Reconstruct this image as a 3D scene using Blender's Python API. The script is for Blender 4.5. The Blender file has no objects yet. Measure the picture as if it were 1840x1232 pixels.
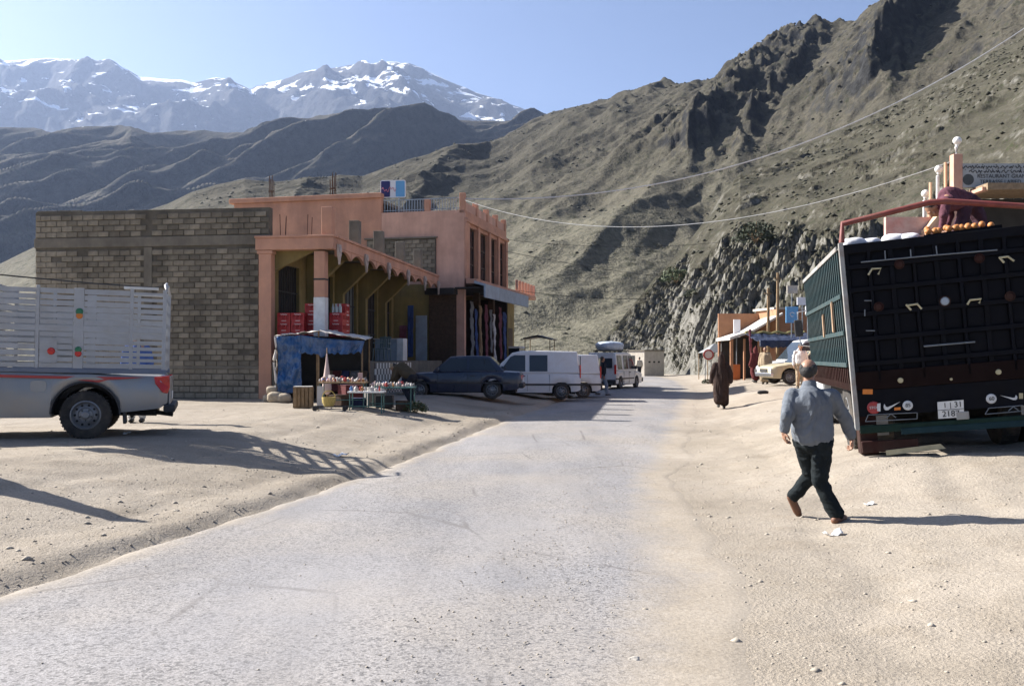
import bpy, math, random
import numpy as np
from mathutils import Vector, Matrix, Euler

random.seed(7)
rng = np.random.default_rng(7)
scene = bpy.context.scene
COL = scene.collection
R = math.radians

# ------------------------------------------------------------------ camera
F = 1700.0            # focal length in photo pixels (photo 1840 wide)
HZ = 642.0            # horizon row in the photo
CAMZ = 1.68
cam_d = bpy.data.cameras.new('camera')
cam = bpy.data.objects.new('camera', cam_d)
COL.objects.link(cam)
cam.location = (0, 0, CAMZ)
cam.rotation_euler = (R(90), 0, 0)
cam_d.sensor_width = 36
cam_d.lens = 36 * F / 1840
cam_d.shift_y = (HZ - 616) / 1840
cam_d.clip_start = 0.1
cam_d.clip_end = 40000
scene.camera = cam

# ------------------------------------------------------------------ light
SUN_EL = 34.0
SUN_AZ = (-0.93, 0.37)       # horizontal direction towards the sun
world = bpy.data.worlds.new('World')
scene.world = world
world.use_nodes = True
wn = world.node_tree.nodes
wl = world.node_tree.links
for n in list(wn):
    wn.remove(n)
sky = wn.new('ShaderNodeTexSky')
sky.sky_type = 'NISHITA'
sky.sun_disc = False
sky.sun_elevation = R(SUN_EL)
sky.sun_rotation = math.atan2(SUN_AZ[0], SUN_AZ[1])
sky.altitude = 1500
sky.air_density = 0.7
sky.dust_density = 6.0
sky.ozone_density = 4.0
bg = wn.new('ShaderNodeBackground')
bg.inputs['Strength'].default_value = 0.05
wo = wn.new('ShaderNodeOutputWorld')
wl.new(sky.outputs[0], bg.inputs[0])
wl.new(bg.outputs[0], wo.inputs[0])

sun_d = bpy.data.lights.new('sun', 'SUN')
sun_d.energy = 4.6
sun_d.angle = R(0.5)
sun_d.color = (1.0, 0.955, 0.885)
sun = bpy.data.objects.new('sun', sun_d)
COL.objects.link(sun)
ce = math.cos(R(SUN_EL))
az = Vector((SUN_AZ[0], SUN_AZ[1], 0)).normalized()
to_sun = Vector((az.x * ce, az.y * ce, math.sin(R(SUN_EL))))
sun.rotation_euler = to_sun.to_track_quat('Z', 'Y').to_euler()
sun.location = to_sun * 300

scene.view_settings.view_transform = 'Standard'
scene.view_settings.look = 'None'
scene.view_settings.exposure = 1.76
scene.view_settings.gamma = 1
scene.view_settings.use_curve_mapping = False
scene.render.engine = 'CYCLES'
scene.cycles.volume_bounces = 0
scene.cycles.max_bounces = 4
scene.cycles.diffuse_bounces = 2
scene.cycles.glossy_bounces = 2

# ------------------------------------------------------------------ helpers
def at(px, py, d):
    """world point seen at photo pixel (px, py) at distance d along the view axis"""
    return Vector(((px - 920) / F * d, d, CAMZ - (py - HZ) / F * d))

def sstep(a, b, x):
    t = np.clip((np.asarray(x, float) - a) / (b - a), 0, 1)
    return t * t * (3 - 2 * t)

_perm = rng.permutation(512)
_perm = np.concatenate([_perm, _perm, _perm])
_ga = rng.uniform(0, 2 * np.pi, 2048)
def pnoise(x, y):
    x = np.asarray(x, float); y = np.asarray(y, float)
    xi = np.floor(x).astype(int); yi = np.floor(y).astype(int)
    xf = x - xi; yf = y - yi
    def g(ix, iy, fx, fy):
        h = _perm[(_perm[ix & 511] + (iy & 511))]
        a = _ga[h]
        return np.cos(a) * fx + np.sin(a) * fy
    u = xf * xf * xf * (xf * (xf * 6 - 15) + 10)
    v = yf * yf * yf * (yf * (yf * 6 - 15) + 10)
    n00 = g(xi, yi, xf, yf); n10 = g(xi + 1, yi, xf - 1, yf)
    n01 = g(xi, yi + 1, xf, yf - 1); n11 = g(xi + 1, yi + 1, xf - 1, yf - 1)
    return ((n00 * (1 - u) + n10 * u) * (1 - v) + (n01 * (1 - u) + n11 * u) * v) * 1.5
def fbm(x, y, o=5, g=0.5):
    s = 0; a = 1; t = 0
    for i in range(o):
        s = s + a * pnoise(x + 17.3 * i, y - 9.1 * i); t += a
        a *= g; x = x * 2.03; y = y * 2.03
    return s / t
def ridged(x, y, o=5, g=0.5):
    s = 0; a = 1; t = 0
    for i in range(o):
        s = s + a * (1 - np.abs(pnoise(x + 31.7 * i, y + 11.9 * i)) * 2); t += a
        a *= g; x = x * 2.07; y = y * 2.07
    return s / t

def tag(o, label=None, cat=None, group=None, kind=None):
    if label: o['label'] = label
    if cat: o['category'] = cat
    if group: o['group'] = group
    if kind: o['kind'] = kind
    return o

def thing(name, label, cat, loc=(0, 0, 0), rz=0, group=None, rot=None):
    o = bpy.data.objects.new(name, None)
    COL.objects.link(o)
    o.location = loc
    o.rotation_euler = rot if rot is not None else (0, 0, rz)
    o.empty_display_size = 0.3
    return tag(o, label, cat, group)

def link_mesh(name, me, parent=None, loc=None, rot=None):
    o = bpy.data.objects.new(name, me)
    COL.objects.link(o)
    if parent is not None: o.parent = parent
    if loc is not None: o.location = loc
    if rot is not None: o.rotation_euler = rot
    return o

_tmp_scene = bpy.data.scenes.new('workbench')   # scratch scene for evaluating modifiers, removed at the end

class MB:
    """collects shapes into one mesh"""
    def __init__(self):
        self.v = []; self.f = []; self.mi = []; self.cur = 0
        self.M = None
    def add(self, vs, fs):
        b = len(self.v)
        if self.M is not None:
            vs = [self.M @ Vector(p) for p in vs]
        self.v.extend([tuple(p) for p in vs])
        self.f.extend([tuple(i + b for i in q) for q in fs])
        self.mi.extend([self.cur] * len(fs))
        return self
    def box(self, c, s, rot=None, taper=1.0):
        x, y, z = s[0] / 2, s[1] / 2, s[2] / 2
        vs = [(-x, -y, -z), (x, -y, -z), (x, y, -z), (-x, y, -z),
              (-x * taper, -y * taper, z), (x * taper, -y * taper, z), (x * taper, y * taper, z), (-x * taper, y * taper, z)]
        m = Euler(rot).to_matrix() if rot is not None else None
        vs = [(m @ Vector(p) if m else Vector(p)) + Vector(c) for p in vs]
        return self.add(vs, [(0, 3, 2, 1), (4, 5, 6, 7), (0, 1, 5, 4), (1, 2, 6, 5), (2, 3, 7, 6), (3, 0, 4, 7)])
    def bb(self, a, b):
        return self.box([(a[i] + b[i]) / 2 for i in range(3)], [abs(b[i] - a[i]) for i in range(3)])
    def prism(self, poly, axis, a, b):
        """poly: 2D points; extruded along axis ('x','y','z') from a to b"""
        n = len(poly)
        def mk(p, t):
            if axis == 'x': return (t, p[0], p[1])
            if axis == 'y': return (p[0], t, p[1])
            return (p[0], p[1], t)
        vs = [mk(p, a) for p in poly] + [mk(p, b) for p in poly]
        fs = [tuple(range(n)), tuple(range(2 * n - 1, n - 1, -1))]
        for i in range(n):
            j = (i + 1) % n
            fs.append((i, i + n, j + n, j))
        return self.add(vs, fs)
    def tube(self, pts, r, n=8, closed=False, caps=True):
        pts = [Vector(p) for p in pts]
        m = len(pts)
        rr = r if isinstance(r, (list, tuple)) else [r] * m
        vs = []; fs = []
        up = Vector((0, 0, 1))
        for i, p in enumerate(pts):
            if closed:
                t = (pts[(i + 1) % m] - pts[i - 1])
            else:
                t = (pts[min(i + 1, m - 1)] - pts[max(i - 1, 0)])
            t.normalize()
            a = t.cross(up)
            if a.length < 0.05: a = t.cross(Vector((1, 0, 0)))
            a.normalize(); b = t.cross(a)
            for k in range(n):
                th = 2 * math.pi * k / n
                vs.append(p + a * (rr[i] * math.cos(th)) + b * (rr[i] * math.sin(th)))
        seg = m if closed else m - 1
        for i in range(seg):
            for k in range(n):
                k2 = (k + 1) % n; i2 = (i + 1) % m
                fs.append((i * n + k, i * n + k2, i2 * n + k2, i2 * n + k))
        if caps and not closed:
            fs.append(tuple(range(n - 1, -1, -1)))
            fs.append(tuple((m - 1) * n + k for k in range(n)))
        return self.add(vs, fs)
    def lathe(self, prof, n=20, axis='z', c=(0, 0, 0), caps=True):
        """prof: list of (r, h)"""
        vs = []; fs = []
        for (r, h) in prof:
            for k in range(n):
                th = 2 * math.pi * k / n
                x, y = r * math.cos(th), r * math.sin(th)
                p = {'z': (x, y, h), 'y': (x, h, y), 'x': (h, x, y)}[axis]
                vs.append((p[0] + c[0], p[1] + c[1], p[2] + c[2]))
        m = len(prof)
        for i in range(m - 1):
            for k in range(n):
                k2 = (k + 1) % n
                fs.append((i * n + k, i * n + k2, (i + 1) * n + k2, (i + 1) * n + k))
        if caps and prof[0][0] > 1e-5: fs.append(tuple(range(n - 1, -1, -1)))
        if caps and prof[-1][0] > 1e-5: fs.append(tuple((m - 1) * n + k for k in range(n)))
        return self.add(vs, fs)
    def ell(self, c, r, rot=None, nu=12, nv=8):
        m = Euler(rot).to_matrix() if rot is not None else None
        vs = []; fs = []
        for j in range(nv + 1):
            ph = math.pi * j / nv
            for i in range(nu):
                th = 2 * math.pi * i / nu
                p = Vector((r[0] * math.sin(ph) * math.cos(th), r[1] * math.sin(ph) * math.sin(th), r[2] * math.cos(ph)))
                if m: p = m @ p
                vs.append(p + Vector(c))
        for j in range(nv):
            for i in range(nu):
                i2 = (i + 1) % nu
                fs.append((j * nu + i, (j + 1) * nu + i, (j + 1) * nu + i2, j * nu + i2))
        return self.add(vs, fs)
    def cap(self, a, b, ra, rb, n=12, k=4):
        """rounded cone"""
        a = Vector(a); b = Vector(b)
        t = b - a
        L = t.length
        if L < 1e-6: return self.ell(a, (ra, ra, ra))
        q = t.normalized().to_track_quat('Z', 'Y')
        prof = []
        for j in range(k + 1):
            th = math.pi / 2 * j / k
            prof.append((ra * math.sin(th) + 1e-4, -ra * math.cos(th)))
        for j in range(k + 1):
            th = math.pi / 2 * j / k
            prof.append((rb * math.cos(th) + 1e-4, L + rb * math.sin(th)))
        vs = []; fs = []
        for (r, h) in prof:
            for i in range(n):
                th = 2 * math.pi * i / n
                vs.append(q @ Vector((r * math.cos(th), r * math.sin(th), h)) + a)
        m = len(prof)
        for i in range(m - 1):
            for j in range(n):
                j2 = (j + 1) % n
                fs.append((i * n + j, i * n + j2, (i + 1) * n + j2, (i + 1) * n + j))
        fs.append(tuple(range(n - 1, -1, -1))); fs.append(tuple((m - 1) * n + j for j in range(n)))
        return self.add(vs, fs)
    def loft(self, rings, closed_ring=True, caps=True):
        n = len(rings[0]); vs = [p for r in rings for p in r]; fs = []
        for i in range(len(rings) - 1):
            for k in range(n if closed_ring else n - 1):
                k2 = (k + 1) % n
                fs.append((i * n + k, i * n + k2, (i + 1) * n + k2, (i + 1) * n + k))
        if caps and closed_ring:
            fs.append(tuple(range(n - 1, -1, -1)))
            fs.append(tuple((len(rings) - 1) * n + k for k in range(n)))
        return self.add(vs, fs)
    def mesh(self, name, mats, smooth=None):
        me = bpy.data.meshes.new(name)
        me.from_pydata(self.v, [], self.f)
        if not isinstance(mats, (list, tuple)): mats = [mats]
        for m in mats: me.materials.append(m)
        if len(mats) > 1: me.polygons.foreach_set('material_index', self.mi)
        me.validate()
        import bmesh
        bm = bmesh.new(); bm.from_mesh(me)
        bmesh.ops.recalc_face_normals(bm, faces=bm.faces)
        bm.to_mesh(me); bm.free()
        if smooth is not None:
            me.shade_smooth()
            me.set_sharp_from_angle(angle=R(smooth))
        return me
    def build(self, name, mats, parent=None, smooth=None, bevel=0, loc=None, rot=None, seg=2):
        o = link_mesh(name, self.mesh(name, mats, smooth), parent, loc, rot)
        if bevel:
            bv = o.modifiers.new('bevel', 'BEVEL'); bv.width = bevel; bv.segments = seg
            bv.limit_method = 'ANGLE'; bv.angle_limit = R(35)
        return o

def grid_mesh(name, V, nr, nc, mats, smooth=True):
    """V: array (nr, nc, 3)"""
    me = bpy.data.meshes.new(name)
    V = V.reshape(-1, 3)
    i = np.arange(nr - 1)[:, None] * nc + np.arange(nc - 1)[None, :]
    q = np.stack([i, i + 1, i + nc + 1, i + nc], -1).reshape(-1, 4)
    me.vertices.add(len(V)); me.vertices.foreach_set('co', V.astype(np.float32).ravel())
    me.loops.add(q.size); me.loops.foreach_set('vertex_index', q.astype(np.int32).ravel())
    me.polygons.add(len(q)); me.polygons.foreach_set('loop_start', np.arange(0, q.size, 4, dtype=np.int32))
    me.update(calc_edges=True)
    me.validate()
    for m in (mats if isinstance(mats, (list, tuple)) else [mats]): me.materials.append(m)
    if smooth: me.shade_smooth()
    return me

# ------------------------------------------------------------------ materials
class NT:
    def __init__(self, name):
        self.m = bpy.data.materials.new(name); self.m.use_nodes = True
        self.t = self.m.node_tree; self.n = self.t.nodes
        self.bsdf = self.n['Principled BSDF']
    def node(self, typ, **kw):
        nd = self.n.new(typ)
        for k, v in kw.items():
            setattr(nd, k, v)
        return nd
    def ln(self, a, b): self.t.links.new(a, b)
    def coord(self, which='Object'):
        if not hasattr(self, '_tc'): self._tc = self.node('ShaderNodeTexCoord')
        return self._tc.outputs[which]
    def mapping(self, src, scale=(1, 1, 1), rot=(0, 0, 0)):
        m = self.node('ShaderNodeMapping'); m.inputs['Scale'].default_value = scale
        m.inputs['Rotation'].default_value = rot
        self.ln(src, m.inputs[0]); return m.outputs[0]
    def noise(self, src, scale, detail=6, rough=0.55, dist=0.0):
        nn = self.node('ShaderNodeTexNoise'); nn.inputs['Scale'].default_value = scale
        nn.inputs['Detail'].default_value = detail; nn.inputs['Roughness'].default_value = rough
        nn.inputs['Distortion'].default_value = dist
        if src is not None: self.ln(src, nn.inputs['Vector'])
        return nn.outputs['Fac']
    def voro(self, src, scale, feature='F1'):
        nn = self.node('ShaderNodeTexVoronoi'); nn.feature = feature
        nn.inputs['Scale'].default_value = scale
        self.ln(src, nn.inputs['Vector']); return nn.outputs['Distance']
    def ramp(self, src, stops):
        r = self.node('ShaderNodeValToRGB'); e = r.color_ramp.elements
        while len(e) < len(stops): e.new(0.5)
        for i, (p, c) in enumerate(stops):
            e[i].position = p
            e[i].color = (c, c, c, 1) if isinstance(c, (int, float)) else (*c, 1)
        self.ln(src, r.inputs[0]); return r.outputs[0]
    def mix(self, a, b, fac, typ='MIX'):
        mx = self.node('ShaderNodeMix', data_type='RGBA', blend_type=typ)
        for s, v in ((mx.inputs[6], a), (mx.inputs[7], b), (mx.inputs[0], fac)):
            if isinstance(v, (int, float)):
                s.default_value = v if s.type == 'VALUE' else (v, v, v, 1)
            elif isinstance(v, tuple): s.default_value = (*v, 1)
            else: self.ln(v, s)
        return mx.outputs[2]
    def math(self, op, a, b=None):
        mm = self.node('ShaderNodeMath', operation=op)
        for s, v in ((mm.inputs[0], a), (mm.inputs[1], b)):
            if v is None: continue
            if isinstance(v, (int, float)): s.default_value = v
            else: self.ln(v, s)
        return mm.outputs[0]
    def bump(self, h, strength=0.4, dist=0.02):
        b = self.node('ShaderNodeBump'); b.inputs['Strength'].default_value = strength
        b.inputs['Distance'].default_value = dist
        self.ln(h, b.inputs['Height']); self.ln(b.outputs[0], self.bsdf.inputs['Normal'])
    def color(self, c):
        s = self.bsdf.inputs['Base Color']
        if isinstance(c, tuple): s.default_value = (*c, 1)
        else: self.ln(c, s)
    def rough(self, r):
        s = self.bsdf.inputs['Roughness']
        if isinstance(r, (int, float)): s.default_value = r
        else: self.ln(r, s)

_mats = {}
def M(name, col=(0.5, 0.5, 0.5), rough=0.75, var=0.25, scale=6.0, bump=0.0, bscale=None, metal=0.0, coat=0.0,
      dirt=None, dirt_amt=0.0, dirt_scale=3.0, stain=0.0, rnd=0.0, alpha=None, trans=0.0, spec=None):
    if name in _mats: return _mats[name]
    n = NT(name)
    co = n.coord()
    a = tuple(max(0, c * (1 - var)) for c in col); b = tuple(min(1, c * (1 + var)) for c in col)
    c = n.mix(a, b, n.ramp(n.noise(co, scale, 5, 0.6), [(0.3, 0.0), (0.7, 1.0)]))
    if dirt:
        c = n.mix(c, dirt, n.math('MULTIPLY', n.ramp(n.noise(co, dirt_scale, 6, 0.65, 0.4), [(0.42, 0.0), (0.68, 1.0)]), dirt_amt))
    if stain:      # streaks and blotches that run over the whole wall
        ge = n.node('ShaderNodeNewGeometry')
        w1 = n.noise(n.mapping(ge.outputs['Position'], (1.6, 1.6, 0.22)), 1.0, 4, 0.65)
        w2 = n.noise(ge.outputs['Position'], 0.7, 4, 0.6)
        c = n.mix(c, n.ramp(n.math('ADD', n.math('MULTIPLY', w1, 0.6), n.math('MULTIPLY', w2, 0.4)), [(0.36, 1 - stain), (0.62, 1.0 + stain * 0.25)]), 1.0, 'MULTIPLY')
    if rnd:
        oi = n.node('ShaderNodeObjectInfo')
        c = n.mix(c, n.ramp(oi.outputs['Random'], [(0, 1 - rnd), (1, 1 + rnd * 0.4)]), 1.0, 'MULTIPLY')
    n.color(c)
    n.rough(n.math('ADD', n.math('MULTIPLY', n.noise(co, scale * 2.3, 3), 0.2), rough - 0.1))
    n.bsdf.inputs['Metallic'].default_value = metal
    n.bsdf.inputs['Coat Weight'].default_value = coat
    n.bsdf.inputs['Coat Roughness'].default_value = 0.08
    if spec is not None: n.bsdf.inputs['Specular IOR Level'].default_value = spec
    if trans: n.bsdf.inputs['Transmission Weight'].default_value = trans
    if bump: n.bump(n.noise(co, bscale or scale * 4, 6, 0.65), bump, 0.02)
    _mats[name] = n.m
    return n.m
# ------------------------------------------------------------------ ground shape
_cy = np.array([-60, 0, 5, 7.8, 14, 24, 37, 50, 70, 100, 140, 200, 300, 600])
_cx = np.array([-22, -3.2, -1.75, -1.1, 0.3, 2.15, 4.6, 7.2, 10, 11.3, 9, 0, -25, -120])
def road_c(Y):
    Y = np.asarray(Y, float)
    a = np.interp(Y - 4, _cy, _cx); b = np.interp(Y, _cy, _cx); c = np.interp(Y + 4, _cy, _cx)
    w = sstep(10, 25, Y)
    return b * (1 - w) + w * (a + b + c) / 3
def road_hw(Y):
    return 2.3 + 0.35 * sstep(12, 30, Y)
def Hs(X, Y):
    """ground height without the road bed"""
    X = np.asarray(X, float); Y = np.asarray(Y, float)
    s = X - road_c(Y); hw = road_hw(Y)
    ext = 0.85 * (1 - sstep(5, 14, Y))
    wob = 0.16 * pnoise(X * 0.5 + 3, Y * 0.6) + 0.07 * pnoise(X * 2.1, Y * 2.3 + 5)
    sl = -s - hw + wob; sr = s - hw - ext + wob * 2
    zl = 0.08 * sstep(0.0, 0.27, sl) * sstep(-5, 6, 60 - Y) - 0.03 * sstep(-0.5, -0.1, sl) * (1 - sstep(0, .15, sl)) + 0.37 * sstep(0.1, 3.6, sl)
    far = sstep(9.3, 12, Y)
    zr = (1 - far) * 0.42 * sstep(0.0, 5.8, sr) + far * (0.40 * sstep(0, 2.9, sr) + 0.055 * np.clip(sr - 2.2, 0, 5))
    fade = 1 - sstep(60, 100, Y)
    off = np.where(s < 0, sstep(0, 0.4, sl), sstep(0, 1.0, sr))
    n = 0.025 * fbm(X * 0.28, Y * 0.28 + 9, 4) + off * (0.02 * fbm(X * 1.3 + 4, Y * 1.3, 4) + 0.012 * fbm(X * 6, Y * 6, 3))
    tw = 0.35 * pnoise(Y * 0.12, 0 * Y + 4)
    for tk, dp in ((0.9, .022), (2.35, .022), (3.4, .016), (4.75, .014)):
        n = n - dp * fade * (np.exp(-((sl - tk + tw) / .16) ** 2) + np.exp(-((sr - tk * 1.15 - tw * 1.6) / .17) ** 2))
    return (np.where(s < 0, zl, zr)) * fade + n * off + 0.006 * fbm(X * 0.8, Y * 0.8, 3)
def H(x, y):
    return float(Hs(np.array([x]), np.array([y]))[0])

# ------------------------------------------------------------------ ground material
def dirt_colour(n, co):
    big = n.noise(co, 0.35, 5, 0.6); mid = n.noise(co, 2.2, 6, 0.65); fine = n.noise(co, 38, 4, 0.7)
    c = n.mix((0.305, 0.262, 0.208), (0.395, 0.345, 0.285), n.ramp(big, [(0.3, 0), (0.7, 1)]))
    c = n.mix(c, (0.27, 0.225, 0.17), n.math('MULTIPLY', n.ramp(mid, [(0.5, 0), (0.72, 1)]), 0.55))
    v = n.voro(co, 17.0)
    c = n.mix(c, (0.22, 0.19, 0.155), n.math('MULTIPLY', n.ramp(v, [(0.10, 1), (0.22, 0)]), n.math('MULTIPLY', n.ramp(n.noise(co, 1.1, 4), [(0.38, 0.15), (0.62, 1)]), 0.8)))
    st_ = n.ramp(n.noise(n.mapping(co, (0.5, 1.3, 1)), 0.42, 5, 0.62, 0.5), [(0.52, 0), (0.70, 1)])
    c = n.mix(c, (0.20, 0.17, 0.135), n.math('MULTIPLY', st_, 0.5))
    c = n.mix(c, n.ramp(fine, [(0.3, 0.74), (0.7, 1.12)]), 1.0, 'MULTIPLY')
    return c, mid, fine
def mat_dirt():
    n = NT('dry_dirt'); co = n.coord()
    c, mid, fine = dirt_colour(n, co)
    n.color(c); n.rough(0.95); n.bsdf.inputs['Specular IOR Level'].default_value = 0.1
    n.bump(n.math('ADD', n.math('MULTIPLY', mid, 1.0), n.math('MULTIPLY', fine, 0.5)), 0.75, 0.05)
    return n.m
def mat_road():
    n = NT('dusty_worn_asphalt'); co = n.coord()
    # streaks run along the road
    st = n.mapping(co, (0.9, 0.16, 1), (0, 0, R(13)))
    streak = n.noise(st, 1.0, 5, 0.6); big = n.noise(co, 0.3, 4)
    def cells(sc):
        vn = n.node('ShaderNodeTexVoronoi'); vn.inputs['Scale'].default_value = sc; n.ln(co, vn.inputs['Vector'])
        sp_ = n.node('ShaderNodeSeparateColor'); n.ln(vn.outputs['Color'], sp_.inputs[0]); return sp_.outputs[0]
    grit = cells(52.0); grit2 = cells(120.0)
    c = n.mix((0.215, 0.209, 0.212), (0.30, 0.287, 0.283), n.ramp(streak, [(0.34, 0), (0.66, 1)]))
    c = n.mix(c, (0.37, 0.315, 0.245), n.math('MULTIPLY', n.ramp(big, [(0.42, 0), (0.68, 1)]), 0.45))
    # bald patches where stone chips show
    chipmask = n.ramp(n.noise(n.mapping(co, (1, 0.45, 1), (0, 0, R(13))), 0.55, 4), [(0.36, 0.35), (0.58, 1)])
    c = n.mix(c, (0.115, 0.112, 0.112), n.math('MULTIPLY', n.math('MULTIPLY', n.ramp(grit, [(0.60, 0), (0.95, 1)]), chipmask), 0.85))
    c = n.mix(c, n.ramp(grit2, [(0.0, 0.64), (1.0, 1.26)]), chipmask, 'MULTIPLY')
    ck = n.voro(n.mapping(n.mix(co, n.node('ShaderNodeTexNoise').outputs['Color'], 0.12), (1, 0.55, 1)), 0.75, 'DISTANCE_TO_EDGE')
    c = n.mix(c, (0.13, 0.12, 0.115), n.math('MULTIPLY', n.math('MULTIPLY', n.ramp(ck, [(0.004, 1), (0.014, 0)]), n.ramp(n.noise(co, 0.4, 3), [(0.48, 0), (0.6, 1)])), 0.7))
    # sand blown over the edges
    at_ = n.node('ShaderNodeAttribute'); at_.attribute_name = 'edge'
    e = n.math('ADD', at_.outputs['Fac'], n.math('MULTIPLY', n.math('SUBTRACT', n.noise(co, 0.9, 6, 0.7), 0.5), 1.1))
    dc, dmid, dfine = dirt_colour(n, co)
    c = n.mix(c, dc, n.ramp(e, [(0.45, 0), (1.05, 1)]))
    n.color(c); n.rough(0.92); n.bsdf.inputs['Specular IOR Level'].default_value = 0.15
    n.bump(n.math('ADD', n.noise(co, 34, 3, 0.7), n.math('MULTIPLY', n.noise(co, 7, 3), 0.35)), 0.45, 0.012)
    return n.m
DIRT = mat_dirt(); ROAD = mat_road()

# ground sheet: fine near the camera, coarse out to the horizon
def axis_vals(lo, hi, fine_lo, fine_hi, step, grow):
    v = list(np.arange(fine_lo, fine_hi, step)); s = step
    while v[-1] < hi: s *= grow; v.append(v[-1] + s)
    s = step
    while v[0] > lo: s *= grow; v.insert(0, v[0] - s)
    return np.array(v)
gx = axis_vals(-12000, 12000, -15, 15, 0.11, 1.11)
gy = axis_vals(-400, 14000, 3.5, 16, 0.09, 1.035)
X, Y = np.meshgrid(gx, gy)
Z = Hs(X, Y)
Z = Z - 0.035 * ((X - road_c(Y)) > -road_hw(Y) + 0.25) * ((X - road_c(Y)) < road_hw(Y) + 0.85 * (1 - sstep(5, 14, Y)) - 0.4) * (Y < 500)
dd = np.sqrt(X ** 2 + Y ** 2)
Z -= 6.0 * sstep(150, 600, dd)
g = link_mesh('ground', grid_mesh('ground', np.stack([X, Y, Z], -1), len(gy), len(gx), DIRT))
tag(g, kind='structure')

# road sheet
ry = np.concatenate([np.arange(-12, 30, 0.14), np.arange(30, 75, 0.35), np.arange(75, 260, 1.5)])
rs = np.linspace(-1, 1, 45)
YY = np.repeat(ry[:, None], 45, 1)
cc = road_c(YY); hw = road_hw(YY)
eL = 0.10 * pnoise(YY * 0.9, 0 * YY + 3) + 0.05 * pnoise(YY * 3.1, 0 * YY)
eR = 0.35 * pnoise(YY * 0.35, 0 * YY + 8) + 0.15 * pnoise(YY * 1.3, 0 * YY + 2)
SS = np.repeat(rs[None, :], len(ry), 0)
XX = cc + SS * np.where(SS > 0, hw + 0.85 * (1 - sstep(5, 14, YY)), hw) + np.where(SS > 0, (SS ** 3) * eR, (-SS ** 3) * eL * 1.0)
crown = 0.03 * (1 - SS ** 2)
ZZ = Hs(XX, YY) * (np.abs(SS) < 0.9) * 0.3 + crown + 0.006 * fbm(XX * 1.5, YY * 0.7, 3) - 0.028 * (np.abs(SS) > 0.97)
me = grid_mesh('road', np.stack([XX, YY, ZZ], -1), len(ry), 45, ROAD)
att = me.attributes.new('edge', 'FLOAT', 'POINT')
att.data.foreach_set('value', np.where(SS > 0, sstep(0.45, 1.0, SS) * 1.25, sstep(0.7, 1.0, -SS) * 0.85).astype(np.float32).ravel())
tag(link_mesh('road', me), kind='structure')

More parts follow.
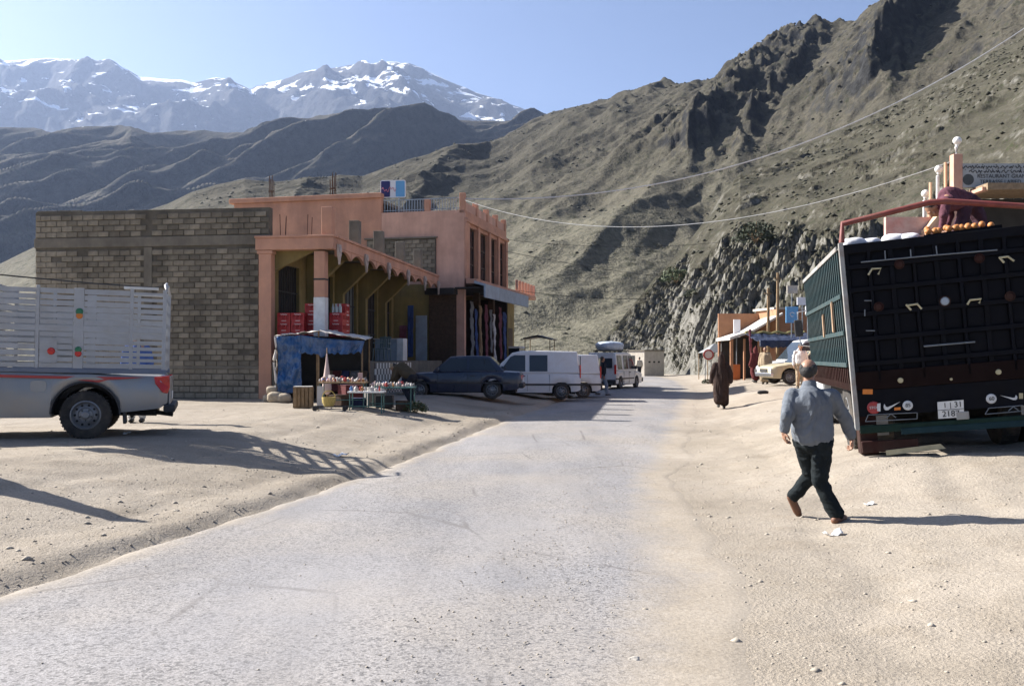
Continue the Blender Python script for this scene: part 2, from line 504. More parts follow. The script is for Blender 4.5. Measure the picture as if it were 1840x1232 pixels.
# ------------------------------------------------------------------ hills and mountains
def mat_hill(name, soil1, soil2, rock, scrub, s, rock_hi=0.78, rock_lo=0.6, snow=None, strata=None, rockamt=1.0, bdist=1.0, pale=None):
    """s: size of the larger patches in metres"""
    n = NT(name); co = n.coord()
    geo = n.node('ShaderNodeNewGeometry'); sep = n.node('ShaderNodeSeparateXYZ'); n.ln(geo.outputs['Normal'], sep.inputs[0])
    big = n.noise(co, 1.0 / s, 2, 0.6); mid = n.noise(co, 5.0 / s, 4, 0.65); fine = n.noise(co, 28.0 / s, 3, 0.7)
    c = n.mix(soil1, soil2, n.ramp(big, [(0.35, 0), (0.65, 1)]))
    c = n.mix(c, n.ramp(fine, [(0.28, 0.6), (0.72, 1.3)]), 1.0, 'MULTIPLY')
    if pale:      # paler dry grass low on the slope
        sz_ = n.node('ShaderNodeSeparateXYZ'); n.ln(co, sz_.inputs[0])
        mr = n.node('ShaderNodeMapRange'); mr.inputs[1].default_value = pale[1]; mr.inputs[2].default_value = pale[2]; mr.inputs[3].default_value = 1; mr.inputs[4].default_value = 0
        n.ln(n.math('ADD', sz_.outputs[2], n.math('MULTIPLY', n.math('SUBTRACT', big, 0.5), pale[2] * 0.9)), mr.inputs[0])
        c = n.mix(c, n.mix(pale[0], n.ramp(fine, [(0.28, 0.6), (0.72, 1.3)]), 1.0, 'MULTIPLY'), mr.outputs[0])
    # scrub in dabs
    d = n.ramp(n.noise(co, 14.0 / s, 2, 0.5), [(0.54, 0), (0.60, 1)])
    c = n.mix(c, scrub, n.math('MULTIPLY', d, n.ramp(mid, [(0.42, 0.1), (0.6, 0.9)])))
    # bare rock on the steep faces
    sl = n.math('ADD', sep.outputs[2], n.math('MULTIPLY', n.math('SUBTRACT', mid, 0.5), 0.5))
    rmask = n.math('MULTIPLY', n.ramp(sl, [(rock_lo, 1), (rock_hi, 0)]), rockamt)
    rc = n.mix(tuple(x * 0.6 for x in rock), tuple(min(1, x * 1.45) for x in rock), n.ramp(n.noise(co, 9.0 / s, 3, 0.7), [(0.35, 0), (0.65, 1)]))
    if strata:
        w = n.node('ShaderNodeTexWave'); w.inputs['Scale'].default_value = strata[0]; w.inputs['Distortion'].default_value = 6
        w.inputs['Detail'].default_value = 5; w.inputs['Detail Scale'].default_value = 1.6
        n.ln(n.mapping(co, (1, 1, 1), strata[1]), w.inputs['Vector'])
        rc = n.mix(rc, n.ramp(w.outputs['Fac'], [(0.25, 0.55), (0.6, 1.15)]), 0.8, 'MULTIPLY')
    c = n.mix(c, rc, rmask)
    if snow:
        z0, z1 = snow
        sp = n.node('ShaderNodeSeparateXYZ'); n.ln(co, sp.inputs[0])
        hmap = n.node('ShaderNodeMapRange'); hmap.inputs[1].default_value = z0; hmap.inputs[2].default_value = z1
        hmap.inputs[3].default_value = -0.16; hmap.inputs[4].default_value = 0.05
        n.ln(sp.outputs[2], hmap.inputs[0])
        pn = n.noise(n.mapping(co, (1, 1, 1.7)), 2.1 / s, 4, 0.62, 0.6)
        k = n.math('ADD', hmap.outputs[0], n.math('ADD', pn, n.math('MULTIPLY', n.math('SUBTRACT', sep.outputs[2], 0.75), 0.35)))
        sm = n.ramp(k, [(0.585, 0), (0.61, 1)])
        c = n.mix(c, (0.85, 0.87, 0.9), sm)
    n.color(c); n.rough(0.95); n.bsdf.inputs['Specular IOR Level'].default_value = 0.08
    n.bump(n.math('ADD', mid, n.math('MULTIPLY', fine, 0.6)), 0.7, bdist)
    return n.m

def hill(name, crest, base, mat, nx, ns, fn, prof=1.0, zb=-2.0, x0=-350, x1=2250, back=0.35):
    """crest: (px, py, d); base: (px, d). Real terrain sheet from the foot up to the crest and down behind it.
    fn(Xw, Yw, S, PX, hgt) -> height offset in metres"""
    px = np.linspace(x0, x1, nx)
    c = np.array(crest, float); b = np.array(base, float)
    cy = np.interp(px, c[:, 0], c[:, 1]); cd = np.interp(px, c[:, 0], c[:, 2]); bd = np.interp(px, b[:, 0], b[:, 1])
    k = np.ones(7) / 7
    sm = lambda a: np.convolve(np.pad(a, 3, 'edge'), k, 'valid')
    cd = sm(sm(cd)); bd = sm(sm(bd))
    zc = CAMZ - (cy - HZ) / F * cd
    s = np.concatenate([np.linspace(0, 1, ns), np.linspace(1, 1 + back, ns // 6)[1:]])
    S, PX = np.meshgrid(s, px, indexing='ij')
    CD = cd[None, :]; BD = bd[None, :]; ZC = zc[None, :]
    D = BD + (CD - BD) * S
    f = np.where(S <= 1, np.clip(S, 0, 1) ** prof, 1 - (S - 1) * 1.3)
    Zh = zb + (ZC - zb) * f
    Xw = (PX - 920) / F * D
    hgt = np.maximum(ZC - zb, 1)
    off = fn(Xw, D, S, PX, hgt)
    wgt = sstep(0, 0.12, S) * (1 - 0.88 * sstep(0.86, 1.0, S))
    Zh = Zh + off * wgt
    V = np.stack([Xw, D, Zh], -1)
    o = link_mesh(name, grid_mesh(name, V, len(s), nx, mat))
    return o, V

# snowy range
m_snow = mat_hill('snow_mountain', (0.04, 0.04, 0.041), (0.06, 0.058, 0.056), (0.03, 0.03, 0.032), (0.05, 0.053, 0.042), 520,
                  rock_hi=0.85, rock_lo=0.55, snow=(700, 2050), bdist=25)
def fn_a(Xw, D, S, PX, h):
    c = Xw + 0.35 * (D - 4000)
    return h * (0.13 * (ridged(c / 900, D / 1700, 6, 0.42) - 0.45) + 0.018 * fbm(Xw / 160, D / 160, 4) + 0.03 * ridged(Xw / 420, D / 420, 4, 0.45))
crestA = [(-350, 135, 7000), (-200, 122, 7000), (0, 112, 7000), (60, 107, 7000), (130, 109, 7000), (190, 114, 7000), (225, 124, 7000), (252, 140, 7000),
          (300, 142, 7000), (350, 146, 7000), (388, 136, 7000), (412, 141, 7000), (450, 164, 7000), (480, 150, 7200), (520, 140, 7200), (560, 130, 7200),
          (600, 127, 7200), (640, 120, 7200), (680, 114, 7200), (735, 111, 7200), (760, 119, 7200), (800, 140, 7200), (850, 164, 7200), (900, 184, 7200),
          (965, 205, 7200), (1000, 216, 7200), (1100, 260, 7200), (1250, 330, 7200)]
oA, _ = hill('snowy_mountains', crestA, [(-350, 3600), (1250, 3900)], m_snow, 520, 230, fn_a, prof=0.95, zb=0, x0=-350, x1=1250)
tag(oA, kind='structure')

# dark ridge in the middle distance
m_ridge = mat_hill('dark_ridge', (0.052, 0.048, 0.04), (0.085, 0.076, 0.06), (0.03, 0.031, 0.031), (0.045, 0.05, 0.035), 150,
                   rock_hi=0.72, rock_lo=0.5, snow=(760, 1000), bdist=8)
def fn_b(Xw, D, S, PX, h):
    c = (Xw - 0.75 * (D - 900)) / 260
    q = pnoise(Xw / 500, D / 500) * 0.5
    r = 1 - np.abs(((c + q) % 1.0) - 0.42) * 2          # long spurs running down to the left
    r2 = ridged(c * 1.1 + 5, D / 900, 5, 0.4)
    return h * (0.15 * (r - 0.72) * (0.5 + 0.5 * pnoise(c * 0.6, D / 700)) + 0.24 * (r2 - 0.55) + 0.014 * fbm(Xw / 90, D / 90, 3) + 0.04 * (ridged((Xw - .75 * D) / 120, D / 260, 3, 0.4) - .6))
crestB = [(-350, 245, 2300), (-150, 226, 2300), (0, 229, 2300), (60, 232, 2300), (120, 233, 2250), (190, 230, 2250), (235, 225, 2200), (270, 236, 2200), (330, 236, 2300),
          (400, 234, 2300), (450, 229, 2300), (500, 221, 2250), (560, 214, 2200), (600, 205, 2150), (640, 196, 2100), (690, 195, 2100), (735, 201, 2100),
          (775, 199, 2150), (800, 208, 2200), (850, 213, 2250), (905, 214, 2300), (960, 211, 2300), (1050, 226, 2300), (1150, 270, 2300)]
oB, _ = hill('dark_ridge', crestB, [(-350, 850), (1150, 1150)], m_ridge, 760, 300, fn_b, prof=0.9, zb=-5, x0=-350, x1=1150)
tag(oB, kind='structure')

# big dry hillside: low foothills on the left swinging up into the right-hand mountain
m_side = mat_hill('dry_hillside', (0.056, 0.051, 0.038), (0.082, 0.074, 0.056), (0.025, 0.025, 0.025), (0.036, 0.037, 0.024), 42,
                  rock_hi=0.70, rock_lo=0.46, bdist=2.0, pale=((0.142, 0.132, 0.098), 12, 100))
def spur(PX, S, line, wl, wr, amp):
    """ridge along a line of (s, px): gentle towards the left, cut off steeply on the right"""
    l = np.array(line, float)
    c = np.interp(S, l[:, 0], l[:, 1])
    t = PX - c + 14 * pnoise(PX / 40, S * 22) + 6 * pnoise(PX / 14, S * 60)
    up = np.where(t < 0, np.exp(t / wl), np.clip(1 - t / wr, 0, 1) ** 1.3)
    return amp * up * sstep(l[0, 0] - 0.08, l[0, 0] + 0.05, S) * (1 - sstep(l[-1, 0] - 0.03, l[-1, 0] + 0.06, S))
def fn_c(Xw, D, S, PX, h):
    c = (Xw - 0.55 * D) / 120
    o = h * (0.07 * (ridged(c, D / 420, 5, 0.4) - 0.45) + 0.012 * fbm(Xw / 25, D / 40, 5) + 0.012 * (ridged(Xw / 60 + 4, D / 75, 4, 0.45) - .45))
    right = sstep(1180, 1330, PX)
    o += right * h * 0.02 * (ridged(Xw / 28, D / 34, 5) - 0.45)
    sp = spur(PX, S, [(0.42, 1235), (0.60, 1320), (0.80, 1400), (0.97, 1500)], 110, 70, 30) 
    sp += spur(PX, S, [(0.46, 1330), (0.62, 1390), (0.78, 1460)], 40, 36, 17)
    sp += spur(PX, S, [(0.52, 1560), (0.75, 1660), (0.98, 1745)], 90, 60, 34)
    rk = np.clip(sp / 16, 0, 1.2)
    sp = sp * 0.8 + rk * (6.5 * (ridged((Xw - .5 * D) / 22, D / 26, 5, 0.55) - 0.5) + 3.5 * fbm(Xw / 6, D / 6, 4))
    o += sp
    o += spur(PX, S, [(0.68, 1090), (0.86, 1170), (0.99, 1232)], 120, 50, 12)
    o += spur(PX, S, [(0.5, 720), (0.8, 800), (0.98, 850)], 100, 60, 7)
    o += spur(PX, S, [(0.6, 520), (0.97, 560)], 60, 40, 4)
    return o
crestC = [(-350, 560, 520), (-100, 500, 540), (0, 474, 560), (60, 445, 560), (200, 398, 560), (300, 366, 560), (345, 344, 560), (390, 331, 570), (440, 322, 580), (490, 327, 590), (530, 325, 600),
          (580, 319, 620), (610, 314, 640), (650, 317, 660), (690, 302, 690), (730, 287, 720), (790, 273, 760), (840, 264, 800), (880, 257, 840), (920, 241, 880), (955, 216, 920),
          (990, 202, 920), (1030, 193, 900), (1090, 183, 860), (1125, 166, 840), (1170, 155, 820), (1225, 152, 780), (1262, 149, 760), (1290, 138, 740), (1330, 122, 720), (1370, 112, 700),
          (1420, 92, 680), (1445, 90, 660), (1470, 76, 650), (1530, 46, 620), (1565, 22, 610), (1600, 0, 600), (1700, -60, 580), (1840, -150, 560), (2050, -260, 540), (2300, -360, 520)]
baseC = [(-350, 200), (400, 190), (900, 170), (1100, 165), (1300, 170), (1600, 160), (2300, 120)]
oC, VC = hill('dry_hillside', crestC, baseC, m_side, 900, 330, fn_c, prof=1.08, zb=-3, x0=-350, x1=2300)
tag(oC, kind='structure')

# near slope on the right with tilted rock strata above the road
m_rock = mat_hill('rocky_slope', (0.055, 0.051, 0.037), (0.082, 0.075, 0.056), (0.14, 0.134, 0.118), (0.042, 0.046, 0.026), 9,
                  rock_hi=0.80, rock_lo=0.55, bdist=0.5)
def fn_d(Xw, D, S, PX, h):
    # beds dip steeply: long blades of rock running up to the right
    thr = np.interp(PX, [1060, 1180, 1260, 1350, 1500, 1840, 2300], [1.3, 1.2, 0.62, 0.33, 0.19, 0.13, 0.12]) * (1 + 0.35 * pnoise(PX / 70, S * 4))
    k = 1 - sstep(thr * 0.8, thr * 1.2, S)
    u = (Xw - D * 0.50) / 3.0 + 0.6 * pnoise(Xw / 9, D / 9)
    blades = ridged(u, D / 16 + 3, 5, 0.55) - 0.45
    fr = fbm(Xw / 2.2, D / 2.2, 5, 0.6)
    up = sstep(1500, 1900, PX) * sstep(0.25, 0.5, S)
    o = k * (np.minimum(h, 26) * 0.10 * blades + 0.8 * fr + 0.5 * (ridged(Xw / 1.1, D / 1.3, 3) - .4)) + (1 - k) * (1.6 * (ridged((Xw - 0.4 * D) / 26, D / 60, 5) - 0.45) + 0.55 * fbm(Xw / 6, D / 9, 5))
    o += (1 - k) * 2.2 * np.clip(ridged(Xw / 18 + 2, D / 11, 4) - 0.62, 0, 1) * sstep(0, 0.3, fbm(Xw / 40, D / 40, 2) + 0.1) * 1.6
    return o
crestD = [(1060, 640, 104), (1085, 612, 107), (1110, 580, 110), (1140, 545, 115), (1180, 496, 124), (1215, 458, 133), (1245, 425, 142), (1275, 385, 160), (1300, 345, 180), (1330, 310, 205),
          (1380, 287, 235), (1450, 257, 262), (1520, 228, 285), (1600, 192, 305), (1680, 148, 320), (1760, 105, 330), (1840, 62, 340), (2000, -30, 350), (2300, -180, 360)]
baseD = [(1060, 100), (1110, 97), (1200, 93), (1240, 82), (1300, 68), (1400, 60), (1500, 54), (1650, 48), (1840, 42), (2300, 26)]
oD, VD = hill('rocky_slope', crestD, baseD, m_rock, 800, 420, fn_d, prof=0.92, zb=-0.6, x0=1060, x1=2300)
tag(oD, kind='structure')
# ------------------------------------------------------------------ arcade building with the bare block wall
PINK = M('pink_plaster', (0.57, 0.30, 0.195), 0.9, 0.12, 1.2, 0.25, 30, dirt=(0.36, 0.20, 0.15), dirt_amt=0.45, dirt_scale=1.1, stain=0.2)
PINKL = M('pale_pink_plaster', (0.63, 0.375, 0.275), 0.9, 0.12, 1.3, 0.2, 30, dirt=(0.45, 0.27, 0.2), dirt_amt=0.4, dirt_scale=0.9, stain=0.22)
OCHRE = M('ochre_plaster', (0.25, 0.19, 0.068), 0.9, 0.15, 1.5, 0.2, 25, dirt=(0.2, 0.15, 0.075), dirt_amt=0.5, dirt_scale=1.6, stain=0.35)
CONC = M('raw_concrete', (0.195, 0.172, 0.133), 0.95, 0.2, 2.5, 0.5, 22, dirt=(0.12, 0.11, 0.095), dirt_amt=0.5, stain=0.3)
MORTAR = M('mortar', (0.125, 0.11, 0.085), 0.97, 0.25, 3, 0.6, 30, stain=0.4)
BLOCK = M('concrete_block', (0.245, 0.212, 0.158), 0.97, 0.22, 5, 0.6, 40, rnd=0.42, stain=0.4)
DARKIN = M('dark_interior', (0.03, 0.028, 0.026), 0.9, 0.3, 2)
IRON = M('black_iron', (0.02, 0.02, 0.022), 0.6, 0.3, 10)
WHITEP = M('white_paint', (0.68, 0.68, 0.66), 0.7, 0.1, 4, dirt=(0.42, 0.38, 0.33), dirt_amt=0.4)
BLUEGREY = M('grey_blue_paint', (0.30, 0.36, 0.42), 0.7, 0.12, 2, dirt=(0.22, 0.22, 0.22), dirt_amt=0.4)
TILEW = M('white_tile', (0.62, 0.63, 0.62), 0.35, 0.06, 5)
TILEB = M('dark_tile', (0.03, 0.035, 0.05), 0.35, 0.2, 5)
REBAR = M('rusty_rebar', (0.11, 0.06, 0.04), 0.85, 0.3, 20)
BROWNW = M('brown_wood', (0.075, 0.045, 0.027), 0.8, 0.35, 9, 0.3, 40)
STEELDOOR = M('green_grey_steel', (0.10, 0.125, 0.13), 0.55, 0.2, 3, dirt=(0.12, 0.08, 0.06), dirt_amt=0.4)
GLASSD = M('dark_window_glass', (0.015, 0.02, 0.025), 0.12, 0.2, 1.5)

B1 = thing('arcade_building', 'unfinished building with bare block side wall and ochre arcade under scalloped pink roof edge', 'building', (-7.2, 28, 0), R(-8.05))
gz = 0.30

def brick_variants(L, Hh, D, n, mat, seed=3):
    r = random.Random(seed); out = []
    for i in range(n):
        mb = MB(); b = 0.014
        j = lambda k=0.007: r.uniform(-k, k)
        x, z = L / 2, Hh / 2
        back = [(-x, 0, -z), (x, 0, -z), (x, 0, z), (-x, 0, z)]
        fr = [(-x + b + j(), -D + j(), -z + b + j()), (x - b + j(), -D + j(), -z + b + j()), (x - b + j(), -D + j(), z - b + j()), (-x + b + j(), -D + j(), z - b + j())]
        mid = [(-x + j(), -D + 0.012, -z + j(.004)), (x + j(), -D + 0.012, -z + j(.004)), (x + j(), -D + 0.012, z + j(.004)), (-x + j(), -D + 0.012, z + j(.004))]
        vs = back + mid + fr
        fs = []
        for a, c in ((0, 4), (4, 8)):
            for k in range(4):
                k2 = (k + 1) % 4; fs.append((a + k, a + k2, c + k2, c + k))
        fs.append((8, 9, 10, 11))
        mb.add(vs, fs)
        out.append(mb.mesh('brick', mat))
    return out

# --- bare block wall facing the camera (local y = 0)
wall = MB()
wall.bb((-7.5, 0.0, gz), (-0.29, 0.25, 5.0))
wall.bb((-7.5, 0.0, 5.0), (0.02, 0.25, 6.12))
wall_o = wall.build('block_wall', MORTAR, B1)
bv = brick_variants(0.328, 0.152, 0.035, 6, BLOCK)
cells = []
def courses(z0, n, p0, p1, h=0.167):
    for i in range(n):
        z = z0 + i * h
        off = 0.0 if i % 2 == 0 else 0.172
        p = p0 - off
        while p < p1:
            a = max(p, p0); b = min(p + 0.332, p1)
            if b - a > 0.1: cells.append(((a + b) / 2, z + h / 2, (b - a) / 0.332))
            p += 0.345
courses(1.42, 21, -7.48, -0.31)
courses(5.33, 4, -7.48, 0.0, 0.172)
courses(0.45, 5, -7.48, -0.31, 0.185)
rr = random.Random(5)
def cell_rank(c):
    px = 920 + F * (-7.2 + .99 * c[0]) / (28 - .14 * c[0]); py = HZ - F * (c[1] - CAMZ) / (28 - .14 * c[0])
    hid = 0 if (px > 300 or py < 500) else 2
    low = 0.5 if c[1] < 1.4 else 0
    return hid + low + abs(px - 400) * 0.001 + rr.random() * 0.01
cells.sort(key=cell_rank)
rest = MB()
def near_col(x): return abs(x + 3.8) < 0.2
for i, (x, z, w) in enumerate(cells):
    if near_col(x) or (c := None): continue
    if rr.random() < 0.012: continue
    dy = rr.uniform(-0.004, 0.012) + (0.016 if z < 1.4 else 0)
    if i < 300:
        o = link_mesh('brick', bv[i % 6], wall_o, (x, 0.0 + dy, z), (rr.uniform(-.02, .02), rr.uniform(-.012, .012), 0))
        o.scale = (w, 1, rr.uniform(0.94, 1.02))
    else:
        rest.M = Matrix.Translation((x, dy, z)) @ Euler((0, rr.uniform(-.012, .012), 0)).to_matrix().to_4x4() @ Matrix.Diagonal((w, 1, 1, 1))
        me = bv[i % 6]
        rest.add([v.co.copy() for v in me.vertices], [tuple(p.vertices) for p in me.polygons])
rest.M = None
ro = rest.build('brick', BLOCK, wall_o); tag(ro, kind='stuff')
cm = MB(); cm.bb((-3.93, -0.045, gz), (-3.67, 0.0, 5.0)); cm.build('concrete_post', CONC, B1, bevel=0.01)
cm = MB(); cm.bb((-7.52, -0.05, 5.02), (0.04, 0.0, 5.31)); cm.build('ring_beam', CONC, B1, bevel=0.012)
cm = MB(); cm.bb((-7.52, -0.03, 1.33), (-0.3, 0.0, 1.43)); cm.build('plinth_beam', CONC, B1, bevel=0.012)
cm = MB()
for i in range(13):
    cm.bb((-7.48 + i * .37, 0.03, 6.12), (-7.48 + i * .37 + .34, 0.2, 6.12 + (.05 if i < 4 else .012)))
cm.build('coping_blocks', CONC, B1, bevel=0.01)
# body of the building behind the wall
cm = MB(); cm.bb((-7.5, 0.25, gz), (-7.3, 14.0, 5.05)); cm.build('side_wall', CONC, B1)
cm = MB(); cm.bb((-7.5, 0.26, 5.06), (1.92, 14.0, 5.22)); cm.build('roof_slab', CONC, B1)
# arcade back wall (local x = 0), with tall door openings
doors = [(0.75, 2.5), (3.7, 5.8), (6.55, 8.6), (9.35, 11.4), (12.1, 13.65)]
cm = MB(); zf = 1.55; zt = 4.55
prev = 0.26
for (a, b) in doors:
    cm.bb((-0.25, prev, zf), (0, a, zt)); prev = b
cm.bb((-0.25, prev, zf), (0, 13.98, zt)); cm.bb((-0.25, 0.26, zt), (0, 13.98, 5.05))
cm.build('arcade_wall', OCHRE, B1)
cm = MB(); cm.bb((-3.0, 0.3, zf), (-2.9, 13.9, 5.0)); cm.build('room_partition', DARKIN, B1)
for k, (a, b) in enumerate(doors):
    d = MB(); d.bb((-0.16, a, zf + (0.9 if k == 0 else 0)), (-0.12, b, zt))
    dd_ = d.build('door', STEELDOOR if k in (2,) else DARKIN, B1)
    br = MB()
    if k == 0:
        d2 = MB(); d2.bb((-0.2, a, zf), (-0.1, b, zf + .9)); d2.build('door_panel', OCHRE, B1)
    nb = 9 if k < 2 else 5
    for i in range(nb):
        y = a + (b - a) * (i + 0.5) / nb
        br.bb((-0.10, y - 0.012, zf + (0.9 if k == 0 else 0)), (-0.075, y + 0.012, zt))
    for zz in ((2.9, 3.7) if k < 2 else (2.6, 3.6)):
        br.bb((-0.102, a, zz), (-0.073, b, zz + 0.04))
    br.build('bars', IRON, dd_)
# pilasters and haunched brackets carrying the canopy
for q in (3.25, 6.15, 8.95, 11.75):
    b = MB(); b.prism([(0, 1.55), (0.3, 1.55), (0.3, 3.95), (1.25, 4.85), (1.86, 4.85), (1.86, 5.05), (0, 5.05)], 'y', q - 0.14, q + 0.14)
    b.build('bracket', OCHRE, B1, bevel=0.015)
b = MB(); b.prism([(0, 4.2), (0.35, 4.4), (1.3, 4.85), (1.86, 4.85), (1.86, 5.05), (0, 5.05)], 'y', 0.29, 0.45); b.build('bracket', OCHRE, B1, bevel=0.015)
# pink corner column, front column, front beam
b = MB(); b.bb((-0.29, -0.06, gz), (0.10, 0.24, 4.74)); b.bb((-0.34, -0.08, 4.74), (0.14, 0.25, 4.84)); b.build('corner_column', PINK, B1, bevel=0.015)
b = MB(); b.bb((1.40, -0.03, 3.45), (1.73, 0.28, 4.80)); cpo = b.build('front_column', PINK, B1, bevel=0.012)
b = MB(); b.bb((1.39, -0.035, 1.56), (1.735, 0.285, 3.448)); b.build('painted_base', WHITEP, cpo, bevel=0.012)
b = MB(); b.bb((1.385, -0.04, 3.95), (1.74, 0.29, 4.0)); b.build('column_band', IRON, cpo)
b = MB(); b.bb((-0.38, -0.10, 4.85), (2.02, 0.25, 5.2)); b.bb((-0.4, -0.13, 5.2), (2.06, 0.25, 5.27)); b.build('front_beam', PINK, B1, bevel=0.015)
# fascia with hanging scallops along the road side
fas = MB(); fas.bb((1.9, 0.252, 4.92), (2.03, 14.0, 5.2)); fas.bb((1.88, 0.252, 5.2), (2.08, 14.0, 5.28))
fas.build('fascia', PINK, B1, bevel=0.012)
span = 2.75; half = span / 2
sc = None
for i in range(10):
    q0 = 0.28 + i * half; q1 = q0 + half
    pts = [(q0 + 0.01, 4.918)]
    n_ = 14
    for k in range(n_ + 1):
        t = k / n_
        z = 4.66 + 0.22 * math.sin(math.pi * t) ** 0.8
        pts.append((q0 + 0.01 + (half - 0.02) * t, z))
    pts.append((q1 - 0.01, 4.918))
    if q1 > 14.05: break
    s_ = MB(); s_.prism(pts, 'x', 1.92, 2.01); s_.build('scallop', PINK, B1)
for i in range(6):
    q = 0.3 + i * span
    if q > 13.9: q = 13.85
    p_ = MB()
    p_.prism([(q - 0.13, 5.02), (q + 0.13, 5.02), (q + 0.13, 4.72), (q + 0.05, 4.60), (q, 4.42), (q - 0.05, 4.60), (q - 0.13, 4.72)], 'x', 2.032, 2.10)
    p_.lathe([(0.0, 2.10), (0.09, 2.10), (0.09, 2.125), (0.05, 2.135), (0.0, 2.135)], 14, 'x', (0, q, 4.86))
    p_.build('pendant', M('grey_pink_stucco', (0.42, 0.35, 0.31), .85, .15, 6), B1, bevel=0.008)
# column stubs on the roof edge
for i, q in enumerate((0.15, 2.75, 5.5, 8.4, 11.2)):
    s_ = MB(); s_.bb((1.62, q - 0.16, 5.23), (1.94, q + 0.16, 6.1 - 0.03 * (i % 2)))
    s_.build('column_stub', PINK if i == 0 else CONC, B1, bevel=0.015)
rb = MB()
for (p, q) in ((0.25, 0.3), (0.4, 0.3), (0.33, 0.45), (1.0, 0.5), (1.15, 0.45)):
    rb.tube([(p, q, 5.2), (p + rr.uniform(-.03, .03), q, 5.75 + rr.uniform(0, .25))], 0.012, 5)
tag(rb.build('rebar', REBAR, B1), kind='stuff')
# raised terrace with checkered tile front
b = MB(); b.bb((0.0, -0.02, 0.2), (2.2, 13.95, 1.55)); ter = b.build('terrace', CONC, B1, bevel=0.02)
tm = []
for mt in (TILEW, TILEB):
    t_ = MB(); t_.box((0.012, 0, 0), (0.024, 0.182, 0.192)); tm.append(t_.mesh('tile', mt))
for i in range(26):
    for j in range(6):
        link_mesh('tile', tm[(i + j) % 2], ter, (2.2, 3.6 + i * 0.186, 0.42 + j * 0.196))

# ------------------------------------------------------------------ pink two-storey building behind
B2 = thing('pink_building', 'two-storey pink plastered building with tall windows and overhanging balcony', 'building', (-2.1, 41.9, 0), R(-13.5))
b = MB(); b.bb((-11.3, 0, gz), (-3.92, 0.25, 8.9)); b.bb((-11.5, -0.12, 8.9), (-3.9, 0.3, 9.12)); b.build('front_wall_high', PINK, B2, bevel=0.02)
b = MB(); b.bb((-3.92, 0.0, gz), (-0.002, 0.25, 8.22)); b.build('front_wall', PINKL, B2, bevel=0.02)
b = MB(); b.bb((-11.3, 0.25, 8.7), (-3.95, 7.7, 8.85)); b.bb((-3.95, .25, 7.9), (-0.25, 7.7, 8.05)); b.build('roof_slab', CONC, B2)
b = MB(); b.bb((-11.3, 0.26, gz), (-11.1, 7.6, 8.7)); b.build('side_wall', PINK, B2)
b = MB(); b.bb((-11.1, 7.4, gz), (-3.92, 7.6, 8.7)); b.build('back_wall', PINK, B2)
# bare block panel low on the front wall
bpm = MB(); bpm.bb((-4.6, -0.06, 5.3), (-1.32, 0.0, 7.0)); bpo = bpm.build('block_panel', MORTAR, B2)
bv2 = brick_variants(0.34, 0.165, 0.03, 4, BLOCK, 11)
for i in range(9):
    p = -4.58 - (0.17 if i % 2 else 0)
    k = 0
    while p < -1.4:
        a = max(p, -4.58); e = min(p + 0.345, -1.34)
        if e - a > 0.1:
            o = link_mesh('brick', bv2[(i * 3 + k) % 4], bpo, ((a + e) / 2, -0.06 + rr.uniform(-.004, .01), 5.42 + i * 0.18))
            o.scale = ((e - a) / 0.352, 1, 1)
        p += 0.36; k += 1
b = MB(); b.bb((-4.7, -0.16, 7.0), (-1.25, 0.0, 7.06)); b.build('panel_ledge', CONC, B2)
# road facade: columns, windows
wins = [(0.32, 2.0), (2.35, 4.0), (4.3, 5.75), (6.05, 7.4)]
b = MB()
prev = 0.26
for (a, c_) in wins: b.bb((-0.3, prev, 5.15), (0.0, a, 7.55)); prev = c_
b.bb((-0.3, prev, 5.15), (0, 7.75, 7.55))
b.bb((-0.3, 0.26, 7.55), (0.0, 7.75, 8.22)); b.bb((-0.3, 0.26, 4.9), (0.0, 7.75, 5.15))
b.bb((-3.9, 7.5, 4.9), (-0.3, 7.75, 8.0))
b.build('road_facade', PINK, B2, bevel=0.02)
b = MB()
for q in (0.26, 2.02, 4.02, 5.77, 7.42):
    b.bb((0.002, q - 0.02 if q > .3 else 0.0, 5.15), (0.09, q + 0.3, 7.7))
b.bb((0.002, 0, 7.7), (0.14, 7.78, 7.85)); b.build('pilasters', PINK, B2, bevel=0.012)
for (a, c_) in wins:
    fr = MB()
    for y0, y1 in ((a, a + .07), (c_ - .07, c_), ((a + c_) / 2 - .03, (a + c_) / 2 + .03)): fr.bb((-0.2, y0, 5.15), (-0.13, y1, 7.55))
    for z0 in (5.15, 5.9, 6.7, 7.48): fr.bb((-0.2, a + .07, z0), (-0.135, c_ - .07, z0 + .07))
    wo_ = fr.build('window', BROWNW, B2)
    g_ = MB(); g_.bb((-0.19, a + .02, 5.17), (-0.17, c_ - .02, 7.53)); g_.build('pane', GLASSD, wo_)
b = MB(); b.bb((-3.8, .3, 4.92), (-.32, 7.4, 5.05)); b.bb((-3.9, 2.5, 5.1), (-3.8, 7.4, 7.9)); b.build('upper_room', DARKIN, B2)
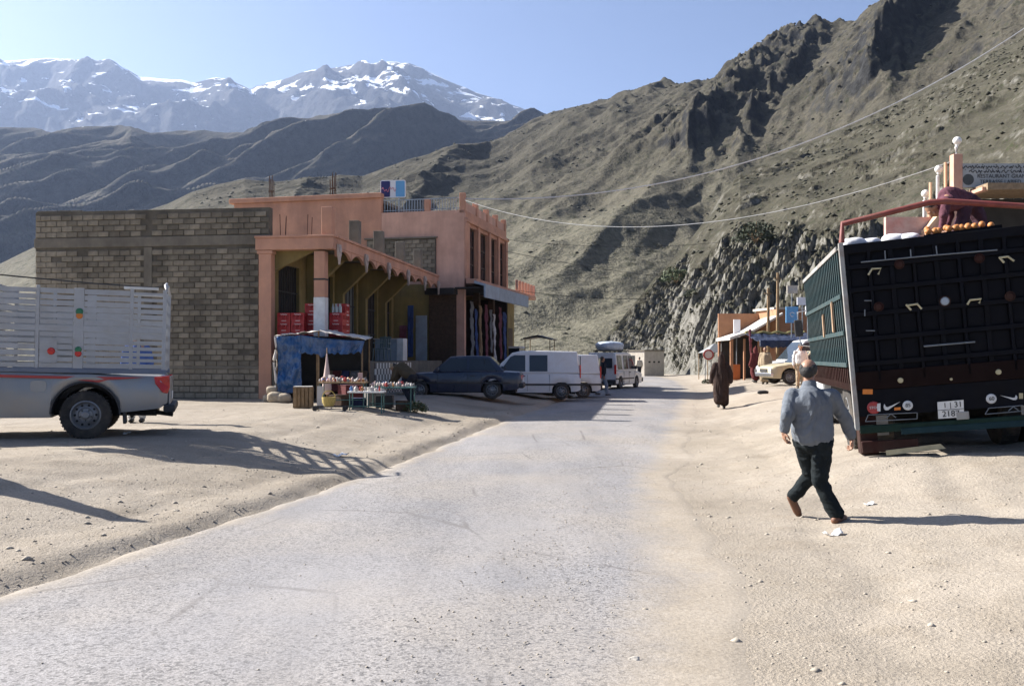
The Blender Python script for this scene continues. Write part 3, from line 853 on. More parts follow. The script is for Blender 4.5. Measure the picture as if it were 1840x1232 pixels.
# parapet posts and panels
for q in (0.12, 2.2, 4.1, 5.9, 7.6):
    b = MB(); b.box((-0.12, q, 8.53), (0.24, 0.24, 0.62 if q > .5 else 0.9)); b.build('parapet_post', PINK, B2, bevel=0.01)
for a, c_ in ((0.26, 2.06), (2.34, 3.96), (4.24, 5.76), (6.04, 7.46)):
    b = MB(); b.bb((-0.17, a, 8.23), (-0.07, c_, 8.62)); b.build('parapet_panel', PINKL, B2)
b = MB(); b.box((-1.75, 0.12, 8.48), (0.24, 0.24, 0.52)); b.build('parapet_post', PINK, B2, bevel=0.01)
rail = MB()
x_ = -3.8
while x_ < -0.3:
    rail.bb((x_ - 0.012, 0.11, 8.2), (x_ + 0.012, 0.135, 8.78)); x_ += 0.13
rail.bb((-3.85, 0.1, 8.76), (-0.25, 0.145, 8.80)); rail.bb((-3.85, 0.1, 8.30), (-0.25, 0.145, 8.33))
rail.build('railing', BLUEGREY, B2)
rb = MB()
for (x0, h) in ((-10.55, 1.5), (-7.3, 1.5)):
    for dx, dy in ((0, 0), (.18, 0), (0, .18), (.18, .18), (.09, .09)):
        rb.tube([(x0 + dx, 2.0 + dy, 8.8), (x0 + dx + rr.uniform(-.04, .04), 2.0 + dy, 8.85 + h + rr.uniform(-.15, .3))], 0.022, 5)
    for z in (9.3, 9.8): rb.bb((x0 - .02, 1.98, z), (x0 + .2, 2.2, z + .03))
tag(rb.build('rebar', REBAR, B2), kind='stuff')
# balcony and canopy over the shop front
b = MB(); b.bb((0.142, -0.25, 4.92), (0.62, 12.2, 5.14)); b.bb((-3.5, 7.76, 4.92), (0.14, 12.2, 5.14)); bal = b.build('balcony', PINK, B2, bevel=0.02)
for i in range(7):
    s_ = MB(); s_.box((0.52, 7.9 + i * 0.7, 5.44), (0.13, 0.13, 0.60)); s_.build('baluster', PINKL, bal, bevel=0.01)
for i in range(4):
    s_ = MB(); s_.box((0.4 - i * 0.8, 12.1, 5.44), (0.13, 0.13, 0.60)); s_.build('baluster', PINKL, bal, bevel=0.01)
b = MB(); b.prism([(0.63, 5.02), (1.15, 4.86), (1.15, 4.28), (1.07, 4.28), (1.07, 4.78), (0.63, 4.90)], 'y', -0.7, 7.9); b.build('canopy_fascia', BLUEGREY, B2, bevel=0.01)
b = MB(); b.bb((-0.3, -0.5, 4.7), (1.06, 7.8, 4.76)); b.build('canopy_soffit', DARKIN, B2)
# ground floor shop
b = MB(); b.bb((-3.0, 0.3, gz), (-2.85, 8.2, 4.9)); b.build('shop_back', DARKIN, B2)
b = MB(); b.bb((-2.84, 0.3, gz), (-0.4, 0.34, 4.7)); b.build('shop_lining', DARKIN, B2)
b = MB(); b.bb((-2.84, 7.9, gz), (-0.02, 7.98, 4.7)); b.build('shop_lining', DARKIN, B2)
b = MB(); b.bb((-2.9, 8.0, gz), (0, 8.2, 4.9)); b.bb((-2.9, 8.2, gz), (-0.6, 8.4, 4.9)); b.bb((-0.8, 8.4, gz), (-0.6, 12.0, 4.9)); b.build('end_wall', OCHRE, B2)
for q in (2.6, 5.3):
    s_ = MB(); s_.bb((-0.3, q - .14, gz), (-0.02, q + .14, 4.7)); s_.build('shop_pillar', BROWNW, B2, bevel=0.01)
b = MB(); b.bb((-0.58, 9.0, 1.5), (-0.55, 10.2, 3.6)); b.build('end_window', GLASSD, B2)
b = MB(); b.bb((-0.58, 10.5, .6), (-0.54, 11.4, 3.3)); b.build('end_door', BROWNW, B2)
# ochre end of the arcade, with a grey door
b = MB(); b.bb((-3.45, -0.06, 1.4), (-1.62, -0.002, 4.95)); b.build('ochre_panel', OCHRE, B2)
b = MB(); b.bb((-2.25, -0.1, 1.5), (-1.72, -0.065, 3.55)); dr = b.build('door', BLUEGREY, B2, bevel=.01)
b = MB(); b.bb((-1.62, -0.12, gz), (-0.35, -0.065, 4.5)); sh = b.build('roller_shutter', BROWNW, B2)
for i in range(22):
    s_ = MB(); s_.bb((-1.56, -0.145, 0.7 + i * 0.15), (-0.42, -0.12, 0.82 + i * 0.15)); s_.build('slat', BROWNW, sh)
b = MB(); b.bb((-1.62, -0.7, 4.45), (-0.3, -0.065, 4.72)); b.build('shutter_box', DARKIN, B2)

# roof sign in three colours
sg = thing('roof_sign', 'dark blue, white and light blue panel sign on a post above the pink roof', 'sign', at(706, 382, 43.2), R(-6))
NAVY = M('navy_sign', (0.018, 0.022, 0.12), 0.5, 0.08, 3); SKYB = M('light_blue_sign', (0.13, 0.36, 0.62), 0.5, 0.08, 3); WSIGN = M('white_sign', (0.75, 0.76, 0.78), 0.5, 0.05, 3)
PINKS = M('pink_lettering', (0.6, 0.22, 0.28), 0.6, 0.1, 3)
b = MB(); b.tube([(0.28, 0.05, -0.9), (0.28, 0.05, 0.7)], 0.03, 8); b.build('post', BLUEGREY, sg)
b = MB()
def rrect(w, h, r, cx=0, cz=0, n=5):
    pts = []
    for (sx, sz, a0) in ((1, 1, 0), (-1, 1, 90), (-1, -1, 180), (1, -1, 270)):
        for k in range(n + 1):
            a = R(a0 + 90 * k / n); pts.append((cx + sx * (w / 2 - r) + r * math.cos(a), cz + sz * (h / 2 - r) + r * math.sin(a)))
    return pts
b.prism(rrect(1.18, 0.8, 0.08, 0, 1.08), 'y', 0.0, 0.06); b.build('board', WSIGN, sg)
b = MB(); b.prism(rrect(0.42, 0.72, 0.05, -0.34, 1.08), 'y', -0.012, -0.003); b.build('panel', NAVY, sg)
b = MB(); b.prism(rrect(0.42, 0.72, 0.05, 0.34, 1.08), 'y', -0.012, -0.003); b.build('panel', SKYB, sg)
b = MB()
pts = [(-0.5 + 0.9 * t / 40, -0.022, 1.02 + 0.07 * math.sin(t * 0.9) + 0.06 * math.sin(t * 0.37 + 1) + 0.1 * t / 40) for t in range(30)]
b.tube(pts, 0.012, 5); b.build('lettering', PINKS, sg)
# ------------------------------------------------------------------ vehicles
TYRE = M('dusty_tyre', (0.028, 0.026, 0.024), 0.9, 0.3, 12, dirt=(0.15, 0.12, 0.09), dirt_amt=0.5, dirt_scale=4)
RIM = M('grey_rim', (0.24, 0.245, 0.255), 0.45, 0.15, 9, metal=0.5, dirt=(0.2, 0.17, 0.13), dirt_amt=0.4)
CHROME = M('dull_chrome', (0.55, 0.55, 0.56), 0.3, 0.1, 9, metal=0.9)
UNDER = M('underbody_black', (0.015, 0.015, 0.015), 0.9, 0.2, 6)
BUMP = M('black_bumper_plastic', (0.028, 0.028, 0.03), 0.65, 0.2, 8, dirt=(0.12, 0.1, 0.08), dirt_amt=0.3)
CARGLASS = M('car_glass', (0.035, 0.045, 0.055), 0.05, 0.1, 2)
REDLENS = M('red_lens', (0.55, 0.02, 0.012), 0.25, 0.15, 12)
AMBER = M('amber_lens', (0.6, 0.18, 0.02), 0.3, 0.1, 12)
CLEARLENS = M('clear_lens', (0.6, 0.62, 0.62), 0.15, 0.1, 12)
PLATE = M('plate_white', (0.62, 0.63, 0.62), 0.5, 0.08, 8)
BLACKT = M('black_lettering', (0.012, 0.012, 0.012), 0.6, 0.05, 8)
WHITECAR = M('white_car_paint', (0.68, 0.69, 0.70), 0.35, 0.05, 2, coat=0.4, dirt=(0.5, 0.44, 0.36), dirt_amt=0.35, dirt_scale=2)
NAVYCAR = M('navy_car_paint', (0.008, 0.016, 0.045), 0.3, 0.15, 2, coat=0.6, dirt=(0.07, 0.07, 0.075), dirt_amt=0.35, dirt_scale=2)
BEIGECAR = M('beige_car_paint', (0.47, 0.40, 0.25), 0.4, 0.06, 2, coat=0.3, dirt=(0.4, 0.34, 0.25), dirt_amt=0.4)
SILVERCAR = M('silver_car_paint', (0.27, 0.28, 0.29), 0.38, 0.06, 1.5, metal=0.35, coat=0.5, dirt=(0.36, 0.30, 0.23), dirt_amt=0.45, dirt_scale=2.2)

_wheel_cache = {}
def wheel(parent, x, y, r, w, side, rim=RIM, z=None, hubr=0.62, holes=10):
    """side: +1 outer face towards +y"""
    key = (round(r, 3), round(w, 3), rim.name, round(hubr, 2))
    if key not in _wheel_cache:
        t = MB(); rb = r * hubr
        t.lathe([(rb, -w / 2 + .01), (r * .9, -w / 2), (r * .985, -w / 2 + .02), (r, -w / 4), (r, w / 4), (r * .985, w / 2 - .02), (r * .9, w / 2), (rb + .01, w / 2 - .005), (rb, w / 2 - .03), (rb, -w / 2 + .01)], 32, 'y', caps=False)
        k = 40
        for i in range(k):
            a = 2 * math.pi * i / k
            t.box((r * math.cos(a) * 1.0, 0, r * math.sin(a)), (r * .03, w * .8, r * .09), (0, -a, 0))
        tm_ = t.mesh('wheel', TYRE, 40)
        q = MB()
        q.lathe([(rb * 1.02, w / 2 - .012), (rb * .93, w / 2 - .004), (rb * .88, w / 2 - .03), (rb * .80, w / 2 - .055), (rb * .52, w / 2 - .02), (rb * .45, w / 2 - .035), (rb * .30, w / 2 - .03), (rb * .27, w / 2 + .005), (rb * .2, w / 2 + .015), (0.0, w / 2 + .015)], 32, 'y', caps=False)
        q.lathe([(0.0, w / 2 - .09), (rb * 1.0, w / 2 - .09)], 32, 'y', caps=False)
        qm = q.mesh('rim', rim, 30)
        h = MB()
        for i in range(holes):
            a = 2 * math.pi * (i + .5) / holes
            h.lathe([(0, w / 2 - .031), (rb * .085, w / 2 - .031), (rb * .085, w / 2 - .036)], 8, 'y', (rb * .69 * math.cos(a), .004, rb * .69 * math.sin(a)))
        for i in range(5):
            a = 2 * math.pi * i / 5
            h.lathe([(0, w / 2 - .012), (rb * .05, w / 2 - .012), (rb * .05, w / 2 - .04)], 6, 'y', (rb * .38 * math.cos(a), 0, rb * .38 * math.sin(a)))
        hm = h.mesh('rim_holes', UNDER)
        _wheel_cache[key] = (tm_, qm, hm)
    tm_, qm, hm = _wheel_cache[key]
    wo_ = link_mesh('wheel', tm_, parent, (x, y, r if z is None else z), (0, R(random.uniform(0, 60)), 0 if side > 0 else math.pi))
    link_mesh('rim', qm, wo_)
    tag(link_mesh('rim_holes', hm, wo_), kind='stuff')
    return wo_

def loft_body(parent, name, x0, x1, top, bot, hw, wheels, mat, n=90, ends=0.10, belly=0.06, smooth=38, crown=0.012):
    """car shell lofted along x. top/bot/hw: lists of (x, value); wheels: [(x, arch_radius, axle_z)]"""
    T = np.array(top); B_ = np.array(bot); W_ = np.array(hw)
    xs = set(np.linspace(x0, x1, n))
    for (wx, wr, wz) in wheels:
        for k in range(17): xs.add(wx - wr * math.cos(math.pi * k / 16))
    xs = sorted(xs)
    rings = []
    for x in xs:
        zt = float(np.interp(x, T[:, 0], T[:, 1])); zb = float(np.interp(x, B_[:, 0], B_[:, 1])); w = float(np.interp(x, W_[:, 0], W_[:, 1]))
        for (wx, wr, wz) in wheels:
            d = abs(x - wx)
            if d < wr: zb = max(zb, wz + math.sqrt(max(wr * wr - d * d, 0)))
        zb = min(zb, zt - 0.1)
        h = zt - zb
        half = [(0.80 * w, zb), (0.975 * w, zb + 0.02 * h), (1.0 * w, zb + 0.28 * h), (1.005 * w, zb + 0.55 * h), (0.99 * w, zb + 0.82 * h), (0.965 * w, zt - 0.03), (0.90 * w, zt), (0.45 * w, zt + crown)]
        ring = [(x, y, z) for (y, z) in half] + [(x, -y, z) for (y, z) in reversed(half)]
        rings.append(ring)
    mb = MB(); mb.loft(rings)
    o = mb.build(name, mat, parent, smooth=smooth)
    return o

def side_poly(parent, name, pts, yfun, mat, side, thick=0.012, off=0.004):
    """flat piece lying on a leaning car side: pts (x, z)"""
    mb = MB()
    a = [(x, side * (yfun(z) + off), z) for x, z in pts]; b = [(x, side * (yfun(z) + off + thick), z) for x, z in pts]
    n = len(pts); fs = [tuple(range(n)), tuple(range(2 * n - 1, n - 1, -1))] + [(i, (i + 1) % n, n + (i + 1) % n, n + i) for i in range(n)]
    mb.add(a + b, fs)
    return mb.build(name, mat, parent)

def inset(pts, m):
    c = (sum(p[0] for p in pts) / len(pts), sum(p[1] for p in pts) / len(pts))
    out = []
    for p in pts:
        d = math.hypot(p[0] - c[0], p[1] - c[1]); k = max(0, 1 - m / d * 1.25)
        out.append((c[0] + (p[0] - c[0]) * k, c[1] + (p[1] - c[1]) * k))
    return out

def cabin(parent, prof, wb, wr, zbelt, zroof, mat, bevel=0.04):
    """prof: (x, z) from windscreen foot over the roof to rear foot"""
    yf = lambda z: wb - (wb - wr) * min(1, max(0, (z - zbelt) / (zroof - zbelt)))
    mb = MB()
    l = [(x, yf(z), z) for x, z in prof]; r_ = [(x, -yf(z), z) for x, z in prof]
    n = len(prof)
    fs = [tuple(range(n)), tuple(range(2 * n - 1, n - 1, -1))] + [(i, n + i, n + (i + 1) % n, (i + 1) % n) for i in range(n)]
    mb.add(l + r_, fs)
    o = mb.build('cabin', mat, parent, bevel=bevel, seg=3)
    o.data.shade_smooth(); o.data.set_sharp_from_angle(angle=R(50))
    return o, yf

def glass_strip(parent, name, a, b, yf, inset_x, mat, off=0.012, m=0.07):
    """windscreen or rear window between profile points a (low) and b (high)"""
    ax, az_ = a; bx, bz = b
    dx, dz = bx - ax, bz - az_; L = math.hypot(dx, dz); nx, nz = -dz / L, dx / L
    if nz < 0: nx, nz = -nx, -nz
    def pt(t, s): 
        z = az_ + dz * t; y = (yf(z) - inset_x) * s
        return (ax + dx * t + nx * off, y, z + nz * off)
    vs = [pt(m, 1), pt(m, -1), pt(1 - m, -1), pt(1 - m, 1)]
    v2 = [(x - nx * .02, y, z - nz * .02) for x, y, z in vs]
    mb = MB(); mb.add(vs + v2, [(0, 1, 2, 3), (7, 6, 5, 4), (0, 4, 5, 1), (1, 5, 6, 2), (2, 6, 7, 3), (3, 7, 4, 0)])
    return mb.build(name, mat, parent)

def sedan(name, label, loc, rz, mat, L=4.1, W=1.66, Hh=1.42, wb_=2.42, rear_oh=0.95, r=0.295, group=None, chrome=False, boxy=1.0):
    t = thing(name, label, 'car', loc, rz, group)
    x0 = -rear_oh; x1 = L - rear_oh; fx = wb_
    zb = Hh * 0.62
    top = [(x0, zb * 0.90), (x0 + .06, zb * 1.0), (x0 + .55, zb * 1.03), (0.6, zb * 1.03), (fx - .5, zb * 1.0), (fx + .1, zb * .98), (x1 - .12, zb * .86), (x1, zb * .74)]
    bot = [(x0, .42), (x0 + .15, .30), (0.3, .22), (fx - .3, .22), (x1 - .2, .25), (x1, .36)]
    hw = [(x0, W / 2 * .86), (x0 + .12, W / 2 * .95), (x0 + .5, W / 2), (fx, W / 2), (x1 - .25, W / 2 * .95), (x1, W / 2 * .82)]
    loft_body(t, 'body', x0, x1, top, bot, hw, [(0, r + .07, r), (fx, r + .07, r)], mat)
    wsf = (fx - .42, zb * .985); wst = (fx - 1.02, Hh - .03); rt = (0.10, Hh - .02); rf = (-.42, zb * 1.015)
    prof = [wsf, wst, ((wst[0] + rt[0]) / 2, Hh), rt, rf]
    cab, yf = cabin(t, prof, W / 2 * .94, W / 2 * .74, zb, Hh, mat)
    glass_strip(t, 'windscreen', wsf, wst, yf, .07, CARGLASS); glass_strip(t, 'rear_window', rf, rt, yf, .07, CARGLASS)
    zl, zh = zb * 1.07, Hh - .10
    pil = (wst[0] + rt[0]) / 2 + .05
    for s in (1, -1):
        fr_ = [(pil + .04, zl), (wsf[0] - .14, zl), (wst[0] - .02, zh), (pil + .04, zh)]
        rr_ = [(-.16, zl), (pil - .04, zl), (pil - .04, zh), (.12, zh)]
        side_poly(t, 'side_window', fr_, yf, CARGLASS, s); side_poly(t, 'side_window', rr_, yf, CARGLASS, s)
        mb = MB(); mb.box((.26, s * (yf((zl + zh) / 2) + .012), (zl + zh) / 2), (.02, .012, zh - zl), (s * -R(16), 0, 0)); mb.build('window_bar', BUMP, t)
        for xx in (pil - .16, -.02 if not chrome else .05):
            mb = MB(); mb.box((xx, s * (W / 2 + .008), zb * .86), (.16, .025, .03)); mb.build('door_handle', BUMP if not chrome else CHROME, t)
        for xx in (pil, pil + 1.0, .36):
            mb = MB(); mb.box((xx, s * (W / 2 * 1.0), zb * .62), (.008, .02, zb * .62)); mb.build('door_gap', UNDER, t)
        mb = MB(); mb.box(((x0 + x1) / 2 - .05, s * (W / 2 + .006), zb * .60), (L * .80, .02, .05)); mb.build('side_moulding', BUMP, t)
        mb = MB(); mb.box((wsf[0] - .22, s * (W / 2 + .07), zl + .04), (.08, .15, .11)); mb.build('mirror', mat if not chrome else CHROME, t, bevel=.02)
        mb = MB(); mb.box((x1 - .03, s * W * .33, zb * .68), (.09, .3, .14)); mb.build('headlight', CLEARLENS, t, bevel=.02)
        mb = MB(); mb.box((x0 + .02, s * W * .33, zb * .80), (.06, .28, .16)); mb.build('tail_light', REDLENS, t, bevel=.015)
        for wx in (0, fx): wheel(t, wx, s * (W / 2 - .09), r, .17, s, RIM, hubr=.66)
    mb = MB(); mb.box((x1 - .01, 0, .42), (.16, W * .94, .17)); mb.build('front_bumper', CHROME if chrome else BUMP, t, bevel=.04)
    mb = MB(); mb.box((x0 + .0, 0, .44), (.16, W * .94, .17)); mb.build('rear_bumper', CHROME if chrome else BUMP, t, bevel=.04)
    mb = MB(); mb.box((x1 + .02, 0, zb * .66), (.03, W * .42, .13)); mb.build('grille', BUMP, t)
    mb = MB(); mb.box((x0 - .02, 0, .62), (.015, .45, .11)); mb.build('licence_plate', PLATE, t)
    mb = MB(); mb.bb((x0 + .2, -W * .36, .2), (x1 - .2, W * .36, .55)); mb.build('underbody', UNDER, t)
    return t

def small_van(name, label, loc, rz, mat, L=4.1, W=1.7, Hh=1.8, r=0.30, wb_=2.65, rear_oh=0.72, group=None, panel=True, rackload=None, windows=2, cat='van'):
    t = thing(name, label, cat, loc, rz, group)
    x0 = -rear_oh; x1 = L - rear_oh; fx = wb_; zb = .98
    top = [(x0, zb), (0.4, zb * 1.02), (fx - .35, zb * 1.0), (fx + .1, zb * .97), (x1 - .2, zb * .84), (x1, zb * .66)]
    bot = [(x0, .34), (x0 + .15, .28), (0.3, .24), (fx - .3, .24), (x1 - .2, .26), (x1, .36)]
    hw = [(x0, W / 2 * .97), (x0 + .2, W / 2), (fx, W / 2), (x1 - .3, W / 2 * .95), (x1, W / 2 * .80)]
    loft_body(t, 'body', x0, x1, top, bot, hw, [(0, r + .06, r), (fx, r + .06, r)], mat)
    wsf = (fx + .08, zb * .965); wst = (fx - .78, Hh - .08); prof = [wsf, wst, (fx - 1.1, Hh - .01), (fx * .35, Hh), (x0 + .12, Hh - .03), (x0 + .02, zb)]
    cab, yf = cabin(t, prof, W / 2 * .985, W / 2 * .86, zb, Hh, mat, .05)
    glass_strip(t, 'windscreen', wsf, wst, yf, .06, CARGLASS)
    zl, zh = zb + .08, Hh - .17
    for s in (1, -1):
        side_poly(t, 'side_window', [(fx - 1.28, zl), (fx - .32, zl), (fx - .72, zh - .06), (fx - .88, zh), (fx - 1.28, zh)], yf, CARGLASS, s)
        for k in range(windows - 1):
            xa = fx - 2.12 - k * .98
            side_poly(t, 'side_window', [(xa, zl), (xa + .68, zl), (xa + .68, zh), (xa, zh)], yf, CARGLASS, s)
        for xx in (fx - 1.36, fx - .38, fx - 2.2):
            mb = MB(); mb.box((xx, s * W / 2, .62), (.008, .02, .62)); mb.build('door_gap', UNDER, t)
        mb = MB(); mb.box((fx - 1.2, s * (W / 2 + .01), zb * .9), (.16, .025, .035)); mb.build('door_handle', BUMP, t)
        mb = MB(); mb.box((.62, s * (W / 2 + .008), .56), (2.9, .022, .07)); mb.build('side_moulding', BUMP, t)
        mb = MB(); mb.box((fx - .5, s * (W / 2 + .08), zl + .08), (.09, .16, .18)); mb.build('mirror', BUMP, t, bevel=.03)
        mb = MB(); mb.box((x1 - .10, s * W * .35, zb * .70), (.2, .26, .2)); mb.build('headlight', CLEARLENS, t, bevel=.03)
        mb = MB(); mb.box((x0 + .01, s * W * .455, 1.05), (.05, .12, .5)); mb.build('tail_light', REDLENS, t, bevel=.02)
        for wx in (0, fx): wheel(t, wx, s * (W / 2 - .09), r, .17, s, RIM, hubr=.66)
    mb = MB(); mb.box((x1 - .03, 0, .44), (.18, W * .93, .24)); mb.build('front_bumper', BUMP, t, bevel=.05)
    mb = MB(); mb.box((x0 + .0, 0, .42), (.14, W * .95, .2)); mb.build('rear_bumper', BUMP, t, bevel=.04)
    mb = MB(); mb.box((x0 - .0, 0, 1.38), (.03, W * .72, .5)); mb.build('rear_window', CARGLASS, t)
    mb = MB(); mb.box((x0 - .075, .2, .72), (.012, .45, .11)); mb.build('licence_plate', PLATE, t)
    mb = MB(); mb.bb((x0 + .2, -W * .36, .2), (x1 - .2, W * .36, .6)); mb.build('underbody', UNDER, t)
    return t

# --- silver pickup with a slatted white cage (nose to the left, rear axle at the origin)
PX0, PY0 = -6.80, 15.3
PU = thing('pickup_truck', 'silver pickup truck with red stripe and high white slatted livestock cage', 'pickup truck', (PX0, PY0, H(PX0 + .28, PY0 - .85) + 0.0), rot=(0, R(-1.3), math.pi + R(18)))
Wp = 1.80; r_ = 0.365
loft_body(PU, 'cargo_bed', -1.17, 1.33, [(-1.17, .90), (-1.12, 1.0), (1.33, 1.03)], [(-1.17, .55), (-1.05, .46), (-.55, .40), (.55, .31), (1.33, .30)],
          [(-1.17, .80), (-1.05, .87), (-.6, Wp / 2), (0, Wp / 2 + .02), (.7, Wp / 2), (1.33, Wp / 2)], [(0, .49, .38)], SILVERCAR, n=70)
loft_body(PU, 'cab_body', 1.36, 3.85, [(1.36, 1.05), (2.6, 1.04), (3.3, .98), (3.75, .86), (3.85, .74)], [(1.36, .30), (3.6, .32), (3.85, .42)],
          [(1.36, Wp / 2), (3.3, Wp / 2), (3.7, Wp / 2 * .92), (3.85, Wp / 2 * .8)], [(2.95, .46, .38)], SILVERCAR, n=70)
cab, yf = cabin(PU, [(2.75, 1.02), (2.12, 1.72), (1.75, 1.76), (1.42, 1.72), (1.38, 1.02)], Wp / 2 * .95, Wp / 2 * .80, 1.02, 1.76, SILVERCAR, .05)
glass_strip(PU, 'windscreen', (2.75, 1.02), (2.12, 1.72), yf, .07, CARGLASS)
for s in (1, -1):
    side_poly(PU, 'side_window', [(1.5, 1.1), (2.52, 1.1), (2.1, 1.63), (1.5, 1.63)], yf, CARGLASS, s)
    mb = MB(); mb.box((2.5, s * (Wp / 2 + .1), 1.2), (.12, .2, .2)); mb.build('mirror', BUMP, PU, bevel=.04)
    for wx in (0, 2.95): wheel(PU, wx, s * (Wp / 2 - .115), r_, .235, s, RIM, hubr=.60, z=.365)
    mb = MB(); mb.lathe([(.40, s * (Wp / 2 - .36)), (.50, s * (Wp / 2 - .36)), (.50, s * (Wp / 2 + .026)), (.475, s * (Wp / 2 + .03)), (.475, s * (Wp / 2 - .34))], 36, 'y', (0, 0, .38), caps=False)
    # keep only the upper half of the arch lip
    vs = mb.v; keep = [f for f in mb.f if all(vs[i][2] > .36 for i in f)]
    mb.f = keep; mb.mi = [0] * len(keep); mb.build('wheel_arch', BUMP, PU)
    mb = MB(); mb.box((-.545, s * (Wp / 2 - .14), .40), (.05, .24, .34), (0, R(4), 0)); mb.build('mud_flap', BUMP, PU, bevel=.015)
    # tail light wraps the corner
    mb = MB(); ys = s * (Wp / 2)
    pr = [(-1.19, .98), (-.97, .96), (-.985, .86), (-1.10, .72), (-1.17, .70), (-1.20, .8)]
    side = [(x, z) for x, z in pr]
    a = [(x, s * (.80 if x < -1.12 else .892), z) for x, z in pr]; b2 = [(x, s * .70, z) for x, z in pr]
    n6 = len(pr); mb.add(a + b2, [tuple(range(n6)), tuple(range(2 * n6 - 1, n6 - 1, -1))] + [(i, (i + 1) % n6, n6 + (i + 1) % n6, n6 + i) for i in range(n6)])
    mb.build('tail_light', REDLENS, PU, bevel=.012)
    # painted stripe: a thin red decal along the bed and cab
    REDP = M('red_stripe', (0.42, 0.03, 0.03), 0.45, 0.12, 5, dirt=(0.35, 0.2, 0.14), dirt_amt=0.3)
    side_poly(PU, 'stripe', [(3.3, .955), (1.4, .955), (1.4, .905), (3.3, .915)], lambda z: Wp / 2 - .010, REDP, s, .006, .012)
    side_poly(PU, 'stripe', [(1.31, .965), (.30, .955), (-.85, .955), (-.55, .925), (-.30, .905), (-.18, .865), (-.02, .885), (.32, .915), (1.31, .925)], lambda z: Wp / 2 - .0, REDP, s, .006, .010)
    mb = MB(); mb.prism(rrect(.22, .17, .05, .66, .80), 'y', s * (Wp / 2 + .004), s * (Wp / 2 + .010)); mb.build('fuel_flap', SILVERCAR, PU, bevel=.002)
    mb = MB(); mb.bb((1.333, s * .5, .34), (1.357, s * .88, 1.0)); mb.build('panel_gap', UNDER, PU)
# dark blue-looking side of the cab door and bits below
mb = MB(); mb.box((-1.2, 0, .47), (.18, 1.7, .13)); mb.build('rear_bumper', BUMP, PU, bevel=.04)
mb = MB(); mb.box((-1.19, 0, .74), (.03, 1.36, .46)); mb.build('tailgate', SILVERCAR, PU, bevel=.02)
mb = MB(); mb.box((-1.215, 0, .66), (.012, .46, .12)); mb.build('licence_plate', PLATE, PU)
mb = MB(); mb.bb((-1.0, -.55, .34), (3.6, .55, .6)); mb.build('chassis', UNDER, PU)
mb = MB(); mb.tube([(0, -.78, .365), (0, .78, .365)], .06, 8); mb.lathe([(0, -.16), (.15, -.12), (.15, .12), (0, .16)], 12, 'y', (0, 0, .365)); mb.build('rear_axle', UNDER, PU)
mb = MB(); mb.tube([(-.3, .45, .40), (-.8, .5, .42), (-1.25, .52, .36)], .035, 8); mb.build('exhaust_pipe', UNDER, PU)
mb = MB(); mb.box((3.84, 0, .5), (.18, 1.6, .3)); mb.build('front_bumper', BUMP, PU, bevel=.06)
for s in (1, -1):
    mb = MB(); mb.box((3.72, s * .66, .82), (.16, .34, .18)); mb.build('headlight', CLEARLENS, PU, bevel=.03)
# cage
CAGE = M('white_cage_paint', (0.40, 0.41, 0.42), 0.5, 0.08, 4, dirt=(0.33, 0.3, 0.26), dirt_amt=0.45, dirt_scale=5)
BLUEP = M('blue_rail_paint', (0.13, 0.16, 0.22), 0.5, 0.1, 4, dirt=(0.25, 0.24, 0.24), dirt_amt=0.3)
cz0, cz1 = 1.06, 2.30
for s in (1, -1):
    y = s * .86
    mb = MB(); mb.bb((-1.14, y - .03, 1.005), (1.32, y + .03, 1.075)); mb.build('cage_rail', BLUEP, PU, bevel=.008)
    for (x, w, k) in ((1.28, .06, 0), (.70, .05, 0), (.13, .14, 1), (-.62, .05, 0), (-1.10, .06, 0)):
        mb = MB(); mb.bb((x - w / 2, y - .022, cz0), (x + w / 2, y + .022, cz1 + (0.0 if k else .02))); mb.build('cage_post', CAGE, PU, bevel=.006)
    for k in range(13):
        z = cz0 + .055 + k * .0945
        if k == 6:
            mb = MB(); mb.bb((-1.07, y - .018, z - .045), (1.25, y + .018, z + .045)); mb.build('slat', CAGE, PU, bevel=.004); continue
        for (xa, xb) in ((.205, .67), (.73, 1.25), (-.59, .055), (-1.07, -.65)):
            if (xa == -1.07 and k in (2, 3, 9, 10) and s > 0 and False): continue
            hgt_ = (.073 if not (xa < -1.0) else .048) * random.uniform(.82, 1.05)
            mb = MB(); mb.bb((xa, y - .012, z - hgt_ / 2), (xb, y + .012, z + hgt_ / 2)); mb.build('slat', CAGE, PU)
    for (x, z, m_, rad) in ((.12, 1.88, AMBER, .05), (.125, 1.30, REDLENS, .05), (.50, 1.33, REDLENS, .055), (.12, 1.94, M('green_reflector', (.02, .16, .07), .3, .1, 9), .055), (.125, 1.36, M('green_reflector'), .05)):
        mb = MB(); mb.lathe([(0, s * .02), (rad * .8, s * .018), (rad, 0.0)], 14, 'y', (x, y + s * .025, z)); mb.build('reflector', m_, PU, smooth=40)
    mb = MB(); mb.bb((.42, y - .014, 1.16), (.66, y + s * .02, 1.5)); mb.build('plate', CAGE, PU)
for k in range(9):
    z = cz0 + .06 + k * .14
    mb = MB(); mb.bb((1.26, -.84, z), (1.285, .84, z + .09)); mb.build('headboard_slat', CAGE, PU)
for k in range(6):
    z = cz0 + .08 + k * .2
    mb = MB(); mb.bb((-1.115, -.83, z), (-1.09, .83, z + .07)); mb.build('tail_slat', CAGE, PU)
for y in (-.3, .3):
    mb = MB(); mb.bb((-1.13, y - .03, cz0), (-1.085, y + .03, cz1)); mb.build('tail_post', CAGE, PU)
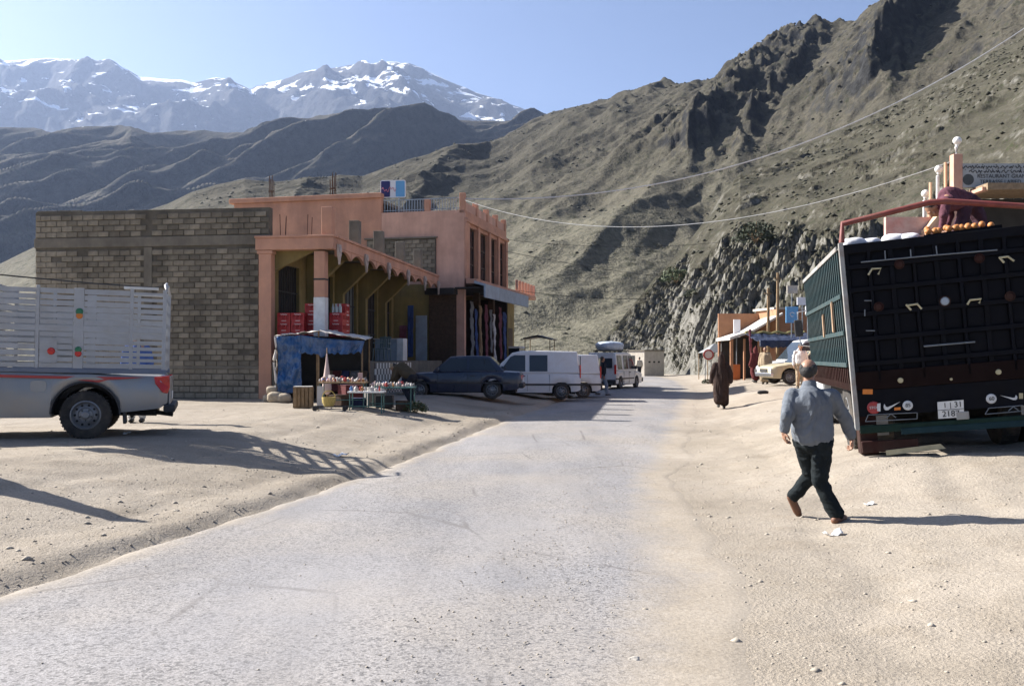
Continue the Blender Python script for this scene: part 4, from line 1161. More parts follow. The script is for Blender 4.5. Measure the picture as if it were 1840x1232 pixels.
for k in range(4):
    mb = MB(); mb.bb((1.31, -.86, 1.86 + k * .125), (1.335, .86, 1.95 + k * .125)); mb.build('cab_rack_slat', CAGE, PU)
    for s in (1, -1):
        mb = MB(); mb.bb((1.34, s * .86 - .015, 1.86 + k * .125), (2.3, s * .86 + .015, 1.95 + k * .125)); mb.build('cab_rack_slat', CAGE, PU)
mb = MB()
for s in (1, -1):
    mb.tube([(-1.12, s * .86, cz1), (-1.12, s * .86, cz1 + .03), (-1.10, s * .80, cz1 + .10), (-1.1, s * .28, cz1 + .16)], .022, 8)
tag(mb.build('rear_hoop', CAGE, PU, smooth=50), kind='stuff')
mb = MB(); mb.bb((-1.0, .80, cz1 + .02), (-.5, .885, cz1 + .055)); mb.build('top_board', WHITEP, PU)
mb = MB(); mb.bb((-1.0, -.885, cz1 + .02), (-.5, -.80, cz1 + .055)); mb.build('top_board', WHITEP, PU)
mb = MB(); mb.tube([(1.9, .75, 2.50), (1.0, .5, 2.46), (0, .3, 2.42), (-.9, .2, 2.40), (-1.1, .2, 2.44)], .012, 6); mb.build('rope', BUMP, PU)
mb = MB(); mb.tube([(1.9, .75, 2.30), (1.9, .75, 2.52)], .018, 6); mb.build('rope_post', CAGE, PU)

# --- cars in front of the arcade
def ground_thing(x, y, dz=0): return (x, y, H(x, y) + dz)
sedan('parked_car', 'dark navy sedan parked in front of the arcade shops', (-.62, 32.0, H(-1.5, 31.5)), R(180 - 3), NAVYCAR, L=4.05, W=1.64, Hh=1.43, wb_=2.42, rear_oh=.97)
van1 = small_van('delivery_van', 'white small panel van with two side windows, parked behind the navy sedan', (1.9, 36.6, H(1, 36.0)), R(180 - 2), WHITECAR, L=4.12, Hh=1.84, group='white vans')
van2 = small_van('delivery_van', 'white windowless van tail showing just behind the two-window white van', (2.95, 39.6, H(2.3, 39)), R(180 - 2), WHITECAR, L=4.1, Hh=1.80, windows=1, group='white vans')
van3 = small_van('minibus', 'white minibus with roof luggage under a sheet, beyond the vans', (5.0, 50.5, H(5, 50)), R(64), WHITECAR, L=4.6, W=1.75, Hh=1.95, windows=3, r=.32, group='white vans', cat='minibus')
for k, y in enumerate((-.5, .5)):
    mb = MB(); mb.tube([(-.5, y, 1.95), (-.5, y, 2.03), (2.2, y, 2.03), (2.2, y, 1.95)], .02, 6); mb.build('roof_rack_bar', IRON, van3)
for k in range(4):
    mb = MB(); mb.tube([(-.4 + k * .85, -.55, 2.05), (-.4 + k * .85, .55, 2.05)], .018, 6); mb.build('roof_rack_bar', IRON, van3)

# --- beige saloon and white van on the right
sedan('beige_saloon', 'beige old saloon car with chrome bumpers parked facing the road', (14.4, 41.2, H(13, 41)), R(180 + 8) , BEIGECAR, L=4.65, W=1.78, Hh=1.44, wb_=2.79, rear_oh=1.05, r=.315, chrome=True)
van4 = small_van('white_van', 'white passenger van with side windows behind the beige saloon', (15.9, 46.5, H(14.5, 46.3)), R(180 + 5), WHITECAR, L=4.7, W=1.75, Hh=2.0, windows=3, r=.34)
# ------------------------------------------------------------------ old lorry seen from behind
LO = thing('lorry', 'old dark high-sided lorry seen from behind with red hoop rail over its load', 'truck', (5.76, 12.0, 0.40), rot=(0, R(-5), R(-12.8)))
bpy.context.view_layer.update()
LM = Matrix.Translation(LO.location) @ LO.rotation_euler.to_matrix().to_4x4()
LI = LM.inverted()
def onrear(px, py, yl=0.0):
    """local (x, z) on the rear plane y = yl that is seen at a photo pixel"""
    o = LI @ Vector((0, 0, CAMZ)); d = (LI.to_3x3() @ (at(px, py, 1) - Vector((0, 0, CAMZ))))
    t = (yl - o.y) / d.y
    p = o + d * t
    return p.x, p.z
NAVYT = M('dark_navy_steel', (0.0042, 0.005, 0.0085), 0.75, 0.3, 4, dirt=(0.009, 0.008, 0.008), dirt_amt=0.6, dirt_scale=3, spec=0.12)
TEAL = M('teal_painted_steel', (0.02, 0.05, 0.055), 0.6, 0.25, 4, dirt=(0.06, 0.055, 0.045), dirt_amt=0.5, dirt_scale=4)
MAROON = M('maroon_paint', (0.03, 0.011, 0.009), 0.75, 0.25, 5, dirt=(0.07, 0.05, 0.04), dirt_amt=0.4, spec=0.15)
REDRAIL = M('red_oxide_rail', (0.17, 0.035, 0.028), 0.6, 0.2, 8, dirt=(0.2, 0.1, 0.07), dirt_amt=0.35)
GREYEDGE = M('worn_grey_edge', (0.30, 0.31, 0.30), 0.6, 0.2, 8, dirt=(0.2, 0.12, 0.08), dirt_amt=0.5)
DKGREEN = M('dark_green_paint', (0.010, 0.026, 0.02), 0.7, 0.3, 6, spec=0.15)
YELLOWP = M('pale_yellow_paint', (0.42, 0.38, 0.24), 0.6, 0.15, 9)
WOODP = M('load_plank', (0.22, 0.16, 0.10), 0.85, 0.3, 8)
hwL = 1.27; LL = 5.5; z0b, z1b = 1.06, 2.86
# load bed and rear gate
mb = MB(); mb.bb((-hwL + .05, .08, .92), (hwL - .05, LL, 1.06)); mb.build('load_bed', UNDER, LO)
mb = MB(); mb.bb((-hwL + .04, .03, z0b), (hwL - .04, .06, z1b - .12)); gate = mb.build('tail_gate', NAVYT, LO)
cols = 9; rows = [1.30, 1.62, 1.94, 2.26, 2.56]
xs_ = [-hwL + .06 + (2 * hwL - .12) * i / cols for i in range(cols + 1)]
for i in range(cols + 1):
    w = .05 if i in (0, cols) else (.04 if i % 2 else .06)
    mb = MB(); mb.bb((xs_[i] - w / 2, -.02 - .01 * (i % 2), z0b), (xs_[i] + w / 2, .03, z1b - .1)); mb.build('gate_rib', NAVYT, LO, bevel=.006)
for k, z in enumerate(rows):
    mb = MB(); mb.bb((-hwL + .05, -.036 - .004 * (k % 2), z - .03), (hwL - .05, .028, z + .03)); mb.build('gate_rail', NAVYT, LO, bevel=.006)
zz = [z0b + .04] + rows + [z1b - .12]
pm = {}
rl = random.Random(9)
for i in range(cols):
    for k in range(len(zz) - 1):
        w = xs_[i + 1] - xs_[i] - .07; h = zz[k + 1] - zz[k] - .08
        key = round(h, 3)
        if key not in pm:
            q = MB(); q.box((0, 0, 0), (w, .02, h)); pm[key] = q.mesh('gate_panel', NAVYT)
        o = link_mesh('gate_panel', pm[key], LO, ((xs_[i] + xs_[i + 1]) / 2, .018 + rl.uniform(-.006, .006), (zz[k] + zz[k + 1]) / 2), (rl.uniform(-.012, .012), 0, rl.uniform(-.012, .012)))
mb = MB(); mb.bb((-hwL, -.03, z0b - .1), (hwL, .06, z0b + .14)); mb.build('gate_sill', M('blackened_maroon', (0.011, 0.0055, 0.005), .8, .3, 5, spec=.1), LO, bevel=.01)
# lighter bar and top edge
def bar(name, p, q, th, mat, y=-.05, par=LO):
    (x0, zA), (x1, zB) = onrear(*p, y), onrear(*q, y)
    m_ = MB(); m_.tube([(x0, y, zA), (x1, y, zB)], th, 6); return m_.build(name, mat, par)
STEEL = M('bare_steel', (0.14, 0.16, 0.18), 0.5, 0.2, 9)
bar('lock_bar', (1547, 471), (1684, 458), .010, STEEL); bar('lock_bar', (1684, 458), (1792, 449), .010, STEEL)
bar('lock_bar', (1660, 622), (1752, 614), .012, STEEL)
for (a, b) in (((1682, 442), (1684, 458)), ((1636, 448), (1637, 462)), ((1590, 450), (1591, 467)), ((1553, 540), (1566, 540)), ((1556, 594), (1572, 594)), ((1554, 556), (1554, 568))):
    bar('latch', a, b, .008, STEEL)
# hand hooks: three-stroke staples
def staple(name, pts, mat, th=.014):
    m_ = MB(); l = [onrear(*p, -.055) for p in pts]; m_.tube([(x, -.06, z) for x, z in l], th, 6); m_.build(name, mat, LO)
for pts in ([(1560, 494), (1567, 483), (1583, 482), (1578, 493)], [(1795, 462), (1804, 472)] , [(1795, 463), (1811, 461), (1822, 469)],
            [(1628, 547), (1637, 557)], [(1629, 549), (1648, 546), (1656, 555)], [(1738, 547), (1743, 539), (1763, 537), (1759, 545)]):
    staple('gate_hook', pts, YELLOWP)
for (px, py, m_, rd) in ((1698, 541, BLUEGREY, .055), (1616, 475, MAROON, .05), (1760, 464, MAROON, .05), (1579, 551, MAROON, .05), (1815, 532, MAROON, .05)):
    x, z = onrear(px, py, -.05); q = MB(); q.lathe([(0, -.062), (rd * .7, -.062), (rd, -.05), (rd, -.045)], 14, 'y', (x, 0, z)); q.build('reflector', m_, LO)
    q = MB(); q.lathe([(rd * 1.02, -.058), (rd * 1.25, -.056), (rd * 1.25, -.045), (rd * 1.02, -.045)], 14, 'y', (x, 0, z), caps=False); q.build('reflector_ring', MAROON, LO)
# worn corner posts
for s in (-1, 1):
    q = MB(); q.bb((s * hwL - .03, -.04, .45 if s < 0 else .9), (s * hwL + .03, .03, z1b + .03)); q.build('corner_post', GREYEDGE, LO, bevel=.008)
# top boards of the gate
q = MB(); q.bb((-hwL + .031, -.025, z1b - .12), (hwL - .031, .05, z1b)); q.build('gate_top', NAVYT, LO, bevel=.008)
# slatted side walls
for s in (-1, 1):
    x = s * hwL
    q = MB(); q.bb((x - .012 * s - .006, .06, z0b + .2), (x - .012 * s + .006, LL, z1b - .05)); q.build('side_panel', NAVYT, LO)
    sm_ = MB(); sm_.box((0, 0, 0), (.05, .06, z1b - z0b - .28)); sm_ = sm_.mesh('side_slat', TEAL)
    for i in range(24):
        link_mesh('side_slat', sm_, LO, (x + s * .022, .12 + i * (LL - .2) / 23, (z1b + z0b) / 2 + .09))
    for k, z in enumerate((z0b + .24, 1.72, 2.2, z1b - .04)):
        q = MB(); q.bb((x + s * .048, .02, z - .03), (x + s * .066, LL, z + .03)); q.build('side_rail', TEAL if k < 3 else GREYEDGE, LO, bevel=.005)
    q = MB(); q.bb((x - .03, .03, z0b - .1), (x + s * .03, LL, z0b + .2)); sk = q.build('side_skirt', MAROON, LO, bevel=.01)
    for i in range(26):
        q = MB(); q.bb((x + s * .03, .1 + i * .205, z0b), (x + s * .045, .16 + i * .205, z0b + .19)); q.build('skirt_rib', MAROON, sk)
    # strips of leather hung on the slats
    for k, (y, z, ln_) in enumerate(((2.3, 1.9, .34), (.95, 1.98, .42))):
        q = MB(); q.prism([(y - .05, z + ln_ / 2), (y + .06, z + ln_ / 2 - .04), (y + .13, z - ln_ / 2), (y + .03, z - ln_ / 2 - .02)], 'x', x + s * .06, x + s * .085); q.build('hanging_flap', M('tan_leather', (.36, .24, .15), .8, .2, 8), LO)
# head board and cab
q = MB(); q.bb((-hwL, LL, z0b - .1), (hwL, LL + .08, z1b + .05)); q.build('head_board', TEAL, LO)
CABP = M('white_blue_cab_paint', (0.55, 0.58, 0.60), 0.45, 0.1, 3, dirt=(0.3, 0.26, 0.2), dirt_amt=0.4)
q = MB(); q.prism([(LL + .2, .7), (LL + 1.75, .7), (LL + 1.85, 1.5), (LL + 1.65, 2.45), (LL + .2, 2.5)], 'x', -1.15, 1.15); q.build('cab', CABP, LO, bevel=.06, seg=3)
for s in (-1, 1):
    q = MB(); q.prism([(LL + .7, 1.6), (LL + 1.7, 1.6), (LL + 1.55, 2.3), (LL + .7, 2.3)], 'x', s * 1.152, s * 1.17); q.build('side_window', CARGLASS, LO)
    q = MB(); q.tube([(s * 1.1, LL + 1.6, 2.35), (s * 1.36, LL + 1.6, 2.33), (s * 1.36, LL + 1.6, 1.65), (s * 1.1, LL + 1.6, 1.6)], .018, 6); ma = q.build('mirror_arm', CHROME, LO)
    q = MB(); q.box((s * 1.37, LL + 1.58, 2.0), (.16, .06, .34)); q.build('mirror', BUMP, ma, bevel=.02)
q = MB(); q.bb((-1.0, LL + 1.87, 1.55), (1.0, LL + 1.90, 2.3)); q.build('windscreen', CARGLASS, LO)
q = MB(); q.bb((-1.2, LL + 1.8, .45), (1.2, LL + 2.0, .8)); q.build('front_bumper', CABP, LO, bevel=.03)
# chassis, axle, wheels
for s in (-1, 1):
    q = MB(); q.bb((s * .42 - .06, .05, .68), (s * .42 + .06, LL + 1.8, .92)); q.build('chassis_rail', UNDER, LO)
q = MB(); q.tube([(-1.0, 1.35, .52), (1.0, 1.35, .52)], .09, 10); q.ell((0, 1.35, .52), (.26, .22, .24)); q.build('rear_axle', UNDER, LO, smooth=40)
for s in (-1, 1):
    for k in (0, 1):
        w_ = wheel(LO, s * (1.10 - .30 * k), 1.35, .52, .26, 1, CHROME if False else RIM, hubr=.58); w_.rotation_euler = (0, 0, R(-90 * s))
    w_ = wheel(LO, s * 1.02, LL + .95, .52, .26, 1, RIM, hubr=.58); w_.rotation_euler = (0, 0, R(-90 * s))
    q = MB(); q.bb((s * 1.22, .46, .32), (s * .82, .49, .95)); q.build('mud_flap', M('pale_mud_flap', (.5, .48, .45), .7, .1, 6, dirt=(.3, .24, .18), dirt_amt=.5), LO)
q = MB(); q.bb((-1.245, .06, .12), (-1.02, .34, .66)); q.build('rear_step', MAROON, LO, bevel=.015)
q = MB(); q.bb((-1.1, 2.1, .30), (1.1, 4.6, .90)); q.build('sun_block_box', UNDER, LO, bevel=.04)  # added full-width box that keeps sun from passing under the lorry
# rear light bar, bumper
q = MB(); q.bb((-hwL + .04, -.02, .62), (hwL - .04, .05, .955)); q.build('light_board', NAVYT, LO)
q = MB(); q.bb((-hwL + .03, -.05, .40), (hwL - .03, .05, .50)); q.build('rear_bumper', DKGREEN, LO, bevel=.012)
q = MB(); q.bb((-.75, -.062, .36), (1.1, -.02, .44)); q.build('bumper_strip', M('teal_bumper', (.012, .032, .04), .7, .2, 6, spec=.15), LO, bevel=.008)
q = MB(); q.bb((-hwL + .03, -.04, .15), (-.55, .03, .30)); q.build('underrun_bar', MAROON, LO, bevel=.012)
x, z = onrear(1592, 813, -.05); x2, z2 = onrear(1690, 801, -.05)
q = MB(); q.prism([(x, z - .035), (x2 + .06, z2 - .035), (x2, z2 + .03), (x, z + .03)], 'y', -.06, -.045); q.build('pale_strip', YELLOWP, LO)
def ondisc(px, py, rd, mat, name, par=LO, y=-.03):
    x, z = onrear(px, py, y); q = MB(); q.lathe([(0, y - .02), (rd * .85, y - .02), (rd, y - .008), (rd, y)], 18, 'y', (x, 0, z)); return q.build(name, mat, par), x, z
def decal(name, pts, mat, y=-.032, par=LO, cyc=True):
    l = [onrear(*p, y) for p in pts]; q = MB(); q.prism(l, 'y', y - .006, y); return q.build(name, mat, par)
def text_mesh(name, txt, size, mat, parent, loc, rot, ext=0.002, align='CENTER'):
    cu = bpy.data.curves.new(name, 'FONT'); cu.body = txt; cu.size = size; cu.align_x = align; cu.align_y = 'CENTER'; cu.extrude = ext
    to = bpy.data.objects.new(name + '_tmp', cu); _tmp_scene.collection.objects.link(to)
    _tmp_scene.view_layers[0].update(); dg = _tmp_scene.view_layers[0].depsgraph; me = bpy.data.meshes.new_from_object(to.evaluated_get(dg))
    bpy.data.objects.remove(to); me.materials.clear(); me.materials.append(mat)
    return link_mesh(name, me, parent, loc, rot)
# round lamps and stickers, left and right
REDDISC = M('red_sticker', (0.30, 0.03, 0.03), 0.5, 0.15, 20); WDISC = M('white_sticker', (0.55, 0.57, 0.58), 0.5, 0.08, 20)
for (px, py, rd, m_, tx) in ((1570, 732, .082, REDDISC, 'STOP'), (1631, 728, .062, WDISC, '85'), (1781, 716, .062, WDISC, '60')):
    o_, x, z = ondisc(px, py, rd, m_, 'round_sticker')
    text_mesh('sticker_text', tx, rd * (1.05 if len(tx) < 3 else .55), BLACKT if m_ is WDISC else WDISC, o_, (x, -.054, z), (R(90), 0, 0))
decal('sticker_tab', [(1576, 738), (1582, 739), (1582, 724), (1576, 725)], WDISC, -.055)
def swoosh(p, q, flip):
    """tick-shaped white sticker between two pixel points"""
    (xa, za), (xb, zb) = onrear(*p, -.03), onrear(*q, -.03)
    L_ = xb - xa; pts = []
    base = [(0, .52), (.03, .30), (.12, .18), (.26, .20), (.45, .42), (1.0, .98), (.45, .62), (.24, .50), (.13, .55), (.09, .78), (.06, .86), (.02, .70)]
    hgt = (abs(zb - za) + .06)
    for (u, v) in base:
        uu = 1 - u if flip else u
        pts.append((xa + uu * L_, min(za, zb) - .03 + v * hgt))
    m_ = MB(); m_.prism(pts, 'y', -.04, -.032); return m_.build('tick_sticker', WDISC, LO)
swoosh((1588, 736), (1618, 725), False)
swoosh((1797, 714), (1828, 716), True)
decal('orange_lamp', [(1550, 708), (1568, 708), (1568, 699), (1550, 699)], AMBER, -.03)
decal('orange_lamp', [(1607, 737), (1618, 736), (1618, 731), (1607, 732)], AMBER, -.03)
decal('yellow_lamp', [(1831, 716), (1838, 716), (1838, 706), (1831, 706)], YELLOWP, -.03)
for (px, py) in ((1618, 683), (1794, 668), (1709, 681)):
    ondisc(px, py, .035 if px != 1709 else .018, YELLOWP, 'marker_lamp')
for (a, b) in (((1555, 757), (1648, 752)), ((1560, 745), (1648, 741)), ((1648, 741), (1648, 752)), ((1560, 745), (1555, 757)), ((1770, 744), (1838, 738)), ((1777, 733), (1838, 728)), ((1777, 733), (1770, 744)),
               ((1592, 751), (1601, 743)), ((1601, 743), (1610, 750)), ((1812, 738), (1821, 730)), ((1821, 730), (1830, 737))):
    bar('lamp_guard', a, b, .006, STEEL, -.04)
# number plate
pl = [onrear(*p, -.05) for p in ((1684, 722), (1731, 718), (1732, 749), (1686, 752))]
q = MB(); q.prism(pl, 'y', -.062, -.05); npl = q.build('number_plate', PLATE, LO)
cxp = sum(p[0] for p in pl) / 4; czp = sum(p[1] for p in pl) / 4
for (t_, dx, dz, sz) in (('I', -.065, .055, .085), ('|', .0, .055, .085), ('31', .09, .055, .10), ('2187', -.005, -.055, .105)):
    text_mesh('plate_text', t_, sz, BLACKT, npl, (cxp + dx, -.065, czp + dz), (R(90), 0, 0))
q = MB(); q.bb((cxp - .16, -.066, czp - .003), (cxp + .16, -.062, czp + .003)); q.build('plate_line', BLACKT, npl)
q = MB(); q.bb((-.08, -.07, .50), (.07, -.04, .60)); q.build('tow_hitch', GREYEDGE, LO, bevel=.01)
# red hoop rail over the load
pts = [onrear(1513, 436, 0), onrear(1514, 402, 0), onrear(1600, 381, 0), onrear(1668, 364, 0), onrear(1700, 361, 0), onrear(1840, 370, 0)]
pts = [(x, 0.02, z) for x, z in pts] + [(hwL, .02, pts[-1][1] - .06), (hwL, .02, z1b)]
q = MB(); q.tube(pts, .038, 10); q.build('hoop_rail', REDRAIL, LO, smooth=50)
# the load: sheeted goods, sacks, oranges in a tray
q = MB(); q.bb((-hwL + .06, .3, z0b), (hwL - .06, LL - .1, z1b - .12)); q.build('load', WOODP, LO)
def lump(name, parent, c, s, mat, seed, n=26, sub=1.0):
    """soft sack-like shape"""
    mb = MB(); mb.ell((0, 0, 0), s, None, n, n // 2)
    v = np.array(mb.v); a = np.abs(v / np.array(s)) ** 0.72 * np.sign(v) * np.array(s)
    d = 0.11 * fbm(a[:, 0] * 5 + seed, a[:, 1] * 5 + a[:, 2] * 4, 4) * sub
    a = a * (1 + d[:, None] * 1.6)
    mb.v = [tuple(p) for p in a]
    return mb.build(name, mat, parent, smooth=60, loc=c)
SACKW = M('white_sack', (0.62, 0.62, 0.64), 0.85, 0.08, 5, 0.3, 14)
PINKSACK = M('pink_sheet', (0.50, 0.27, 0.23), 0.85, 0.15, 3, 0.3, 10, dirt=(.55, .42, .38), dirt_amt=.6)
def loadpt(px, py, yl):
    x, z = onrear(px, py, yl); v = LM @ Vector((x, yl, z)); return v
k = 0
for (px, py, yl, s) in ((1532, 440, .45, (.17, .2, .09)), (1560, 441, .5, (.17, .2, .09)), (1606, 434, .6, (.16, .2, .10)), (1632, 433, .55, (.15, .2, .10))):
    o_ = lump('sack', None, loadpt(px, py, yl), s, SACKW, k); o_.rotation_euler = (0, R(-5), R(-12))
    k += 1
    tag(o_, ('white sack at the far left end of the lorry load', 'white sack second from the left on the lorry load', 'white sack beside the oranges, left of the pair', 'white sack beside the oranges, right of the pair')[k - 1], 'sack', 'sacks on the lorry')
ORNG = M('orange_peel', (0.48, 0.19, 0.05), 0.6, 0.25, 20)
om = MB(); om.ell((0, 0, 0), (.043, .043, .04), None, 12, 8); om = om.mesh('orange', ORNG, 60)
i = 0
for row in range(2):
    for px in range(1664, 1790, 13):
        if rl.random() < .25: continue
        py = 415 - (px - 1664) * .10 - row * 2
        v = loadpt(px + rl.uniform(-4, 4), py + 1.5 + rl.uniform(-2, 1.5), .25 + .13 * row)
        o_ = link_mesh('orange', om, None, v, (rl.random(), rl.random(), 0))
        tag(o_, 'orange fruit in the row along the top of the lorry tailgate', 'fruit', 'oranges on the lorry')
        i += 1
q = MB(); x, z = onrear(1660, 424, .2); x2, z2 = onrear(1800, 405, .2)
q.prism([(x, z - .1), (x2, z2 - .1), (x2, z2 + .01), (x, z + .01)], 'y', .18, .2); q.prism([(x, z - .1), (x2, z2 - .1), (x2, z2 - .05), (x, z - .05)], 'y', .2, .6)
q.build('tray', NAVYT, LO)
# ------------------------------------------------------------------ people
SKIN = M('tanned_skin', (0.30, 0.16, 0.10), 0.55, 0.12, 12)
SKINL = M('light_brown_skin', (0.36, 0.20, 0.13), 0.55, 0.12, 12)
HAIR = M('black_grey_hair', (0.022, 0.02, 0.019), 0.7, 0.35, 40, 0.4, 120)
LEATHER = M('brown_shoe_leather', (0.14, 0.06, 0.03), 0.6, 0.2, 12)
BLACKSHOE = M('black_shoe', (0.02, 0.018, 0.016), 0.6, 0.2, 12)
def cloth(name, col, var=0.14): return M(name, col, 0.92, var, 7, 0.35, 60, spec=0.15)

def remesh(mb, name, mat, parent, voxel, smooth_it=6, folds=0.0, fscale=(9, 3), seed=0):
    me = mb.mesh(name, mat)
    o = bpy.data.objects.new(name, me); _tmp_scene.collection.objects.link(o)
    m1 = o.modifiers.new('r', 'REMESH'); m1.mode = 'VOXEL'; m1.voxel_size = voxel
    if smooth_it:
        m2 = o.modifiers.new('s', 'SMOOTH'); m2.factor = 0.5; m2.iterations = smooth_it
    _tmp_scene.view_layers[0].update()
    dg = _tmp_scene.view_layers[0].depsgraph
    me2 = bpy.data.meshes.new_from_object(o.evaluated_get(dg))
    _tmp_scene.collection.objects.unlink(o); bpy.data.objects.remove(o)
    o = bpy.data.objects.new(name, me2); COL.objects.link(o)
    me2.materials.clear(); me2.materials.append(mat)
    if folds:
        n = len(me2.vertices); co = np.empty(n * 3, np.float32); me2.vertices.foreach_get('co', co); co = co.reshape(-1, 3)
        no = np.empty(n * 3, np.float32); me2.vertices.foreach_get('normal', no); no = no.reshape(-1, 3)
        a = co[:, 0] * fscale[0] + co[:, 1] * fscale[0] * .8 + seed
        d = fbm(a + 1.5 * pnoise(co[:, 2] * 3, a), co[:, 2] * fscale[1] + seed, 3) + 0.5 * (ridged(a * .8, co[:, 2] * fscale[1] * 1.7 + 3 + seed, 2) - .5)
        co = co + no * (d * folds)[:, None]
        me2.vertices.foreach_set('co', co.astype(np.float32).ravel()); me2.update()
    me2.shade_smooth()
    o.parent = parent
    return o

def hand(mb, wrist, dirv, side, palm_n, s=1.0, curl=0.5):
    """palm and five fingers; dirv: pointing direction of the hand, palm_n: palm normal"""
    w = Vector(wrist); d = Vector(dirv).normalized(); pn = Vector(palm_n); pn = (pn - d * pn.dot(d)).normalized(); lat = d.cross(pn).normalized() * side
    pc = w + d * .05 * s
    q = Matrix((lat, d, pn)).transposed().to_euler()
    mb.cap(w - d * .02, w + d * .03 * s, .026 * s, .028 * s)
    mb.ell(pc, (.040 * s, .052 * s, .017 * s), q)
    ls = (.070, .080, .074, .058)
    for i in range(4):
        off = (-.028 + .0187 * i) * s
        a = w + d * .09 * s + lat * off * -1
        L_ = ls[i] * s; th = curl * (0.9 + .15 * i)
        d1 = (d * math.cos(th * .6) + pn * math.sin(th * .6)); d2 = (d * math.cos(th * 1.7) + pn * math.sin(th * 1.7))
        b = a + d1 * L_ * .55; c = b + d2 * L_ * .5
        mb.cap(a - d * .012 * s, b, .0098 * s, .009 * s, 8, 3); mb.cap(b, c, .009 * s, .0078 * s, 8, 3)
    a = w + d * .025 * s + lat * .032 * s
    b = a + (d * .6 + lat * .65 + pn * .25).normalized() * .042 * s; c = b + (d * .85 + lat * .1 + pn * .45).normalized() * .034 * s
    mb.cap(a - lat * .01 * s, b, .013 * s, .011 * s, 8, 3); mb.cap(b, c, .011 * s, .009 * s, 8, 3)

def head_shape(mb, c, face, s=1.0, up=(0, 0, 1)):
    c = Vector(c); f = Vector(face).normalized(); u = Vector(up); u = (u - f * u.dot(f)).normalized(); l = u.cross(f)
    q = Matrix((l, f, u)).transposed().to_euler()
    P = lambda x, y, z: c + l * x * s + f * y * s + u * z * s
    E = lambda p, r: mb.ell(p, tuple(k * s for k in r), q, 16, 10)
    E(P(0, -.012, .03), (.078, .098, .085))         # skull
    E(P(0, .022, -.035), (.060, .070, .075))        # face
    E(P(0, .055, -.085), (.030, .030, .026))        # chin
    E(P(0, .075, .028), (.055, .022, .014))         # brow
    for sx in (-1, 1):
        E(P(sx * .03, .083, .006), (.013, .011, .010))   # eyes
        E(P(sx * .080, -.012, -.005), (.010, .022, .034))  # ears
        E(P(sx * .045, .06, -.03), (.022, .025, .02))    # cheeks
    mb.cap(P(0, .085, .01), P(0, .108, -.028), .010 * s, .015 * s, 8, 3)   # nose
    E(P(0, .090, -.058), (.024, .010, .007)); E(P(0, .088, -.068), (.021, .009, .006))   # lips
    return P, E, q

def foot(mb, an, d, s=1.0, tilt=0.0):
    a = Vector(an); d = Vector(d).normalized(); dn = Vector((0, 0, -1))
    dd_ = (d * math.cos(tilt) + dn * math.sin(tilt)); heel = a + dn * .045 * s - dd_ * .05 * s
    mb.cap(a + Vector((0, 0, .02)), heel + dd_ * .03, .046 * s, .043 * s)
    mb.cap(heel, heel + dd_ * .17 * s, .042 * s, .044 * s); mb.cap(heel + dd_ * .15 * s, heel + dd_ * .215 * s, .044 * s, .034 * s)

